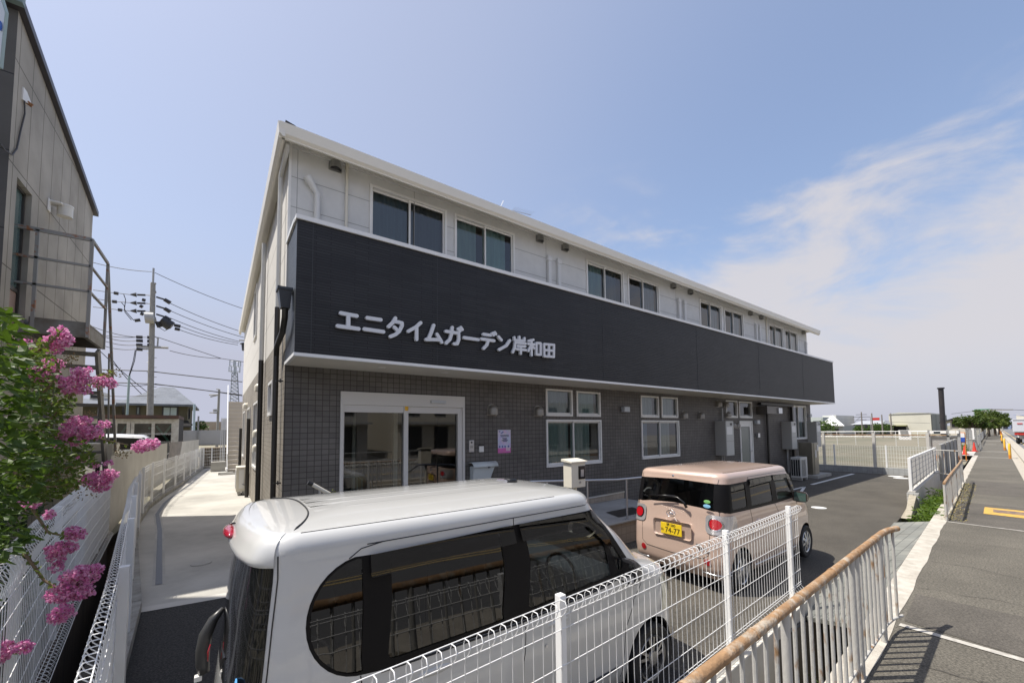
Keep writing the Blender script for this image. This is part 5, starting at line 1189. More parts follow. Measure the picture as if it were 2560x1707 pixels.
# ================================================================== FENCES
def lerp2(poly, s):
    L = 0
    for a, b in zip(poly, poly[1:]):
        a = Vector(a[:2]); b = Vector(b[:2]); l = (b-a).length
        if s <= L+l or b == Vector(poly[-1][:2]):
            d = (b-a)/l; return a+d*(s-L), d
        L += l
def plen(poly): return sum((Vector(b[:2])-Vector(a[:2])).length for a, b in zip(poly, poly[1:]))
def meshfence(t, poly, z0, z1, side, pitch=.05, rw=.0028, rs=1., bs=1., hz=None, s0=0, s1=None, loops=True, nseg=4, panel=2.0, mtl=None, name='mesh_panel'):
    """welded mesh with rolled top and bottom edge; side = +1/-1: which side the roll bulges to"""
    L = s1 or plen(poly); mtl = mtl or M['fwhite']; zs = hz or [z0+.12+.2*k for k in range(int((z1-z0-.2)/.2)+1)]
    s = s0
    while s < L-.05:
        e = min(s+panel, L); b = MB(); k = 0; sv = s+.015
        while sv < e:
            p, d = lerp2(poly, sv); n = Vector((-d.y, d.x))*side
            if loops:
                pr = [(-.0, z0+.0), (.03, z0), (.045, z0+.03), (.03, z0+.065), (.0, z0+.10), (0, z1-.10), (.035, z1-.065), (.05, z1-.03), (.035, z1), (0, z1), (-.012, z1-.03), (-.002, z1-.09)]
                pr = [(o*bs, z) if i < 5 else (o*rs, z1-(z1-z)*rs) for i, (o, z) in enumerate(pr)]
            else: pr = [(0, z0), (0, z1)]
            b.tube([(p.x+n.x*o, p.y+n.y*o, z) for o, z in pr], rw, nseg, cap=False); sv += pitch
        p, d = lerp2(poly, s+.005); q, d2 = lerp2(poly, e-.005); n = Vector((-d.y, d.x))*side; m_ = (p+q)/2
        hs = [(0, z) for z in zs]
        if loops: hs += [(.0, z0+.10), (.045*bs, z0+.03), (.0, z0), (0, z1-.10*rs), (.05*rs, z1-.03*rs), (0, z1)]
        for o, z in hs: b.tube([(p.x+n.x*(o-.004), p.y+n.y*(o-.004), z), (q.x+n.x*(o-.004), q.y+n.y*(o-.004), z)], rw*1.1, nseg, cap=False)
        b.build(name, mtl, t, smooth='full' if nseg > 4 else False); s = e
def fpost(t, x, y, z0, z1, w=.045, m=None, name='post'):
    return MB().box(x-w/2, x+w/2, y-w/2, y+w/2, z0, z1).build(name, m or M['fwhite'], t, bevel=.003)
# front fence beside the cars
t = thing('mesh_fence', 'white welded mesh fence with rolled top running past both parked cars', 'fence', (1.76, 1.88, .22))
PF = [(-1.6, 1.69), (6.32, 2.135)]
meshfence(t, PF, .27, 1.40, -1, pitch=.078, rw=.0030, nseg=5, hz=[.40, .56, .78, 1.0, 1.22])
for x in (-.7, 1.76, 4.15, 6.03):
    y = 1.69+(x+1.6)*(2.135-1.69)/7.92; fpost(t, x, y+.03, .2, 1.42, .05)
# own fence along the path (L2)
t = thing('mesh_fence', 'white mesh fence along the pale path, curving with the kerb on the left', 'fence', (-.6, 4, .3))
PL = [(-.33, 1.75), (-.51, 3.6), (-.97, 7.68), (-1.21, 9.66), (-1.42, 12.0), (-1.62, 14.0), (-1.68, 16.2), (-1.58, 18.5), (-1.3, 22), (-.80, 30.8)]
meshfence(t, PL[:5], .36, 1.50, 1, pitch=.078, rw=.003, nseg=5, hz=[.5, .7, .9, 1.1, 1.3])
meshfence(t, PL[4:], .36, 1.50, 1, pitch=.09, rw=.003, nseg=3, loops=False, hz=[.38, .6, .85, 1.1, 1.35, 1.42, 1.49])
for k in range(14):
    s = .05+k*2.12
    if s > plen(PL): break
    p, d = lerp2(PL, s); fpost(t, p.x+.035, p.y, .25, 1.53, .055)
k_ = MB()
PK = [(-.36, 1.75), (-.60, 4.4), (-.74, 7.0), (-1.30, 11.3), (-1.52, 13.5), (-1.60, 16), (-1.48, 18.5), (-1.21, 22), (-.72, 30.9)]
for a, b in zip(PK, PK[1:]): k_.ob((a[0]-.075, a[1], 0), (b[0]-.075, b[1]+.02, 0), .15, -1.1, .33)
k_.ob((-.8, 31.0, 0), (2.5, 33.2, 0), .15, 0, .34)
tag(k_.build('kerb_wall', M['oldconc']), 'low grey concrete wall under the mesh fence along the pale path', 'kerb wall')
t = thing('mesh_fence', 'white mesh fence closing the far end of the pale path', 'fence', (0, 32, .34))
meshfence(t, [(-.8, 31.0), (2.5, 33.2)], .36, 1.45, 1, pitch=.1, rw=.005, nseg=3, loops=False)
for x, y in ((-.75, 31.05), (-.35, 31.3), (.55, 31.9), (1.6, 32.6)): fpost(t, x, y, .3, 1.48, .07)
# neighbour's fence (L1)
R = random.Random(3); hb = MB()
for i in range(7000):
    y = R.uniform(1.5, 8.2); x = -1.05-.1*(y-1.5)-R.random()**1.3*1.6; p = Vector((x, y, R.uniform(.0, 1.75))); a = Vector((R.gauss(0, 1), R.gauss(0, 1), R.gauss(0, .7))).normalized(); q = a.cross(Vector((R.gauss(0, 1), R.gauss(0, 1), 1))).normalized(); s_ = R.uniform(.05, .12)
    hb.quad(p, p+a*s_*.5+q*s_*.28, p+a*s_, p+a*s_*.5-q*s_*.28)
ht = thing('hedge', 'dark leafy hedge behind the tall left mesh fence', 'hedge', (-2, 5, 0)); hb.build('foliage', leafmat('hedge_leaf', (.012, .028, .008), (.03, .05, .012), .15, 7), ht)
sb0 = MB()
for k in range(9): sb0.tube([(-1.9-.1*k, 2+k*.7, 0), (-1.7-.1*k, 2.1+k*.7, 1.5)], .02, 5)
sb0.build('stems', mat('hedge_stem', (.10, .07, .04), .9), ht)
t = thing('mesh_fence', 'taller white mesh fence at the far left under the pink flowers', 'fence', (-1.2, 5.3, .35))
PN = [(-.62, 1.0), (-1.20, 5.3), (-1.52, 8.4), (-1.80, 11.75)]
meshfence(t, PN, .34, 1.70, 1, pitch=.078, rw=.0030, rs=2.2, bs=-1.5, nseg=5, hz=[.55, .75, .95, 1.15, 1.35, 1.55])
for s in (1.4, 3.4, 5.4, 7.4, 9.4): p, d = lerp2(PN, s); fpost(t, p.x-.05, p.y, .2, 1.68, .05)
b = MB()
for a, c in zip(PN, PN[1:]): b.ob((a[0]-.16, a[1], 0), (c[0]-.16, c[1], 0), .30, -1.1, .30)
tag(b.build('retaining_wall', M['darkwall']), 'dark stained retaining wall under the tall left mesh fence', 'wall')
b = MB(); b.ob((-1.55, 8.1, 0), (-1.90, 11.75, 0), .02, .36, 1.42)
tag(b.build('screen_sheet', mat('panel_pale', (.60, .62, .66), .5)), 'plain white sheet standing behind the tall left mesh fence', 'screen')
# corrugated sheet fence
def corr(t, poly, z0, z1, m, s0=0, s1=None, w=.12, dep=.02, name='sheet_panel'):
    L = s1 or plen(poly); b = MB(); vs = []; s = s0; k = 0
    while s <= L:
        p, d = lerp2(poly, s); n = Vector((-d.y, d.x)); o = dep if (k % 4) in (0, 1) else 0
        vs += [(p.x+n.x*o, p.y+n.y*o, z0), (p.x+n.x*o, p.y+n.y*o, z1)]; s += (w*.5 if k % 2 else w*.28); k += 1
    b.add(vs, [(2*i, 2*i+2, 2*i+3, 2*i+1) for i in range(len(vs)//2-1)]); return b.build(name, m, t)
t = thing('corrugated_fence', 'tall white corrugated sheet fence behind the mesh fence on the left', 'fence', (-1.8, 11.8, .3))
PC = [(-1.80, 11.8), (-1.98, 16), (-1.98, 19), (-1.85, 23.0), (-1.0, 31.6)]
corr(t, PC, .34, 1.98, M['sheet'], 0, 11.5); corr(t, PC, .34, 1.98, M['sheet'], 14.0); corr(t, PC, .34, 1.25, M['sheet'], 11.5, 14.0)
b = MB()
for a, c in zip(PC, PC[1:]): b.tube([(a[0]-.06, a[1], .6), (c[0]-.06, c[1], .6)], .02, 6).tube([(a[0]-.06, a[1], 1.5), (c[0]-.06, c[1], 1.5)], .02, 6)
b.build('back_rail', M['galv'], t)
b = MB(); vs = []
for j in range(5):
    z = 2.0-.16*j
    for i in range(9):
        s = 11.4+2.7*i/8; p, d = lerp2(PC, s); zz = z-(.20*j/4)*sin(pi*i/8)-(.12*j if i in (0, 8) else 0)*.2; vs.append((p.x+.05+.03*sin(i*1.7+j), p.y, zz-.05*sin(pi*i/8)*j*.5))
b.add(vs, [(j*9+i, j*9+i+1, (j+1)*9+i+1, (j+1)*9+i) for j in range(4) for i in range(8)])
tag(b.build('cloth_sheet', mat('grey_cloth', (.30, .27, .24), .9, col2=(.22, .20, .18), nscale=3), smooth='full'), 'grey cloth sheet sagging over the gap in the corrugated fence', 'cloth')
# end fence of the car park
t = thing('block_wall', 'low grey block wall across the far end of the car park', 'wall', (27.3, 6, 0))
MB().ob((27.35, 3.3, 0), (27.15, 9.0, 0), .15, 0, .33).build('blocks', brickmat('blocks', (.34, .35, .35), (.40, .41, .41), (.22, .22, .22), 'y', .2, .165, .006, 0, .9, .8), t)
t = thing('mesh_fence', 'white mesh fence on the low block wall at the end of the car park', 'fence', (27.3, 6, .33))
PE = [(27.37, 3.35), (27.17, 9.0)]
meshfence(t, PE, .36, 1.42, 1, pitch=.1, rw=.0045, nseg=3, loops=False, hz=[.38, .45, .65, .85, 1.05, 1.25, 1.34, 1.41])
for s in (.1, 1.9, 4.0, 5.4): p, d = lerp2(PE, s); fpost(t, p.x, p.y, .33, 1.45, .06)
# chain link fence with concrete posts
t = thing('chain_link_fence', 'old chain link fence with concrete posts and rusty top rail behind the car park', 'fence', (29, 5, 0))
def X29(u, v): return ox(u, v, 29.3)
cz = 1.93
b = MB(); y0, y1 = 3.35, 10.5
R = 0.0
y = y0
w = .06
while y < y1+1.9:
    for sg in (1, -1):
        ya, yb_ = (y, y-1.95) if sg > 0 else (y-1.95, y)
        za, zb_ = 0., 1.9
        # clip
        def P(tt): return (29.3+.006*sg, ya+(yb_-ya)*tt, za+(zb_-za)*tt)
        t0, t1 = 0., 1.
        lo, hi = y0, y1
        def yt(v_): return (v_-ya)/(yb_-ya)
        a_, b__ = sorted((yt(lo), yt(hi))); t0 = max(t0, a_); t1 = min(t1, b__)
        if t1 > t0: b.tube([P(t0), P(t1)], .0045, 3, cap=False)
    y += w*2.0
b.build('wire_mesh', mat('old_wire', (.20, .19, .17), .7), t)
MB().tube([(29.3, y0, cz), (29.3, y1, cz+.02)], .025, 8).build('top_rail', M['rust'], t, smooth=True)
for u in (2060, 2186, 2321): p = X29(u, 1120); MB().box(29.22, 29.36, p.y-.06, p.y+.06, -.1, 2.05).build('concrete_post', mat('post_pale', (.52, .50, .46), .9), t)
# panel fence: white gridded panel on a block wall, along the pavement side of the car park
GF = [(17.2, 2.78), (25.6, 3.33)]
t = thing('block_wall', 'white painted block wall beside the ditch at the car park corner', 'wall', (17.2, 2.8, 0))
MB().ob((*GF[0], 0), (27.3, 3.42, 0), .17, -1.1, .44).build('blocks', mat('wall_offwhite', (.56, .54, .50), .85, col2=(.46, .44, .40), nscale=3, bump=.4), t, bevel=.006)
MB().ob((16.95, 2.72, 0), (17.18, 2.74, 0), .26, 0, .40).build('wall_end', brickmat('wall_endm', (.42, .42, .40), (.48, .47, .45), (.28, .28, .27), 'y', .1, .1, .01, 0, .9, .8), t)
tag(MB().add([(14.7, 2.42, 0), (16.9, 2.60, 0), (16.95, 2.85, 0), (14.7, 2.62, 0), (15.0, 2.46, .06), (16.93, 2.64, .34), (16.95, 2.80, .36), (15.0, 2.58, .06)], [(0, 1, 5, 4), (1, 2, 6, 5), (2, 3, 7, 6), (3, 0, 4, 7), (4, 5, 6, 7)]).build('kerb_block', mat('block_tan', (.40, .36, .28), .9, col2=(.28, .25, .19), nscale=8, bump=.6), None, (0, 0, 0), fix=True), 'sloping concrete block at the near end of the white block wall', 'kerb block')
sheetw = mat('sheet_white2', (.70, .69, .66), .6); q_ = sheetw.node_tree; tl = nn(q_, 'ShaderNodeBsdfTranslucent'); tl.inputs[0].default_value = (.75, .74, .72, 1); mx = nn(q_, 'ShaderNodeMixShader'); mx.inputs[0].default_value = .6
q_.links.new(q_.nodes['Principled BSDF'].outputs[0], mx.inputs[1]); q_.links.new(tl.outputs[0], mx.inputs[2]); q_.links.new(mx.outputs[0], q_.nodes['Material Output'].inputs[0])
t = thing('panel_fence', 'white fence panel with grey wire grid standing on the block wall', 'fence', (17.2, 2.8, .44))
PG = [(17.25, 2.80), (25.8, 3.34)]
MB().quad((17.35, 2.83, .55), (25.7, 3.36, .55), (25.7, 3.36, 1.37), (17.35, 2.83, 1.37)).build('backing_sheet', sheetw, t)
b = MB()
for z in (.6, .78, .96, 1.14, 1.30): b.tube([(17.3, 2.775, z), (25.7, 3.305, z)], .008, 5)
x = 17.5
while x < 25.7: y = 2.775+(x-17.3)*.0631; b.tube([(x, y-.003, .5), (x, y-.003, 1.37)], .008, 5); x += 1.0
b.build('wire_grid', mat('grid_grey', (.30, .31, .34), .5), t)
MB().bar((17.25, 2.79, 1.42), (25.8, 3.33, 1.42), .06, .06).build('top_rail', M['fwhite'], t)
for x in (17.25, 25.75): y = 2.80+(x-17.3)*.0631; fpost(t, x, y, .44, 1.44, .07)
t = thing('concrete_fence', 'grey concrete panel fence running on behind the white gridded panel', 'fence', (25, 3, 0))
MB().ob((26.0, 3.25, 0), (38.0, 3.98, 0), .1, 0, 1.55).build('panel', mat('grey_panel', (.24, .24, .235), .9, col2=(.30, .30, .29), nscale=2), t)
for x in (26.0, 29, 32, 35, 37.9): MB().box(x-.06, x+.06, 3.16+(x-26)*.061, 3.30+(x-26)*.061, 0, 1.58).build('post', M['galw'], t)
# guard rails
def guardrail(name, lab, pts, z0, z1, pitch, rt, rb_, big, lbl_group=None, near=True, m1=None, m2=None, zf=None):
    t = thing(name, lab, 'guard rail', (pts[0][0], pts[0][1], z0))
    m1 = m1 or M['rust']; m2 = m2 or M['bal']
    P3 = [(p[0], p[1], z1+(p[2] if len(p) > 2 else 0)) for p in pts]
    MB().tube(P3, rt, 12 if near else 8).build('top_rail', m1, t, smooth=50)
    if near:
        for k in range(1, 8):
            jb = MB(); p, d = lerp2(pts, plen(pts)*k/8); jb.tube([(p.x-d.x*.012, p.y-d.y*.012, z1), (p.x+d.x*.012, p.y+d.y*.012, z1)], rt*1.12, 12)
            jb.build('rail_sleeve', M['rust'], t, smooth=50)
    MB().tube([(p[0], p[1], z0+.12) for p in pts], rb_, 8).build('bottom_rail', m2, t, smooth=True)
    L = plen(pts); s = .03; i = 0
    while s < L:
        p, d = lerp2(pts, s); bigp = any(abs(s-q) < pitch/2 for q in big)
        if bigp: MB().tube([(p.x, p.y, z0-.02), (p.x, p.y, z1)], rt*.9, 10).build('post', m2, t, smooth=True)
        else: MB().tube([(p.x, p.y, z0+.12), (p.x, p.y, z1)], rb_*.95, 8 if near else 5).build('baluster', m2, t, smooth=True)
        s += pitch; i += 1
    return t
gp = [(.2, .96), (1.85, 1.06), (3.31, 1.11), (4.7, 1.16), (5.85, 1.20), (6.05, 1.19), (6.25, 1.15)]
guardrail('guard_rail', 'white balustrade with a rusty brown top pipe nearest the camera', gp, .21, 1.29, .160, .031, .0145, [1.1, 2.75, 4.4, 4.53, 5.4, 6.06])
gp2 = [(13.87, 1.68), (16, 1.83), (18.5, 1.99), (21.3, 2.17), (23.5, 2.33)]
guardrail('guard_rail', 'second balustrade with rusty top pipe beside the pavement, near the green bush', gp2, .21, 1.08, .16, .03, .014, [.03, 2.4, 4.8, 7.2, 9.6], near=False)
guardrail('guard_rail', 'short white railing across the ditch in front of the concrete panels', [(24.1, 3.2), (23.6, 2.40)], .35, 1.42, .2, .02, .015, [.03, .8], near=False, m1=M['bal'])
x0 = 55
for i, (a, b, lab) in enumerate(((52, 60, 'far pavement railing past the red cones'), (66, 84, 'farther pavement railing by the trees'), (90, 130, 'farthest pavement railing reaching the trees'))):
    pts = [(a+(b-a)*k/4, yL(a+(b-a)*k/4)+.35) for k in range(5)]
    guardrail('guard_rail', lab, pts, .2, 1.3, .5 if b < 90 else 1.0, .04, .03, [.03], near=False, m1=M['galv'], m2=M['galv'])
# bush in the ditch
t = thing('ditch_bush', 'bright green bamboo like bush growing out of the ditch beyond the grating', 'bush', (15, 2.2, -.6))
c_ = Vector((16.2, 2.35, -.15))
b = MB(); R = random.Random(5)
for i in range(60):
    a = Vector((R.uniform(14.2, 19), 0, -1.1)); a.y = 2.05+(a.x-14)*.07+R.uniform(-.28, .28); b.tube([a, a+Vector((R.uniform(-.2, .2), R.uniform(-.1, .1), R.uniform(.8, 1.35)))], .006, 4, cap=False)
b.build('stems', mat('stem', (.15, .17, .05), .7), t)
b = MB()
for i in range(5200):
    x = R.uniform(14.0, 19.5); yc = 2.02+(x-14)*.068; h = .22*sin(min(1, (x-13.9)/1.2)*pi/2)+.22*sin(x*4)*sin(x*1.7+1)
    p = Vector((x, yc+max(-.25, min(.30, R.gauss(0, .16))), -1.0+(1.0+h)*R.random()**.55)); a = Vector((R.gauss(0, 1), R.gauss(0, 1), R.gauss(-.2, .6))).normalized(); q = a.cross(Vector((R.gauss(0, 1), R.gauss(0, 1), 1))).normalized(); s_ = R.uniform(.07, .20)
    b.quad(p, p+a*s_*.5+q*s_*.13, p+a*s_, p+a*s_*.5-q*s_*.13)
b.build('leaves', LF2 if 'LF2' in globals() else leafmat('bamboo', (.04, .085, .012), (.12, .18, .03), .3, 8), t)
R = random.Random(9); b = MB()
for i in range(900):
    x = R.uniform(1.5, 6); p = Vector((x, R.uniform(1.35, 1.75), -1.1+R.random()**2*.7)); a = Vector((R.gauss(0, .6), R.gauss(0, .6), R.uniform(.2, 1))).normalized(); q = a.cross(Vector((R.gauss(0, 1), R.gauss(0, 1), 0))).normalized(); s_ = R.uniform(.06, .2)
    b.quad(p, p+a*s_*.5+q*s_*.08, p+a*s_, p+a*s_*.5-q*s_*.08)
stuff(b.build('ditch_weeds', LF), 'dark green weeds at the bottom of the ditch', 'weeds')
b = MB()
for i in range(1600):
    x = R.uniform(14, 23); y = yL(x)+R.uniform(-.28, .02)+(.12 if R.random() < .4 else 0); p = Vector((x, y, .207)); a = Vector((R.gauss(0, 1), R.gauss(0, 1), R.uniform(.1, .6))).normalized(); q = a.cross(Vector((0, 0, 1))).normalized(); s_ = R.uniform(.015, .05)
    b.quad(p, p+a*s_*.5+q*s_*.3, p+a*s_, p+a*s_*.5-q*s_*.3)
stuff(b.build('dry_weeds', mat('dry', (.34, .24, .10), .9, col2=(.20, .20, .06), nscale=12)), 'dry weeds in the joint along the second guard rail', 'weeds')
# ================================================================== LEFT SIDE
BX = -3.0
lb = thing('panel_building', 'grey concrete panel building with a sloping roof edge at the left', 'building', (BX, 11, 0))
ya, za = 10.25, 9.75; yb2, zb2 = 15.55, 8.55
lbm = brickmat('granite_panel', (.36, .335, .29), (.39, .365, .32), (.13, .12, .10), 'y', .62, 1.8, .012, .0, .85, .4, (.2, .3))
wz = [(11.0, 4.2), (11.0, 7.0)]
b = MB(); WY0, WY1, WZ0, WZ1 = 10.62, 11.32, 3.9, 6.98
for q in (((ya, 0), (WY0, 0), (WY0, za-.08), (ya, za)), ((WY1, 0), (yb2, 0), (yb2, zb2), (WY1, za-(WY1-ya)*.2264)), ((WY0, WZ1), (WY1, WZ1), (WY1, za-(WY1-ya)*.2264), (WY0, za-(WY0-ya)*.2264)), ((WY0, 0), (WY1, 0), (WY1, WZ0), (WY0, WZ0))):
    b.quad(*[(BX, y, z) for y, z in q])
for q in (((WY0, WZ0), (WY1, WZ0)), ((WY1, WZ0), (WY1, WZ1)), ((WY1, WZ1), (WY0, WZ1)), ((WY0, WZ1), (WY0, WZ0))):
    b.quad((BX, *q[0]), (BX, *q[1]), (BX-.18, *q[1]), (BX-.18, *q[0]))
b.quad((BX, yb2, 0), (BX-9, yb2, 0), (BX-9, yb2, zb2), (BX, yb2, zb2))
b.build('side_wall', lbm, lb)
MB().quad((BX-9, ya, 0), (BX, ya, 0), (BX, ya, za), (BX-9, ya, za+.0)).build('front_wall', brickmat('stone_dark', (.10, .095, .09), (.125, .12, .11), (.04, .04, .04), 'x', 2.6, 1.35, .012, .5, .6, .5), lb)
b = MB(); d = .10
for (y0, z0_, y1, z1_) in ((ya-.12, za+.03, yb2+.12, zb2-.02),):
    b.add([(x, y, z+dz) for x in (BX+.09, BX-9) for y, z in ((y0, z0_), (y1, z1_)) for dz in (0, .13)], [(0, 2, 3, 1), (4, 5, 7, 6), (0, 1, 5, 4), (2, 6, 7, 3), (1, 3, 7, 5), (0, 4, 6, 2)])
b.build('roof_edge', mat('verge_dark', (.05, .045, .05), .4), lb, fix=True)
b = MB(); b.box(BX-9, BX+.1, ya-.22, ya-.1, za+.02, za+.19); b.build('front_coping', mat('coping_teal', (.20, .27, .27), .5), lb)
f = MB()
f.box(BX-.14, BX-.08, WY0, WY0+.05, WZ0, WZ1); f.box(BX-.14, BX-.08, WY1-.05, WY1, WZ0, WZ1); f.box(BX-.14, BX-.08, WY0, WY1, WZ1-.05, WZ1); f.box(BX-.13, BX-.09, WY0, WY1, 5.05, 5.12)
fo = f.build('window', mat('frame_bronze', (.05, .045, .04), .4), lb)
MB().quad((BX-.11, WY0, 5.1), (BX-.11, WY1, 5.1), (BX-.11, WY1, WZ1), (BX-.11, WY0, WZ1)).build('pane', mat('mirror_pane', (.12, .20, .20), .04, coat=1, spec=1.), fo)
MB().quad((BX-.11, WY0, WZ0), (BX-.11, WY1, WZ0), (BX-.11, WY1, 5.08), (BX-.11, WY0, 5.08)).build('lower_panel', mat('panel_pink', (.36, .25, .21), .5), fo)
# wall lamps
p = ox(60, 240, BX)
t = thing('broken_wall_lamp', 'rusty broken wall lamp with hanging cable high on the grey panel wall', 'lamp', tuple(p))
MB().add([(BX, p.y-.10, p.z-.13), (BX+.02, p.y-.10, p.z-.13), (BX+.02, p.y-.10, p.z+.10), (BX, p.y-.10, p.z+.10), (BX, p.y+.06, p.z-.13), (BX+.10, p.y+.04, p.z-.13), (BX+.03, p.y+.01, p.z+.10), (BX, p.y+.06, p.z+.08)], [(0, 1, 2, 3), (4, 7, 6, 5), (0, 4, 5, 1), (1, 5, 6, 2), (2, 6, 7, 3)]).build('bracket', M['white'], t, fix=True)
MB().tube([(BX+.04, p.y, p.z-.10), (BX+.10, p.y+.02, p.z-.13)], .035, 8).build('socket', mat('rust_socket', (.28, .13, .05), .8), t)
cab = [ox(61, 252, BX+.03), ox(62, 285, BX+.02), ox(52, 325, BX+.02), ox(42, 372, BX+.02), ox(30, 388, BX+.02), ox(12, 375, BX+.02), ox(0, 360, BX+.02)]
MB().tube(cab, .012, 6).build('cable', M['wire'], t, smooth=True)
p = ox(128, 522, BX)
t = thing('wall_lamp', 'white round wall lamp on the grey panel wall above the steel stairs', 'lamp', tuple(p))
MB().box(BX, BX+.03, p.y-.26, p.y-.12, p.z-.14, p.z+.12).box(BX, BX+.20, p.y-.22, p.y+.02, p.z+.07, p.z+.11).build('bracket', M['white'], t, bevel=.02)
MB().tube([(BX+.20, p.y, p.z-.12), (BX+.20, p.y, p.z+.10)], .12, 20).build('shade', mat('lamp_shade', (.70, .68, .62), .3), t, smooth=50)
MB().tube([(BX+.20, p.y, p.z+.10), (BX+.20, p.y, p.z+.13)], .13, 20).build('lid', M['white'], t, smooth=50)
# sign box at the upper left edge
t = thing('light_box_sign', 'pale blue edged light box sign cut off by the left picture edge', 'sign', (-1.5, 5.2, 5))
def PS(a, b, dep=4.6): return od(a/2.613, b/2.613, dep)
o_ = [PS(-60, -20), PS(8, -20), PS(36, 75), PS(10, 330), PS(0, 440), PS(-60, 440)]
nrm = (o_[1]-o_[0]).cross(o_[-1]-o_[0]).normalized(); nrm = -nrm if nrm.dot(o_[0]-Vector((0, 0, H))) < 0 else nrm
MB().poly(o_, nrm*.03).build('box', mat('sign_frame', (.35, .45, .45), .4), t, fix=True)
ic = sum(o_, Vector())/6; MB().poly([ic+(p-ic)*.93-nrm*.004 for p in o_], nrm*.003).build('face', mat('sign_face', (.62, .68, .76), .3), t, fix=True)
MB().tube([PS(0, 140, 4.585), PS(6, 155, 4.585), PS(7, 180, 4.585), PS(2, 200, 4.585)], .008, 6).tube([PS(-6, 170, 4.585), PS(0, 185, 4.585)], .008, 6).build('blue_mark', M['blue'], t)
# steel outside stairs
t = thing('steel_staircase', 'weathered grey steel outside stairs with rust patches beside the panel building', 'stairs', (-2.2, 10, 0))
SX, SXl = -2.15, -2.92
gs = mat('stair_steel', (.30, .295, .28), .6, metal=.2, col2=(.30, .12, .05), nscale=4.5, det=8, lo=.56, hi=.64)
gs2 = mat('stair_steel2', (.23, .225, .21), .6, metal=.2, col2=(.15, .13, .10), nscale=3)
def c2(a, b): return a/3.136, 500+b/3.136
def c3(a, b): return a/3.1375, 740+b/3.1375
def X_(ab, x=SX): return ox(*ab, x)
pt_ = X_(c2(690, 960)); pb_ = X_(c2(690, 1075))
A0 = X_(c2(745, 318)); A1 = X_(c2(845, 520)); A2 = X_(c3(905, 1215)); A0.y = pt_.y; yf_, y1_ = pt_.y, A1.y
A0.z = ox(*c2(740, 318), SX).z; zt_ = A0.z = 6.30; pb_.z = 4.33; zpt = 4.60
MB().box(SX-.06, SX, yf_, y1_, pb_.z, zpt).box(SXl, SXl+.06, yf_, y1_, pb_.z, zpt).box(SXl+.06, SX-.06, yf_, yf_+.06, pb_.z, zpt).box(SXl+.06, SX-.06, y1_-.06, y1_, pb_.z, zpt).build('platform_beam', gs2, t)
MB().box(SXl, SX, yf_+.002, y1_-.002, zpt-.01, zpt+.03).build('platform', gs2, t)
def rail(a, b, w=.045, h=.045, m=gs, nm='rail'): return MB().bar(a, b, w, h).build(nm, m, t)
h1, h2 = 5.76, 5.25
for z, w in ((zt_, .07), (h1, .04), (h2, .04)):
    rail((SX, yf_, z), (SXl-.3, yf_, z), .05, w); rail((SX, yf_, z), (SX, y1_, z), .04, w*.8)
rail((SX, yf_, pb_.z), (SX, yf_, zt_), .05, .05, nm='post'); rail((SXl+.05, yf_, pb_.z), (SXl+.05, yf_, zt_), .05, .05, nm='post'); rail((SX, y1_, pb_.z), (SX, y1_, zt_), .045, .045, nm='post')
rail((SX, y1_, zt_), A2, .045, .07)
rail(X_(c3(855, 450)), X_(c3(850, 1130)), .03, .03, nm='post')
S1 = X_(c3(765, 430)); S2 = X_(c3(822, 1300))
d_ = (S2-S1)
for x in (SX, SXl+.03):
    off = Vector((x-SX, 0, 0)); MB().bar(S1+off, S2+off+d_*.12, .05, .26).build('stringer', gs2, t)
for k in range(10):
    f = (k+.3)/9.2; c = S1+d_*f
    MB().box(SXl+.05, SX-.02, c.y-.14, c.y+.12, c.z-.03, c.z+.03).build('tread', gs2, t)
b = MB(); b.tube([(-2.6, 15.2, 0), (-2.6, 15.2, 3.2)], .05, 8)
tag(b.build('black_pipe', M['black']), 'thin black pipe standing behind the steel stairs', 'pipe')
tag(MB().box(-3.0, -2.2, 14.6, 15.3, 1.7, 2.2).build('water_tank', M['cream'], bevel=.04), 'cream plastic box beside the panel building behind the stairs', 'tank')

# crape myrtle -------------------------------------------------------
cm = thing('crape_myrtle', 'crape myrtle bush with dark green leaves and pink flower heads over the left fence', 'bush', (-1.6, 3, 0))
R = random.Random(11)
def leaf(b, p, a, q, L, w=.24):
    n = a.cross(q).normalized()*L*.06
    b.add([p, p+a*L*.35+q*L*w, p+a*L*.72+q*L*w*.72, p+a*L, p+a*L*.72-q*L*w*.72, p+a*L*.35-q*L*w, p+a*L*.4+n], [(0, 5, 6), (5, 4, 6), (4, 3, 6), (3, 2, 6), (2, 1, 6), (1, 0, 6)])
def pick(region):
    # region: polygon in photo pixels, with depth range -> point in space
    us = [p[0] for p in region]; vs_ = [p[1] for p in region]
    while True:
        u = R.uniform(min(us), max(us)); v = R.uniform(min(vs_), max(vs_))
        if inpoly((u, v), region): return u, v
near_b = MB()
regA = [(-120, 740), (10, 770), (60, 830), (70, 900), (100, 980), (110, 1060), (120, 1150), (90, 1210), (60, 1290), (40, 1380), (-120, 1420)]
regB = [(40, 860), (110, 850), (140, 900), (130, 960), (190, 1000), (150, 1080), (220, 1110), (240, 1160), (200, 1190), (180, 1230), (100, 1260), (0, 1260), (40, 1000)]
for i in range(1500):
    u, v = pick(regA); dep = R.uniform(1.7, 3.0); p = od(u, v, dep)
    a = Vector((R.gauss(.4, .7), R.gauss(-.1, .7), R.gauss(-.25, .4))).normalized(); q = a.cross(Vector((R.gauss(0, .5), R.gauss(0, .5), 1))).normalized()
    leaf(near_b, p, a, q, R.uniform(.05, .09))
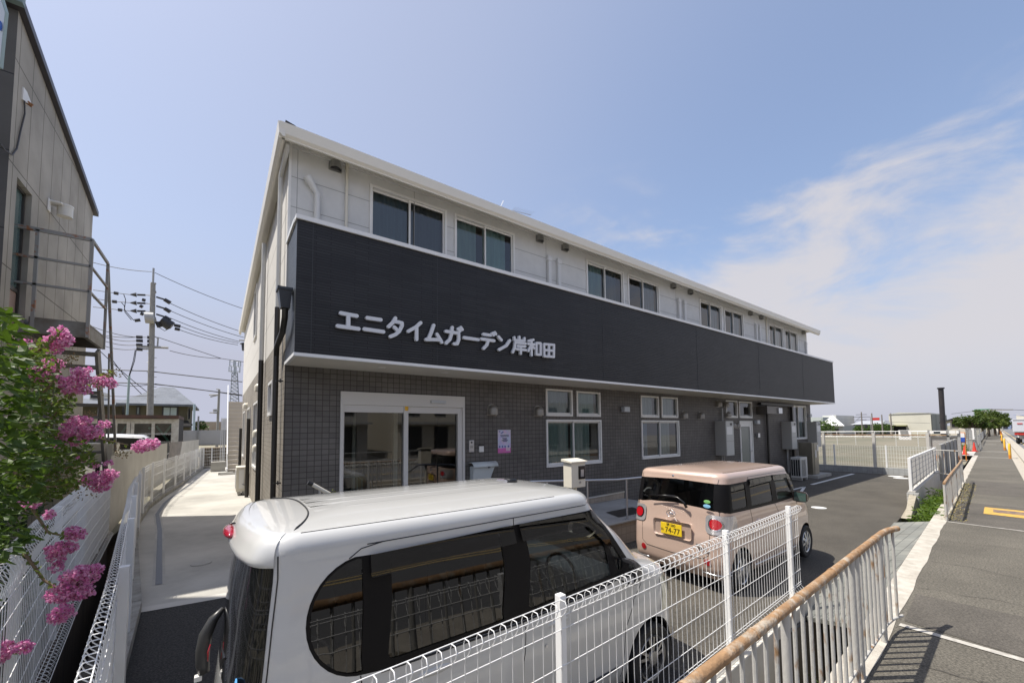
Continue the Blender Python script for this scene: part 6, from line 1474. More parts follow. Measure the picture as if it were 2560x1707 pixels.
for (u, v, l) in ((20, 770, .07), (55, 795, .08), (60, 835, .08), (70, 905, .08), (30, 930, .09), (85, 1000, .08), (60, 1065, .09), (100, 1105, .08), (70, 1340, .08), (115, 1345, .07), (40, 1400, .08), (20, 1450, .07), (80, 1320, .07), (10, 1500, .07)):
    p = od(u-40, v-5, 1.75); leaf(near_b, p, (RT*1+UP*R.uniform(-.5, .1)).normalized(), (UP*.8-fw*.5).normalized(), l, .22)
near_b.build('leaves', leafmat('myrtle_leaf', (.018, .046, .007), (.062, .105, .014), .25, 9), cm)
fb = MB()
for i in range(2600):
    u, v = pick(regB); dep = R.uniform(2.6, 3.4); p = od(u, v, dep)
    a = Vector((R.gauss(.2, .8), R.gauss(0, .8), R.gauss(0, .6))).normalized(); q = a.cross(Vector((R.gauss(0, .6), R.gauss(0, .6), 1))).normalized()
    leaf(fb, p, a, q, R.uniform(.025, .05), .30)
fb.build('small_leaves', leafmat('myrtle_small', (.03, .065, .010), (.11, .15, .03), .28, 14), cm)
seedm = mat('seed_heads', (.12, .12, .04), .8, col2=(.22, .13, .06), nscale=30)
sb_ = MB(); bb_ = MB()
def branch(pts, dep):
    P = [od(u, v, dep) for u, v in pts]; bb_.tube(P, [.010-.007*i/(len(P)-1) for i in range(len(P))], 6)
    for a, c in zip(P, P[1:]):
        n = int((c-a).length/.02)
        for k in range(n):
            p = a.lerp(c, k/n)
            for s_ in (1, -1):
                d = (RT*R.gauss(0, .6)+UP*(s_*.8)+fw*R.gauss(0, .6)).normalized(); q = d.cross(fw).normalized()
                if R.random() < .75: leaf(fb2, p, d, q, R.uniform(.022, .038), .34)
fb2 = MB()
branch([(40, 1110), (100, 1080), (160, 1010), (215, 935)], 2.9); branch([(20, 1130), (120, 1110), (200, 1085), (320, 1112)], 2.9)
branch([(60, 900), (120, 860), (160, 820)], 2.8); branch([(80, 1010), (130, 960), (150, 900)], 2.8); branch([(110, 1020), (180, 990), (225, 950), (290, 930)], 3.0)
branch([(20, 1180), (110, 1190), (190, 1160), (235, 1120)], 2.9); branch([(30, 1220), (140, 1215), (230, 1200)], 2.8); branch([(60, 1240), (120, 1330), (170, 1340)], 2.6); branch([(60, 1380), (110, 1450), (160, 1480), (200, 1450)], 2.6); branch([(-20, 1640), (30, 1630), (60, 1615)], 2.4)
branch([(200, 1200), (270, 1200), (330, 1118)], 3.0) if False else None
fb2.build('twig_leaves', leafmat('twig_leaf', (.07, .12, .025), (.15, .19, .05), .35, 20), cm); bb_.build('branches', mat('bark', (.20, .14, .08), .8), cm, smooth='full')
pk = bpy.data.materials.new('petal_pink'); pk.use_nodes = True; t_ = pk.node_tree; b_ = t_.nodes['Principled BSDF']; b_.inputs['Roughness'].default_value = .6
g_ = nn(t_, 'ShaderNodeNewGeometry'); cr = nn(t_, 'ShaderNodeValToRGB'); t_.links.new(g_.outputs['Random Per Island'], cr.inputs[0]); cr.color_ramp.elements[0].color = (.66, .15, .42, 1); cr.color_ramp.elements[1].color = (.92, .58, .76, 1)
t_.links.new(cr.outputs[0], b_.inputs['Base Color']); tl = nn(t_, 'ShaderNodeBsdfTranslucent'); t_.links.new(cr.outputs[0], tl.inputs[0]); mx = nn(t_, 'ShaderNodeMixShader'); mx.inputs[0].default_value = .4
t_.links.new(b_.outputs[0], mx.inputs[1]); t_.links.new(tl.outputs[0], mx.inputs[2]); t_.links.new(mx.outputs[0], t_.nodes['Material Output'].inputs[0])
def flower(blobs, dep, seed):
    R2 = random.Random(seed); b = MB()
    for (u, v, ru, rv) in blobs:
        n = int(ru*rv*.34)
        c = od(u, v, dep); k = dep/FPX
        for i in range(n):
            d = Vector((R2.gauss(0, 1), R2.gauss(0, 1), R2.gauss(0, 1))).normalized()*R2.uniform(.55, 1.0)
            p = c+RT*d.x*ru*k+UP*d.y*rv*k+fw*d.z*(ru+rv)/2*k
            for j in range(3):
                a = (d.x*RT+d.y*UP+d.z*fw+Vector((R2.gauss(0, .8), R2.gauss(0, .8), R2.gauss(0, .8)))).normalized(); q = a.cross(Vector((R2.gauss(0, 1), R2.gauss(0, 1), R2.gauss(0, 1)))).normalized(); s_ = R2.uniform(.010, .018)
                b.add([p, p+a*s_*.6+q*s_*.5, p+a*s_*1.1+q*s_*.15, p+a*s_*1.0-q*s_*.35, p+a*s_*.5-q*s_*.5], [(0, 1, 2, 3, 4)])
            if R2.random() < .22: sb_.sph(tuple(p+(RT*d.x+UP*d.y)*.004), R2.uniform(.003, .005), 5, 3)
    return b.build('flower_head', pk, cm)
def q(x, y, rx, ry): return (x/3.1375, 740+y/3.1375, rx/3.1375, ry/3.1375)
FL = [[q(470, 290, 62, 50), q(430, 360, 80, 45), q(510, 350, 45, 50), q(425, 410, 55, 40)], [q(200, 375, 40, 35)], [q(150, 500, 38, 28)], [q(75, 325, 25, 14)], [q(420, 530, 70, 38), q(340, 590, 65, 45), q(430, 610, 40, 35), q(350, 660, 50, 40)], [q(235, 600, 50, 32)],
      [q(650, 590, 75, 30), q(640, 650, 80, 40), q(600, 720, 45, 40), q(670, 740, 38, 35)], [q(510, 680, 50, 40), q(530, 730, 60, 35)], [q(800, 650, 60, 32), q(870, 690, 38, 32), q(770, 690, 45, 25)],
      [q(620, 975, 85, 35), q(590, 1050, 115, 55), q(600, 1120, 85, 45), q(730, 1060, 60, 50), q(500, 1100, 50, 40)], [q(820, 1005, 40, 28), q(760, 1095, 35, 30)], [q(640, 1265, 40, 25)], [q(845, 1310, 32, 16)], [q(735, 1330, 35, 18)],
      [q(780, 1430, 100, 55), q(700, 1440, 60, 45), q(860, 1400, 55, 40), q(790, 1490, 65, 45)], [q(140, 500, 20, 20)], [q(430, 1190, 30, 20)]]
for i, f in enumerate(FL): flower(f, 2.85+(i % 3)*.08, 20+i)
def r4(x, y, rx, ry): return (x/3.092, 1200+y/3.092, rx/3.092, ry/3.092)
flower([((240+540/4.356), (900+930/4.356), 125/4.356, 55/4.356), ((240+600/4.356), (900+900/4.356), 80/4.356, 48/4.356), ((240+480/4.356), (900+950/4.356), 60/4.356, 55/4.356)], 3.1, 70)
flower([r4(570, 400, 75, 35), r4(540, 430, 40, 35), r4(610, 430, 40, 28)], 2.7, 71)
flower([r4(470, 530, 95, 45), r4(530, 520, 55, 40), r4(440, 590, 45, 45), r4(440, 670, 30, 45)], 2.7, 72)
flower([r4(640, 710, 75, 50), r4(560, 740, 80, 50), r4(740, 690, 60, 38), r4(700, 750, 50, 35)], 2.6, 73)
flower([r4(500, 870, 110, 70), r4(600, 860, 110, 60), r4(560, 820, 80, 50)], 2.6, 74)
flower([r4(480, 1030, 75, 60), r4(450, 1060, 45, 40)], 2.5, 75)
flower([r4(20, 1310, 60, 55), r4(5, 1370, 30, 40)], 2.3, 76); flower([r4(180, 1290, 55, 40)], 2.3, 77)
flower([r4(240, 190, 60, 25), r4(160, 175, 20, 10), r4(380, 265, 35, 25)], 2.5, 78)
for (u, v, n, s_) in ((100, 865, 120, 25), (165, 905, 60, 15), (180, 890, 40, 10), (115, 985, 60, 14), (230, 965, 50, 14), (270, 935, 30, 10), (290, 933, 20, 10), (200, 1220, 60, 20), (160, 1200, 60, 20), (105, 1235, 50, 20), (300, 1130, 50, 12), (222, 1035, 20, 10)):
    for i in range(n): sb_.sph(tuple(od(u+R.gauss(0, s_), v+R.gauss(0, s_*.6), 2.85+R.gauss(0, .05))), R.uniform(.003, .006), 5, 3)
sb_.build('seed_buds', seedm, cm)
MB().tube([(-1.75, 2.6, 0), (-1.72, 2.7, .8), (-1.6, 2.75, 1.6), (-1.75, 2.9, 2.5)], [.05, .04, .03, .015], 8).build('trunk', mat('bark2', (.16, .12, .08), .8), cm, smooth='full')
# ================================================================== BACKGROUND LEFT
def C5(a, b): return 240+a/4.356, 900+b/4.356
def Y_(ab, y): return oy(*ab, y)
def pole(name, lab, base, top, r0, r1, m=None, cat='utility pole', grp=None):
    t = thing(name, lab, cat, tuple(base), grp); MB().tube([base, top], [r0, r1], 12).build('pole', m or M['galw'], t, smooth=50); return t
# main utility pole
YP = 37.5
tp = oy(*c2(1204, 535), YP); bs = Vector((oy(*c2(1190, 1560), YP).x, YP, 0.05)); 
mp_top = oy(*c2(1200, 650), YP)
up = pole('utility_pole', 'tall concrete utility pole with insulators and switch gear on the left', bs, mp_top, .20, .14)
MB().tube([mp_top-Vector((0, 0, .3)), tp], .06, 8).build('top_pipe', M['galv'], up)
def C2(a, b, y=YP): return oy(*c2(a, b), y)
b = MB(); ins = MB(); 
for zy, yy in ((745, 755), (810, 825), (872, 890)):
    ins.tube([C2(1140, zy), C2(1075, zy-2)], .07, 8); ins.tube([C2(1070, zy-2), C2(1022, zy-4)], [.16, .04], 8); b.tube([C2(1175, zy+3), C2(1140, zy)], .03, 6)
    ins.tube([C2(1225, yy+5), C2(1290, yy+25)], .06, 8); ins.tube([C2(1290, yy+25), C2(1335, yy+52)], [.13, .14], 8)
for a, c in (((893, 728), (928, 734)), ((880, 795), (916, 798)), ((925, 860), (958, 864)), ((1055, 945), (1100, 940)), ((1068, 1073), (1118, 1075)), ((1068, 1102), (1120, 1104)), ((1068, 1135), (1118, 1137)), ((1155, 1075), (1175, 1077)), ((1155, 1105), (1175, 1107)), ((1155, 1136), (1175, 1138)), ((1070, 1168), (1118, 1172)),
             ((1268, 940), (1350, 985)), ((1280, 955), (1335, 995)), ((1365, 980), (1415, 990)), ((1370, 1008), (1410, 1016)), ((1228, 955), (1248, 998)), ((1245, 955), (1275, 990)), ((1115, 780), (1140, 788)), ((1098, 828), (1118, 840)), ((1103, 888), (1125, 898))):
    ins.tube([C2(*a), C2(*c)], .11 if a[0] not in (1268, 1280) else .3, 8)
im_ = mat('insulator', (.03, .03, .035), .4)
for k in range(0, len(ins.v), 16):
    c_ = MB(); c_.v = ins.v[k:k+16]; c_.f = [tuple(i-k for i in f) for f in ins.f if k <= f[0] < k+16]; c_.build('insulator', im_, up)
b.tube([C2(1070, 1145), C2(1320, 1158)], .09, 6).tube([C2(1070, 1165), C2(1180, 1168)], .06, 6).tube([C2(1240, 1075), C2(1235, 1150)], .05, 6).tube([C2(1215, 1070), C2(1240, 1085)], .04, 6)
for k in range(11): zz = 1160+k*38; b.tube([C2(1150 if k % 2 else 1205, zz), C2(1172 if k % 2 else 1228, zz)], .02, 4)
for z in (655, 718, 725): b.tube([C2(1180, z), C2(1225, z)], .06, 6)
b.build('cross_arm', M['galv'], up)
sw = MB(); sw.tube([C2(1145, 935)+Vector((0, -.5, 0)), C2(1215, 938)+Vector((0, -.5, 0))], .38, 14); sw.tube([C2(1215, 938), C2(1225, 938)], .2, 10); sw.build('switch_drum', mat('drum', (.40, .40, .39), .5), up, smooth=50)
def wire(t, pts, r=.02, y=YP, sag=0, y1=None):
    P = []
    n = len(pts)
    for i, (a, c) in enumerate(pts): P.append(oy(*c2(a, c), y+((y1 or y)-y)*i/max(1, n-1)))
    b = MB()
    if sag:
        Q = []
        for a, c in zip(P, P[1:]):
            for k in range(12): f = k/12; Q.append(a.lerp(c, f)-Vector((0, 0, sag*4*f*(1-f))))
        Q.append(P[-1]); P = Q
    b.tube(P, r, 4, cap=False); return b
cabs = thing('overhead_cables', 'thin overhead cables crossing the sky from the left utility pole', 'cables', (0, YP, 8))
CW = [[(730, 490), (1190, 562)], [(1215, 570), (1900, 850)], [(730, 705), (893, 728)], [(928, 731), (1022, 742)], [(1335, 810), (1920, 1040)], [(1335, 868), (1915, 1078)], [(1335, 925), (1880, 1110)], [(1415, 990), (1870, 1120)], [(1410, 1018), (1865, 1135)],
      [(730, 770), (880, 795)], [(916, 797), (1022, 805)], [(730, 838), (925, 860)], [(958, 863), (1020, 870)], [(720, 990), (1068, 1075)], [(720, 1040), (1068, 1075)], [(830, 1075), (1068, 1103)], [(820, 1105), (1068, 1136)], [(820, 1145), (1068, 1168)],
      [(1120, 1075), (1155, 1076)], [(1245, 1078), (1735, 1242), (1910, 1268)], [(1330, 1180), (1735, 1242)], [(700, 1325), (1165, 1340), (1350, 1362), (1900, 1425)], [(880, 1430), (1165, 1440), (1300, 1452), (1900, 1528)], [(1215, 1440), (1500, 1475), (1900, 1535)], [(700, 1100), (1155, 1505)], [(880, 1250), (1110, 1520)],
      [(970, 740), (985, 780), (975, 860), (1010, 900), (1050, 945)], [(950, 800), (975, 830), (980, 880), (1030, 940)], [(1060, 1175), (1045, 1260), (1010, 1380)], [(1068, 1175), (1055, 1260), (1015, 1380)], [(1250, 1000), (1290, 1025), (1340, 1000)], [(680, 1520), (1170, 1530)], [(880, 1440), (1165, 1447)]]
for i, w in enumerate(CW):
    s = wire(cabs, w, .022 if i not in (21, 22) else .035, YP if i not in (8, ) else YP, .12 if len(w) == 2 and abs(w[0][0]-w[1][0]) > 200 else 0); s.build('cable', M['wire'], cabs)
t = pole('street_pole', 'thin pale green pole left of the hip roofed house', Vector((oy(*C5(335, 590), 35).x, 35, 0.05)), oy(*C5(362, 170), 35), .07, .06, mat('pole_green', (.35, .45, .42), .5), 'pole')
# hip roofed house
y = 52; 
def hx(a, yy=y): return Y_((240+a/4.356, 1000), yy).x
def hz(b_, a=600, yy=y): return Y_((240+a/4.356, 900+b_/4.356), yy).z
t = thing('hip_roof_house', 'olive brown house with a grey hip roof beyond the left fence', 'house', (hx(650), y, 0))
xL, xR = hx(320), hx(1000); zE = hz(478); zR = hz(345)
olive = mat('olive_wall', (.10, .09, .055), .9, col2=(.085, .075, .045), nscale=2)
MB().box(xL, xR, y, y+9, 0, zE).build('wall', olive, t)
roofm = brickmat('roof_slate', (.12, .135, .16), (.14, .155, .18), (.09, .10, .12), 'x', .4, .2, .01, .5, .6, .4)
eL, eR = hx(218, y-.8), hx(1080, y-.8); r1, r2 = hx(640), hx(800)
MB().add([(eL, y-.8, zE), (eR, y-.8, zE), (eR, y+9.8, zE), (eL, y+9.8, zE), (r1, y+4.5, zR+.9), (r2, y+4.5, zR+.9), (eL, y-.8, zE-.18), (eR, y-.8, zE-.18), (eR, y+9.8, zE-.18), (eL, y+9.8, zE-.18)], [(0, 1, 5, 4), (1, 2, 5), (2, 3, 4, 5), (3, 0, 4), (0, 6, 7, 1), (1, 7, 8, 2), (6, 9, 8, 7), (3, 9, 6, 0)]).build('roof', roofm, t)
for a0, a1, b0, b1 in ((725, 900, 500, 610), (445, 485, 505, 600), (1010, 1035, 520, 640)):
    w_ = MB().box(hx(a0), hx(a1), y-.08, y-.001, hz(b1), hz(b0)).build('window', M['dark'], t)
    MB().box(hx(a0)+.12, (hx(a0)+hx(a1))/2-.03, y-.1, y-.081, hz(b1)+.1, hz(b0)-.12).box((hx(a0)+hx(a1))/2+.03, hx(a1)-.12, y-.1, y-.081, hz(b1)+.1, hz(b0)-.12).build('pane', mat('pane_pale', (.38, .46, .45), .2), w_)
MB().add([(hx(880), y-2.4, hz(720)), (hx(1065), y-2.4, hz(720)), (hx(1010), y, hz(655)), (hx(880), y, hz(655)), (hx(880), y-2.4, hz(735)), (hx(1065), y-2.4, hz(735))], [(0, 1, 2, 3), (4, 5, 1, 0), (1, 5, 2)]).build('lower_roof', M['dark'], t)
MB().box(hx(880), hx(1050), y-1.8, y, 0, hz(725)).build('lower_wall', olive, t)
t2 = pole('drain_pole', 'pale blue pole at the right end of the hip roofed house', Vector((Y_(C5(1068, 755), 45).x, 45, 0)), Y_(C5(1072, 480), 45), .09, .09, mat('pole_blue', (.40, .50, .56), .5), 'pole')
# neighbour house far left behind stairs
t = thing('grey_roof_house', 'grey tiled roof of a house behind the steel stairs', 'house', (-28, 55, 0))
yy = 58
def gx(a): return oy(*c3(a, 820), yy).x
def gz(b_): return oy(*c3(700, b_), yy).z
MB().box(gx(430), gx(960), yy, yy+8, 0, gz(845)).build('wall', olive, t)
MB().add([(gx(380), yy-1, gz(850)), (gx(1010), yy-1, gz(850)), (gx(930), yy+4, gz(785)), (gx(430), yy+4, gz(785)), (gx(380), yy-1, gz(862)), (gx(1010), yy-1, gz(862))], [(0, 1, 2, 3), (4, 5, 1, 0)]).build('roof', roofm, t)
MB().box(gx(640), gx(760), yy+3, yy+6, gz(800), gz(735)).build('upper_wall', M['cream'], t)
MB().box(gx(650), gx(750), yy+2.9, yy+2.99, gz(785), gz(745)).build('window', M['dark'], t)
# glazed lean-to shed
ys = 30
def sx(a): return Y_((240+a/4.356, 1050), ys).x
def sz(b_): return Y_((240+600/4.356, 900+b_/4.356), ys).z
t = thing('glazed_shed', 'old shed with white framed windows and a rusty flat roof behind the van', 'shed', (sx(500), ys, 0))
fr = MB(); 
for a in (-150, 215, 355, 400, 625, 840, 885): fr.box(sx(a)-.06, sx(a)+.08, ys-.05, ys+.05, .1, sz(640))
fr.box(sx(-200), sx(900), ys-.04, ys+.06, sz(690), sz(640)); fr.box(sx(840), sx(905), ys-.06, ys, .1, sz(640)); fr.box(sx(-200), sx(900), ys-.03, ys+.05, .6, .8)
fr.build('window_frame', mat('old_white', (.55, .54, .50), .6, col2=(.40, .37, .33), nscale=6), t)
MB().quad((sx(-200), ys+.02, .1), (sx(850), ys+.02, .1), (sx(850), ys+.02, sz(690)), (sx(-200), ys+.02, sz(690))).build('pane', M['glassd'], t)
MB().box(sx(-220), sx(905), ys-.35, ys+4, sz(635), sz(600)).build('roof', mat('rusty_roof', (.12, .06, .04), .8, col2=(.07, .045, .04), nscale=2), t)
MB().box(sx(-220), sx(900), ys+.2, ys+4, .1, sz(636)).build('inner_body', mat('shed_dark', (.05, .045, .04), .9), t)
b = MB()
for a, c in (((655, 715), (785, 880)), ((825, 700), (740, 810)), ((570, 750), (590, 730)), ((340, 700), (280, 790))): b.bar(Y_(C5(*a), ys-.0)+Vector((0, .08, 0)), Y_(C5(*c), ys)+Vector((0, .08, 0)), .03, .10)
b.build('brace_tape', mat('teal', (.16, .38, .33), .6), t)
t = thing('white_van', 'roof and windows of a white van parked behind the corrugated fence', 'van', (-5, 20, 0))
yv = 21
vx0, vx1 = Y_(C5(60, 850), yv).x-1.0, min(Y_(C5(765, 830), yv).x, -2.3)

vt = Y_(C5(450, 800), yv).z; vb = Y_(C5(450, 838), yv).z
b = MB(); n = 12
sec = [(yv, vb), (yv+.06, vt-.06), (yv+.25, vt), (yv+1.4, vt), (yv+1.6, vt-.06), (yv+1.66, vb)]
vs = [(x, p[0], p[1]-dz) for x, dz in ((vx0, 0), (vx1-.8, 0), (vx1-.15, .05), (vx1, .16)) for p in sec]
b.add(vs, [(i*6+j, i*6+j+1, (i+1)*6+j+1, (i+1)*6+j) for i in range(3) for j in range(5)]+[tuple(18+j for j in range(6))]); b.build('roof', paint('van_white', (.7, .7, .7)), t, smooth=50, fix=True)
b = MB(); b.box(vx0, vx1-.35, yv+.02, yv+1.64, vb-.45, vb-.001); b.build('window_band', dkg, t)
MB().add([(vx1-.34, yv+.03, vb-.02), (vx1-.05, yv+.03, vb-.02), (min(vx1+.25, -2.2), yv+.03, vb-.5), (vx1-.34, yv+.03, vb-.5), (vx1-.34, yv+1.6, vb-.02), (vx1-.05, yv+1.6, vb-.02), (min(vx1+.25, -2.2), yv+1.6, vb-.5), (vx1-.34, yv+1.6, vb-.5)], [(0, 1, 2, 3), (4, 7, 6, 5), (1, 5, 6, 2), (0, 4, 5, 1)]).build('windscreen', M['glassc'], t)
MB().box(vx0, min(vx1+.2, -2.25), yv, yv+1.66, .3, vb-.45).build('body', paint('van_white2', (.7, .7, .7)), t, bevel=.06)
b = MB()
for x in (vx0+1.5, vx1-.5): b.tube([(x, yv-.01, .33), (x, yv+1.67, .33)], .3, 16)
b.build('wheel', M['rubber'], t)
# white screen wall at the back, tarp, far sheds
t = thing('white_screen', 'plain white screen wall across the end of the path', 'screen', (0, 36, 0))
yw = 35.5
a0 = Y_(C5(900, 765), yw); a1 = Y_(C5(1410, 765), yw); zb_ = Y_(C5(1200, 912), yw).z
MB().box(a0.x, a1.x+.6, yw, yw+.06, zb_, a0.z).build('sheet', mat('screen_white', (.56, .55, .53), .7, col2=(.50, .49, .47), nscale=1), t)
for a in (908, 1110, 1400): x = Y_(C5(a, 800), yw).x; MB().box(x-.05, x+.05, yw-.06, yw-.001, 0, Y_(C5(a, 755 if a != 1110 else 610), yw).z).build('post', M['galv'], t)
MB().box(a0.x, a1.x+.6, yw-.05, yw-.002, zb_-.08, zb_).build('lower_rail', M['galv'], t)
tag(MB().box(a0.x+1.2, a1.x+.6, yw+.3, yw+2.2, 0.05, 1.3).build('brown_tarp', mat('tarp', (.22, .16, .09), .9, col2=(.10, .08, .06), nscale=1.5, det=8)), 'brown covered pile behind the white screen at the path end', 'tarp')
tag(MB().box(Y_(C5(1060, 700), 90).x, Y_(C5(1480, 700), 90).x, 90, 98, 0, Y_(C5(1250, 670), 90).z).build('old_warehouse', mat('rusty_sheet', (.26, .20, .15), .9, col2=(.36, .30, .24), nscale=.4)), 'low brown corrugated warehouse far behind the white screen', 'warehouse')
b = leafball(tuple(Y_(C5(1135, 735), 60)), .8, 300, .3, LF, 'round_shrub', None, 31); tag(b, 'small green shrub above the white screen wall', 'shrub')
t = pole('far_utility_pole', 'distant utility pole with transformer left of the white stairs', Vector((Y_(C5(1320, 750), 75).x, 75, 0)), Y_(C5(1342, 320), 75), .2, .14, None)
b = MB()
def P5(a, c, y): return Y_(C5(a, c), y)
for a, c in (((1230, 378), (1340, 375)), ((1245, 400), (1330, 380)), ((1310, 315), (1348, 320)), ((1235, 570), (1320, 575)), ((1285, 545), (1325, 548))): b.tube([P5(*a, 75), P5(*c, 75)], .1, 5)
b.build('cross_arm', M['galv'], t); MB().tube([P5(1303, 535, 75), P5(1303, 560, 75)], .35, 10).build('transformer', M['galv'], t)
# lattice radio tower
yt = 150
t = thing('radio_tower', 'distant lattice radio tower with antenna crown left of the long building', 'tower', tuple(P5(1505, 520, yt)))
b = MB(); s4 = lambda z, w: [(w, w), (w, -w), (-w, -w), (-w, w)]
cb_ = P5(1505, 700, yt); ct = P5(1510, 140, yt); N = 14; wid = lambda f: 2.8*(1-f)+1.4*f
for i in range(N):
    f0, f1 = i/N, (i+1)/N; z0_, z1_ = cb_.z+(ct.z-cb_.z)*f0, cb_.z+(ct.z-cb_.z)*f1; w0, w1 = wid(f0)/2, wid(f1)/2; c = cb_.x+(ct.x-cb_.x)*f0
    K = [(w0, w0), (w0, -w0), (-w0, -w0), (-w0, w0)]; K1 = [(w1, w1), (w1, -w1), (-w1, -w1), (-w1, w1)]
    for j in range(4):
        a, a2 = K[j], K[(j+1) % 4]; c1_, c2_ = K1[j], K1[(j+1) % 4]
        b.tube([(c+a[0], yt+a[1], z0_), (c+c1_[0], yt+c1_[1], z1_)], .12, 4, cap=False); b.tube([(c+a[0], yt+a[1], z0_), (c+c2_[0], yt+c2_[1], z1_)], .06, 3, cap=False); b.tube([(c+a2[0], yt+a2[1], z0_), (c+c1_[0], yt+c1_[1], z1_)], .06, 3, cap=False); b.tube([(c+c1_[0], yt+c1_[1], z1_), (c+c2_[0], yt+c2_[1], z1_)], .06, 3, cap=False)
b.build('lattice', mat('tower_grey', (.30, .33, .36), .6), t)
b = MB(); zt0, zt1 = P5(1505, 130, yt).z, P5(1505, 5, yt).z; hc = zt1-zt0
for z in (zt0+.2, (zt0+zt1)/2, zt1-.3): b.tube([(ct.x+1.35*cos(a), yt+1.35*sin(a), z) for a in [2*pi*k/16 for k in range(16)]], .08, 4, closed=True)
for k in range(14): a = 2*pi*k/14; z = zt0+(.0 if k % 2 else hc*.52); b.box(ct.x+1.45*cos(a)-.13, ct.x+1.45*cos(a)+.13, yt+1.45*sin(a)-.1, yt+1.45*sin(a)+.1, z, z+hc*.44)
b.tube([(ct.x, yt, zt0-1), (ct.x, yt, zt1-.2)], .3, 8)
b.build('antenna_crown', mat('tower_pale', (.42, .46, .50), .5), t)
# gear on the pole behind the building
t = thing('hidden_pole', 'cross arm and insulators of a pole peeking out behind the building wall', 'utility pole', tuple(C2(1905, 1130, 60)))
b = MB()
for a, c in (((1875, 1098), (1925, 1102)), ((1880, 1125), (1925, 1130))): b.tube([C2(*a, 60), C2(*c, 60)], .1, 6)
b.tube([Vector((C2(1935, 1080, 60).x, 60, 0)), C2(1935, 1070, 60)], .2, 8)
b.build('cross_arm', M['galv'], t)
MB().tube([C2(1912, 1120, 60), C2(1918, 1180, 60)], .28, 8).build('insulator', M['dark'], t)
# white outside staircase at the path end
t = thing('white_staircase', 'cream white outside staircase rising at the far end of the side wall', 'stairs', (.7, 26, .2))
rb2 = MB(); b = MB(); n = 17; rise = .242; run = .26; xl, xr_ = .40, 1.9; ysr = 26.3
for k in range(n):
    yk = ysr+k*run; z0_ = .21+k*rise
    rb2.box(xl, xr_, yk+.03, yk+.05, z0_, z0_+rise-.03)
    b.box(xl, xr_, yk-.03, yk+run+.02, z0_+rise-.03, z0_+rise)
b.build('tread', mat('stair_cream', (.60, .56, .50), .6), t); rb2.build('riser', mat('stair_riser_shaded', (.52, .47, .40), .7), t)  # riser colour darkened to stand for the shade below each tread
MB().add([(xl-.05, ysr-.1, .2), (xl-.05, ysr+.35, .2), (xl-.05, ysr+n*run, .2+n*rise-.35), (xl-.05, ysr+n*run, .2+n*rise+.1), (xl-.05, ysr-.1, .5), (xl, ysr-.1, .2), (xl, ysr+.35, .2), (xl, ysr+n*run, .2+n*rise-.35), (xl, ysr+n*run, .2+n*rise+.1), (xl, ysr-.1, .5)], [(0, 1, 2, 3, 4), (9, 8, 7, 6, 5), (0, 4, 9, 5), (4, 3, 8, 9)]).build('stringer', M['fwhite'], t)
rl_ = MB()
for k in range(0, n+1, 3): yk = ysr+k*run; rl_.tube([(xl-.03, yk, .2+k*rise), (xl-.03, yk, 1.25+k*rise)], .022, 6)
rl_.tube([(xl-.03, ysr, 1.25), (xl-.03, ysr+n*run, 1.25+n*rise)], .03, 6).tube([(xl-.03, ysr, .75), (xl-.03, ysr+n*run, .75+n*rise)], .02, 6)
rl_.build('handrail', M['fwhite'], t)
MB().box(xl-.4, xl+.25, ysr-.35, ysr+.0, .2, .33).box(xl-.3, xl+.6, ysr-.5, ysr-.36, .2, .28).build('footing', M['concrete'], t)
tag(MB().box(xl-.75, xl-.08, ysr+2.0, ysr+2.6, .2, .75).build('concrete_block', M['path']), 'pale concrete block left of the white staircase', 'block')
b = MB()
for a in (1365, 1385, 1405): x = P5(a, 700, 33.5).x; b.box(x-.02, x+.02, 33.5, 33.54, .3, P5(a, 630, 33.5).z)
b.box(P5(1370, 700, 33.5).x, P5(1425, 700, 33.5).x, 33.55, 33.57, P5(1400, 760, 33.5).z, P5(1400, 635, 33.5).z)
tag(b.build('white_shutter', M['fwhite']), 'narrow white slatted panel left of the white staircase', 'panel')

# ================================================================== BACKGROUND RIGHT
def CR(a, b): return 2000+a/4.2, 900+b/4.2            # wide crop
def CQ(a, b): return 2180+a/6.19, 960+b/6.19          # close crop
def XR(ab, x): return ox(*ab, x)
def blockx(name, lab, cat, crop, x, a0, a1, bt, bb_, depth, m, roof=None, rlab=None):
    """building whose near face stands at x; outline read across the picture; its length runs away from the camera"""
    A = XR(crop(a0, bt), x); B = XR(crop(a1, bt), x); zt = (A.z+B.z)/2
    y0, y1 = min(A.y, B.y), max(A.y, B.y); t = thing(name, lab, cat, (x, (y0+y1)/2, -.1))
    MB().box(x, x+depth, y0, y1, -.2, zt).build('wall', m, t); return t, y0, y1, zt
cwm = lambda n, c: mat(n, c, .8, col2=tuple(k*.9 for k in c), nscale=.15, stretch=(1, 1, .3))
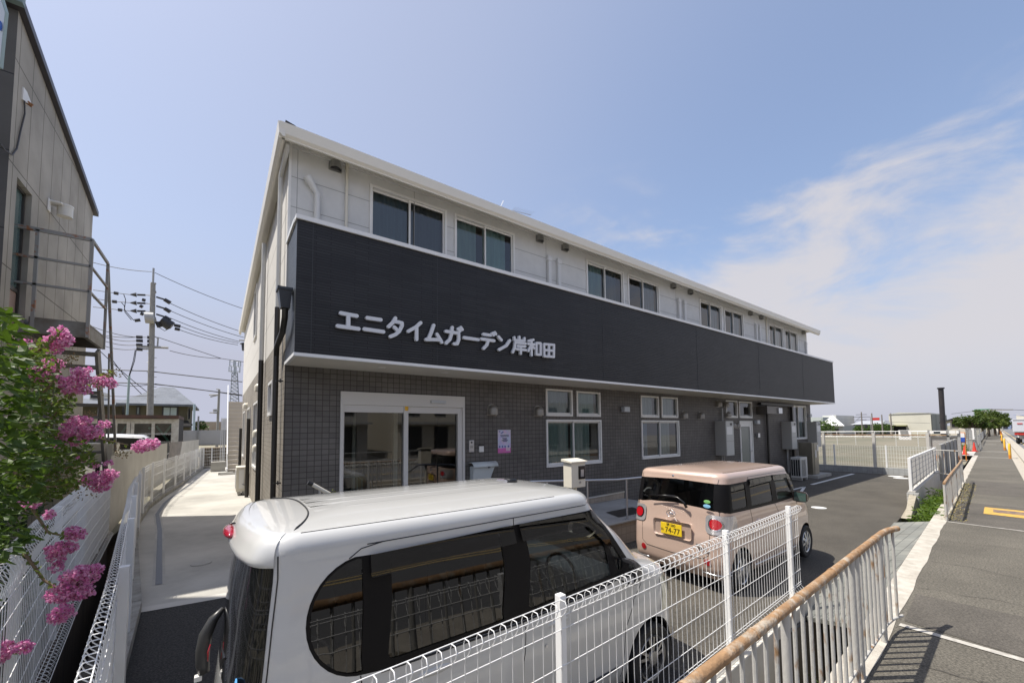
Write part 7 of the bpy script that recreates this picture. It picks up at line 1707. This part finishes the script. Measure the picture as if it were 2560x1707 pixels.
# big cream warehouse
t, y0, y1, zt = blockx('cream_warehouse', 'large plain cream warehouse on the horizon right of the building', 'warehouse', CQ, 165, 255, 905, 455, 690, 26, cwm('wh_cream', (.60, .58, .49)))
MB().box(165.5, 191, y0-.2, y0-.02, -.2, zt-.3).build('side_wall', mat('wh_side', (.30, .31, .28), .9, col2=(.20, .21, .19), nscale=.3, stretch=(1, 1, .1)), t)
A = XR(CQ(340, 650), 165); B = XR(CQ(530, 690), 165)
MB().box(164.7, 164.99, B.y, A.y, -.1, A.z).build('shutter_opening', M['black'], t); MB().box(163, 164.98, B.y-.3, A.y+1, A.z, A.z+.3).build('canopy', mat('cnp', (.30, .30, .14), .8), t)
MB().add([(164.8, y0, zt), (164.8, (y0+y1)/2+2, zt+.45), (164.8, y1, zt-.1), (191, y0, zt), (191, (y0+y1)/2+2, zt+.45), (191, y1, zt-.1)], [(0, 1, 4, 3), (1, 2, 5, 4), (0, 2, 1)]).build('roof', cwm('wh_roof', (.50, .50, .44)), t)
t, y0, y1, zt = blockx('grey_annex', 'low grey annex right of the cream warehouse', 'warehouse', CQ, 185, 985, 1052, 550, 690, 12, mat('annex', (.30, .31, .28), .9, col2=(.22, .23, .21), nscale=.3))
t, y0, y1, zt = blockx('pink_workshop', 'pinkish low workshop with a red band on the horizon', 'workshop', CQ, 170, 118, 262, 580, 690, 10, cwm('pinkish', (.46, .38, .34)))
MB().box(169.8, 169.99, y0, y1, XR(CQ(150, 650), 170).z, XR(CQ(150, 638), 170).z).build('red_band', M['red'], t)
t, y0, y1, zt = blockx('dark_house', 'dark walled house with a pale grey roof on the horizon', 'house', CR, 150, 560, 830, 675, 725, 12, mat('navy_wall', (.06, .07, .09), .8))
zr = XR(CR(700, 635), 150).z
MB().add([(149, y0-1, zt), (149, y1+.5, zt), (156, y1-.5, zr), (156, y0-.2, zr), (163, y0-1, zt), (163, y1+.5, zt)], [(0, 1, 2, 3), (3, 2, 5, 4), (0, 3, 4), (1, 5, 2)]).build('roof', mat('roof_pale', (.36, .37, .39), .6), t)
t, y0, y1, zt = blockx('white_factory', 'white factory with stepped flat roof beyond the building corner', 'factory', CR, 150, 235, 378, 580, 720, 18, cwm('wf', (.60, .60, .56)))
t, y0, y1, zt = blockx('green_grey_block', 'pale green grey block beside the white factory', 'building', CR, 140, 100, 240, 600, 720, 12, cwm('gg', (.42, .46, .44)))
f = MB()
for a in (165, 195, 222): A = XR(CR(a, 640), 139.9); f.box(139.85, 139.98, A.y-.9, A.y+.6, A.z-1.5, A.z)
f.build('window', M['dark'], t)
t, y0, y1, zt = blockx('white_roof_shed', 'low shed with white sloping roof near the horizon', 'shed', CR, 130, 240, 455, 690, 730, 10, mat('shed_grey', (.32, .34, .34), .8))
MB().add([(129, y0-.5, zt), (129, y1+.5, zt+.1), (140, y1+.5, zt+3), (140, y0+4, zt+1.0)], [(0, 1, 2, 3)]).build('roof', M['white'], t)
f = MB()
for k in range(4): f.box(129.8, 129.98, y0+1+k*2.6, y0+2.4+k*2.6, .2, 1.8)
f.build('window', M['dark'], t)
t, y0, y1, zt = blockx('open_sheds', 'row of low dark open sheds on the horizon', 'shed', CR, 140, 450, 620, 700, 725, 6, mat('openshed', (.14, .13, .12), .9))
t, y0, y1, zt = blockx('brown_hill_roof', 'low brown roof behind the open sheds', 'building', CR, 200, 385, 520, 655, 700, 8, mat('brownroof', (.16, .14, .12), .9))
t, y0, y1, zt = blockx('gabled_house', 'cream gabled house with dark roof left of the roadside trees', 'house', CQ, 120, 1205, 1440, 580, 680, 10, cwm('gh', (.58, .54, .46)))
zr = XR(CQ(1330, 525), 120).z; ym = XR(CQ(1330, 525), 120).y
MB().poly([(119.99, y0, zt), (119.99, y1, zt), (119.99, ym, zr-.2)], (9, 0, 0)).build('gable', cwm('gh2', (.58, .54, .46)), t)
MB().add([(119.3, y0-.8, zt-.25), (119.3, ym, zr), (119.3, y1+1.4, zt-.3), (130, y0-.8, zt-.25), (130, ym, zr), (130, y1+1.4, zt-.3), (119.3, y0-.8, zt-.0), (119.3, ym, zr+.25), (119.3, y1+1.4, zt-.05)], [(0, 1, 4, 3), (1, 2, 5, 4), (0, 6, 7, 1), (1, 7, 8, 2)]).build('roof', M['dark'], t)
for a, c in ((1280, 610), (1333, 552)): A = XR(CQ(a, c), 119.9); MB().box(119.85, 119.98, A.y-.4, A.y+.4, A.z-.7 if a == 1280 else A.z-.35, A.z+.6 if a == 1280 else A.z+.3).build('window', M['dark'], t)
# poles on the horizon
for a, bt, bb2, x, lab in ((643, 545, 715, 110, 'distant utility pole with cross arms near the white factory'), (752, 557, 720, 110, 'slim distant pole left of the dark house gable'), (857, 573, 722, 110, 'slim distant pole in front of the pink workshop'), (950, 557, 725, 110, 'slim distant pole at the left end of the cream warehouse')):
    A = XR(CR(a, bt), x); t = pole('distant_pole', lab, Vector((x, A.y, -.1)), A, .14, .10, mat('far_pole', (.20, .18, .16), .8), 'utility pole', 'poles on the right horizon')
    if a == 643:
        b = MB()
        for dz, w_ in ((0.5, .9), (1.0, 1.4), (1.6, .8), (2.8, .7)): b.box(x-.1, x+.1, A.y-w_, A.y+w_, A.z-dz-.08, A.z-dz)
        b.tube([(x, A.y-.6, A.z-3.4), (x, A.y-.6, A.z-2.6)], .3, 8); b.build('cross_arm', M['dark'], t)
A = XR(CR(790, 605), 115); B = XR(CR(790, 630), 115)
t = thing('red_sign', 'small red hanging sign between the distant poles', 'sign', tuple(A)); MB().box(114.9, 115, A.y-.7, A.y+.6, B.z, A.z).build('board', M['red'], t); MB().tube([(115, A.y+.8, -.1), (115, A.y+.8, A.z+.2)], .05, 6).build('post', M['galv'], t)
# low white fence across the field, striped barrier
t = thing('field_fence', 'low white rail fence across the field beyond the chain link fence', 'fence', (60, 10, -.1))
b = MB(); xa = 62
L0, L1 = XR(CR(230, 740), 66), XR(CR(1480, 722), 66)
b.tube([(66, L0.y+12, 1.6), (66, L1.y-.2, 1.75)], .03, 5); b.tube([(66, L0.y+12, 1.0), (66, L1.y-.2, 1.1)], .03, 5)
y = L1.y
while y < L0.y+12: b.tube([(66, y, -.1), (66, y, 1.7)], .025, 5); y += 1.9
b.build('rails', M['fwhite'], t)
A, B = XR(CR(1035, 735), 50), XR(CR(1168, 765), 50)
t = thing('striped_barrier', 'low white barrier with grey slanted stripes beyond the chain link fence', 'barrier', (50, A.y, 0))
MB().box(49.9, 50, B.y, A.y, B.z-.6, A.z).build('board', M['white'], t); b = MB()
for k in range(9):
    y = B.y+.12+(A.y-B.y-.3)*k/9; b.add([(49.885, y, B.z-.3), (49.885, y+.07, B.z-.3), (49.885, y+.14, A.z-.03), (49.885, y+.07, A.z-.03)], [(0, 1, 2, 3)])
b.build('stripes', M['galv'], t)
# tall leaning black steel pile
B = XR(CQ(1105, 745), 45); A = XR(CQ(1065, 75), 45)
t = thing('steel_pile', 'tall black steel column standing in the construction yard', 'column', (B.x, B.y, 0))
d = (A-B); MB().tube([B-d*.35, A], .155, 20).build('tube', mat('pile_black', (.022, .020, .022), .5, col2=(.035, .028, .028), nscale=3), t, smooth=50)
MB().tube([A, A+d.normalized()*.10], .21, 20).build('flange', M['black'], t, smooth=50)
# machinery trench plates, temporary fence, signs, cones
def XS_(a, c, x): return XR(CQ(a, c), x)
b = MB(); A, B = XS_(890, 760, 42), XS_(1340, 960, 42)
t = thing('site_hoarding', 'grey translucent hoarding of the construction yard with white top notices', 'hoarding', (42, A.y, 0))
MB().box(42, 42.06, B.y, A.y, 0, XS_(1000, 810, 42).z).build('sheet', mat('hoard', (.36, .355, .34), .7), t)
b = MB(); zt = XS_(1000, 762, 42).z
for a in (885, 1180, 1345): y = XS_(a, 800, 42).y; b.box(41.9, 42.05, y-.07, y+.07, 0, zt+.25)
b.box(41.9, 41.98, B.y, A.y, zt-.25, zt-.15); b.build('frame', M['galv'], t)
b = MB()
for a0, a1 in ((895, 955), (1060, 1150), (1195, 1290), (1300, 1345)): y0, y1 = XS_(a1, 760, 41.85).y, XS_(a0, 760, 41.85).y; b.box(41.80, 41.85, y0, y1, zt+.0, zt+.2)
b.build('notice', M['white'], t)
MB().box(41.5, 41.9, B.y, A.y+.3, -.05, .28).build('orange_base', M['orange'], t)
A, B = XS_(1360, 755, 43), XS_(1440, 895, 43)
t = thing('site_sign', 'blue and white site sign board on legs beside the pavement', 'sign', (43, A.y, .2))
ym, yn = B.y, A.y; zm = (A.z+B.z)/2
MB().box(42.95, 43, ym, yn, B.z, zm).build('blue_half', mat('signblue', (.03, .09, .42), .4), t); MB().box(42.95, 43, ym, yn, zm+.002, A.z).build('white_half', M['white'], t)
MB().box(43.01, 43.05, ym-.04, yn+.04, B.z-.05, A.z+.05).tube([(43.03, ym, -.1), (43.03, ym, A.z)], .03, 6).tube([(43.03, yn, -.1), (43.03, yn, A.z)], .03, 6).build('frame', M['orange'], t)
for k, (a, c, s_, lab) in enumerate(((1440, 1090, 1.0, 'red traffic cone nearer the ditch side by the site sign'), (1587, 1040, 1.15, 'red traffic cone beside the site mesh fence'))):
    p = oz(*CQ(a, c), .22); t = thing('traffic_cone', lab, 'traffic cone', tuple(p), 'red traffic cones')
    MB().tube([p+Vector((0, 0, .04)), p+Vector((0, 0, .66*s_))], [.13, .03], 14).build('cone', mat('cone_red', (.62, .05, .03), .5), t, smooth=50); MB().box(p.x-.2, p.x+.2, p.y-.2, p.y+.2, p.z, p.z+.04).build('base', M['red'], t)
t = thing('site_mesh_fence', 'tall grey site mesh fence behind the red cones', 'fence', (50, 5, 0))
A, B = XS_(1445, 690, 53), XS_(1690, 1030, 53)
b = MB(); n = 14
for k in range(n+1): y = B.y+(A.y-B.y)*k/n; b.tube([(53, y, 0), (53, y, A.z)], .012 if k % 4 else .035, 4, cap=False)
for k in range(12): z = .1+(A.z-.1)*k/11; b.tube([(53, B.y, z), (53, A.y, z)], .012, 4, cap=False)
b.build('mesh', M['galv'], t)
A, B = XS_(1535, 680, 52), XS_(1590, 855, 52)
t = thing('vertical_banner', 'white vertical banner on the site mesh fence', 'banner', (52, A.y, 1)); MB().box(51.9, 51.93, B.y, A.y, B.z, A.z).build('cloth', M['white'], t)
b = MB(); R = random.Random(2)
for k in range(7): z = A.z-.15-k*(A.z-B.z-.2)/7; b.box(51.88, 51.899, B.y+.12, B.y+.3, z-.1, z)
b.build('lettering', M['galv'], t)
tag(leafball((51, 5.1, .3), .9, 900, .12, LF, 'green_bush', None, 8, (1, .7, .7)), 'green bush behind the red cones', 'bush')
struct(MB().quad((44, yL(44)+.25, .215), (54, yL(54)+.25, .215), (54, yL(54)+1.6, .215), (44, yL(44)+1.5, .215)).build('site_slab', M['path']))
# bollards: yellow hoops, black-yellow posts
for i, (a, c, x) in enumerate(((2205, 1035, 0), (2150, 945, 0), (2122, 870, 0))):
    p = oz(*CR(a, c), .2); h = .95
    t = thing('hoop_bollard', ['yellow hoop bollard nearest on the pavement edge', 'yellow hoop bollard second along the pavement edge', 'yellow and black bollard third along the pavement edge'][i], 'bollard', tuple(p), 'bollards along the pavement edge')
    MB().tube([p, p+Vector((0, 0, h*.8)), p+Vector((.1, 0, h)), p+Vector((.5, 0, h)), p+Vector((.6, 0, h*.8)), p+Vector((.6, 0, 0))], .05, 10).build('hoop', M['yellow'], t, smooth=50)
    MB().tube([p+Vector((0, 0, 0)), p+Vector((0, 0, .25))], .055, 10).build('band', M['dark'] if i == 2 else M['orange'], t)
for i, (a, c) in enumerate(((2118, 840), (2112, 800))):
    p = oz(*CR(a, c), .2); t = thing('post_cone', ['orange and black rubber post past the bollards', 'orange rubber post farthest past the bollards'][i], 'post', tuple(p), 'rubber posts')
    MB().tube([p, p+Vector((0, 0, 1.0))], .11, 10).build('post', M['orange'], t); MB().tube([p+Vector((0, 0, .35)), p+Vector((0, 0, .65))], .12, 10).build('band', M['black'], t)
# roadside trees
def tree(lab, c, r, n, sz, m, seed, sc=(1, 1, .6), h0=0.2):
    R = random.Random(seed); t = thing('roadside_tree', lab, 'tree', (c[0], c[1], h0), 'trees beside the pavement')
    tr = MB().tube([(c[0], c[1], h0), (c[0]+.1, c[1], c[2]*.6), (c[0], c[1]+.1, c[2])], [.2, .14, .06], 8)
    for k in range(7): a = 2*pi*k/7; tr.tube([(c[0], c[1], c[2]*.55), (c[0]+r*.6*cos(a)*sc[0], c[1]+r*.6*sin(a)*sc[1], c[2]+r*.3*sc[2]*R.uniform(-.2, 1))], [.08, .02], 5)
    tr.build('trunk', mat('tree_bark', (.09, .07, .05), .9), t)
    b = MB(); cl_ = []
    for i in range(34):
        d = Vector((R.gauss(0, 1), R.gauss(0, 1), R.gauss(0, 1))).normalized()*R.uniform(.45, 1.05)*r; cl_.append((Vector(c)+Vector((d.x*sc[0], d.y*sc[1], d.z*sc[2])), r*R.uniform(.18, .34)))
    for p0, rr in cl_:
        for i in range(n//34):
            d = Vector((R.gauss(0, 1), R.gauss(0, 1), R.gauss(0, .8))).normalized()*rr*R.random()**.4; p = p0+d
            a = Vector((R.gauss(0, 1), R.gauss(0, 1), R.gauss(0, .5))).normalized(); q_ = a.cross(Vector((R.gauss(0, 1), R.gauss(0, 1), R.gauss(0, 1)))).normalized(); s_ = sz*R.uniform(.6, 1.4)
            b.quad(p, p+a*s_*.5+q_*s_*.4, p+a*s_, p+a*s_*.5-q_*s_*.4)
    b.build('crown', m, t); return t
tm = leafmat('tree_leaf', (.035, .065, .012), (.11, .14, .03), .2, 1.2); tm2 = leafmat('tree_leaf2', (.03, .055, .012), (.08, .11, .025), .2, 1.2)
for i, (a, c, x, r, lab) in enumerate(((1560, 590, 95, 2.6, 'leftmost spreading tree beside the far pavement'), (1700, 560, 105, 3.2, 'broad dark tree in the middle of the roadside group'), (1790, 525, 115, 3.6, 'tallest tree of the roadside group below the billboard'), (1890, 560, 125, 3.2, 'dark rounded tree near the right of the roadside group'), (1960, 590, 135, 2.6, 'rightmost small tree of the roadside group'), (1470, 610, 100, 1.8, 'lowest tree at the left end of the roadside group'))):
    p = XR(CQ(a, c), x); r *= .58; tree(lab, tuple(p), r, 2600, .26, tm if i % 2 else tm2, 40+i, (1.25, 1.4, .68))
# billboard & distant road signs
A, B = XS_(1645, 408, 190), XS_(1805, 470, 190)
t = thing('billboard', 'green framed white billboard above the roadside trees', 'billboard', (190, A.y, 0))
MB().box(190, 190.3, B.y, A.y, B.z-1.5, A.z).build('board', M['white'], t)
b = MB(); b.box(189.8, 190, B.y, A.y, A.z, A.z+.4).box(189.8, 190, A.y, A.y+.8, B.z-1.5, A.z+.4).box(189.8, 190, B.y-.8, B.y, B.z-1.5, A.z+.4).box(189.8, 190, B.y+2, B.y+2.6, B.z+.2, A.z-.5).box(189.8, 190, B.y, A.y, B.z-1.6, B.z-.3); b.build('green_frame', M['green'], t)
MB().tube([(190.2, A.y-1, 0), (190.2, A.y-1, B.z)], .2, 6).tube([(190.2, B.y+1, 0), (190.2, B.y+1, B.z)], .2, 6).build('leg', M['galv'], t)
A = XS_(1840, 385, 180); t = pole('distant_pole', 'distant utility pole right of the green framed billboard', Vector((180, A.y, 0)), A, .35, .3, M['galw'], 'utility pole', 'poles on the right horizon'); b = MB(); b.box(179.8, 180.2, A.y-4, A.y+3, A.z-.5, A.z-.2).build('cross_arm', M['galw'], t)
cabs = thing('far_cables', 'thin cables over the right horizon', 'cables', (180, 20, 8)); b = MB()
b.tube([A, XR(CQ(2352, 402), 150)], .06, 4).tube([A, XS_(1230, 460, 170)], .05, 4).tube([XR(CR(640, 590), 110), XR(CR(560, 660), 110)], .03, 4).tube([XR(CR(430, 620), 112), XR(CR(950, 640), 112)], .02, 4).tube([XR(CQ(290, 585), 112), XR(CQ(900, 605), 112)], .03, 4)
b.build('cable', M['wire'], cabs)
A, B = XR(CQ(2230, 470), 150), XR(CQ(2352, 540), 150)
t = thing('road_sign_board', 'cream roof sign with a blue corner above the truck', 'sign', (150, A.y, 5)); MB().box(150, 150.5, B.y-3, A.y, B.z, A.z).build('board', M['cream'], t); MB().add([(149.9, B.y+.1, A.z-.1), (149.9, B.y+1.6, A.z-.1), (149.9, B.y-.5, B.z+.8)], [(0, 1, 2)]).build('blue_stroke', M['blue'], t); MB().tube([(150.2, B.y, 0), (150.2, B.y, B.z)], .2, 6).build('leg', M['galv'], t)
A, B = XR(CQ(2010, 550), 230), XR(CQ(2108, 600), 230)
t = thing('blue_guide_sign', 'blue road guide sign in the distance over the road', 'sign', (230, A.y, 6)); MB().box(230, 230.3, B.y, A.y, B.z, A.z).build('board', mat('guide_blue', (.04, .25, .60), .5), t); MB().tube([(230.3, A.y, 0), (230.3, A.y, A.z)], .2, 6).build('leg', M['galv'], t)
A, B = XR(CQ(1990, 600), 300), XR(CQ(2150, 660), 300)
t = thing('distant_building', 'distant blue and grey buildings at the end of the road', 'building', (300, A.y, 0)); MB().box(300, 306, B.y, A.y, 0, A.z).build('wall', mat('dist_blue', (.20, .25, .38), .8), t)
b = MB()
for k in range(5): b.box(299.8, 299.99, B.y+1+k*4, B.y+3+k*4, .5, A.z-1)
b.build('window', M['dark'], t)
# distant white car and the box truck
p = oz(*CQ(2105, 668), .12)
t = thing('distant_car', 'tiny white car far down the road', 'car', tuple(p)); L = 4.2
MB().box(p.x, p.x+L, p.y-1.1, p.y+1.1, .35, 1.05).build('body', M['white'], t, bevel=.2); MB().box(p.x+.5, p.x+2.8, p.y-1, p.y+1, 1.05, 1.5).build('cabin', M['dark'], t, bevel=.15)
b = MB()
for x in (.8, 3.4): b.tube([(p.x+x, p.y-1.05, .42), (p.x+x, p.y+1.05, .42)], .3, 12)
b.build('wheel', M['rubber'], t)
A = XR(CQ(2165, 545), 75); B = XR(CQ(2190, 745), 75); zt = A.z; zb_ = B.z; y1 = A.y; y0 = y1-2.1
t = thing('box_truck', 'white box truck driving away on the road at the right edge', 'truck', (75, y1-1, .12))
MB().box(75, 80.5, y0, y1, zb_, zt).build('cargo_box', mat('truck_white', (.55, .56, .60), .35), t, bevel=.03)
MB().box(74.96, 74.999, y0+.05, y1-.05, zb_+.02, zb_+.12).box(74.96, 74.999, y0+.05, y1-.05, zt-.1, zt-.03).build('door_frame', M['galv'], t)
MB().box(74.95, 74.99, y1-.75, y1-.35, zt-.55, zt-.45).build('red_mark', M['red'], t)
MB().box(75.1, 80.5, y0+.15, y1-.15, zb_-.35, zb_-.01).build('chassis', M['black'], t); MB().box(80.6, 82.2, y0+.1, y1-.1, .6, zt-.4).build('cab', M['white'], t, bevel=.1)
MB().box(75.02, 75.1, y0+.1, y1-.1, zb_-.3, zb_-.05).box(75.0, 75.02, y1-.45, y1-.2, zb_-.25, zb_-.1).build('tail_lamp', M['red'], t)
b = MB()
for x in (76.5, 81.2):
    for ya_ in (y0+.12, y1-.4): b.tube([(x, ya_, .5), (x, ya_+.28, .5)], .38, 14)
b.build('wheel', M['rubber'], t)
# distant wooded line and opposite side of the road (seen in the window reflections)
R = random.Random(77); b = MB()
for i in range(5000):
    x = R.uniform(150, 330); y = R.uniform(40, 330); 
    p = Vector((x, y, R.random()**1.5*1.2)); a = Vector((R.gauss(0, 1), R.gauss(0, 1), R.gauss(0, .5))).normalized(); q_ = a.cross(Vector((0, 0, 1))).normalized(); s_ = 1.2
    b.quad(p, p+a*s_*.5+q_*s_*.4, p+a*s_, p+a*s_*.5-q_*s_*.4)
stuff(b.build('far_shrubs', tm2), 'low distant shrubs along the horizon', 'shrubs')
for (a, c, x, r, lab) in ((265, 700, 100, 1.9, 'round green shrub below the pale green grey block'), (650, 725, 118, 1.3, 'low green shrub left of the slim distant poles'), (855, 715, 118, 1.6, 'low green shrub in front of the dark house')):
    p = XR(CR(a, c), x); tag(leafball(tuple(p), r, 700, .4, LF, 'round_shrub', None, int(a), (1, 1.2, .75)), lab, 'shrub')
for i, (x0_, x1_, h, c, lab) in enumerate(((-14, -4, 6.5, (.50, .47, .40), 'cream two storey building across the road'), (-3, 9, 5.5, (.42, .40, .36), 'grey shop building across the road'), (11, 22, 6.8, (.50, .46, .38), 'beige building across the road farther right'), (25, 40, 5.0, (.46, .46, .44), 'pale building across the road farthest right'))):
    yy_ = -15.5+i*.8; t = thing('street_building', lab, 'building', (x0_, yy_, .2)); MB().box(x0_, x1_, yy_-8, yy_, .2, h).build('wall', cwm('sb%d' % i, c), t)
    b = MB(); x = x0_+.8
    while x < x1_-1.2: b.box(x, x+1.2, yy_, yy_+.04, .5, 2.7).box(x, x+1.0, yy_, yy_+.04, 3.6, 5.0 if h > 5.4 else 4.5); x += 2.3
    b.build('window', M['dark'], t); MB().box(x0_-.1, x1_+.1, yy_+.05, yy_+.9, 2.9, 3.05).build('awning', M['galv'], t)
b = MB()
for k in range(40): x = -20+k*1.6; b.tube([(x, yR(x)-9.8, .2), (x, yR(x)-9.8, 1.1)], .03, 5)
for z in (.55, 1.05): b.tube([(-20, yR(-20)-9.8, z), (44, yR(44)-9.8, z)], .03, 5)
tag(b.build('street_railing', M['galv']), 'grey pipe railing on the far side of the road', 'railing')
S.render.resolution_x, S.render.resolution_y = 1024, 682

t = thing('unseen_shade_building', 'dark building added out of view on the left to shade the path and fences', 'building', (-8, 8, 0))
MB().box(-12, -4.7, 7.3, 10.1, 0, 12).build('wall', mat('shade_building_face', (.10, .095, .09), .6), t)  # unseen block, added so that its shadow falls over the left path
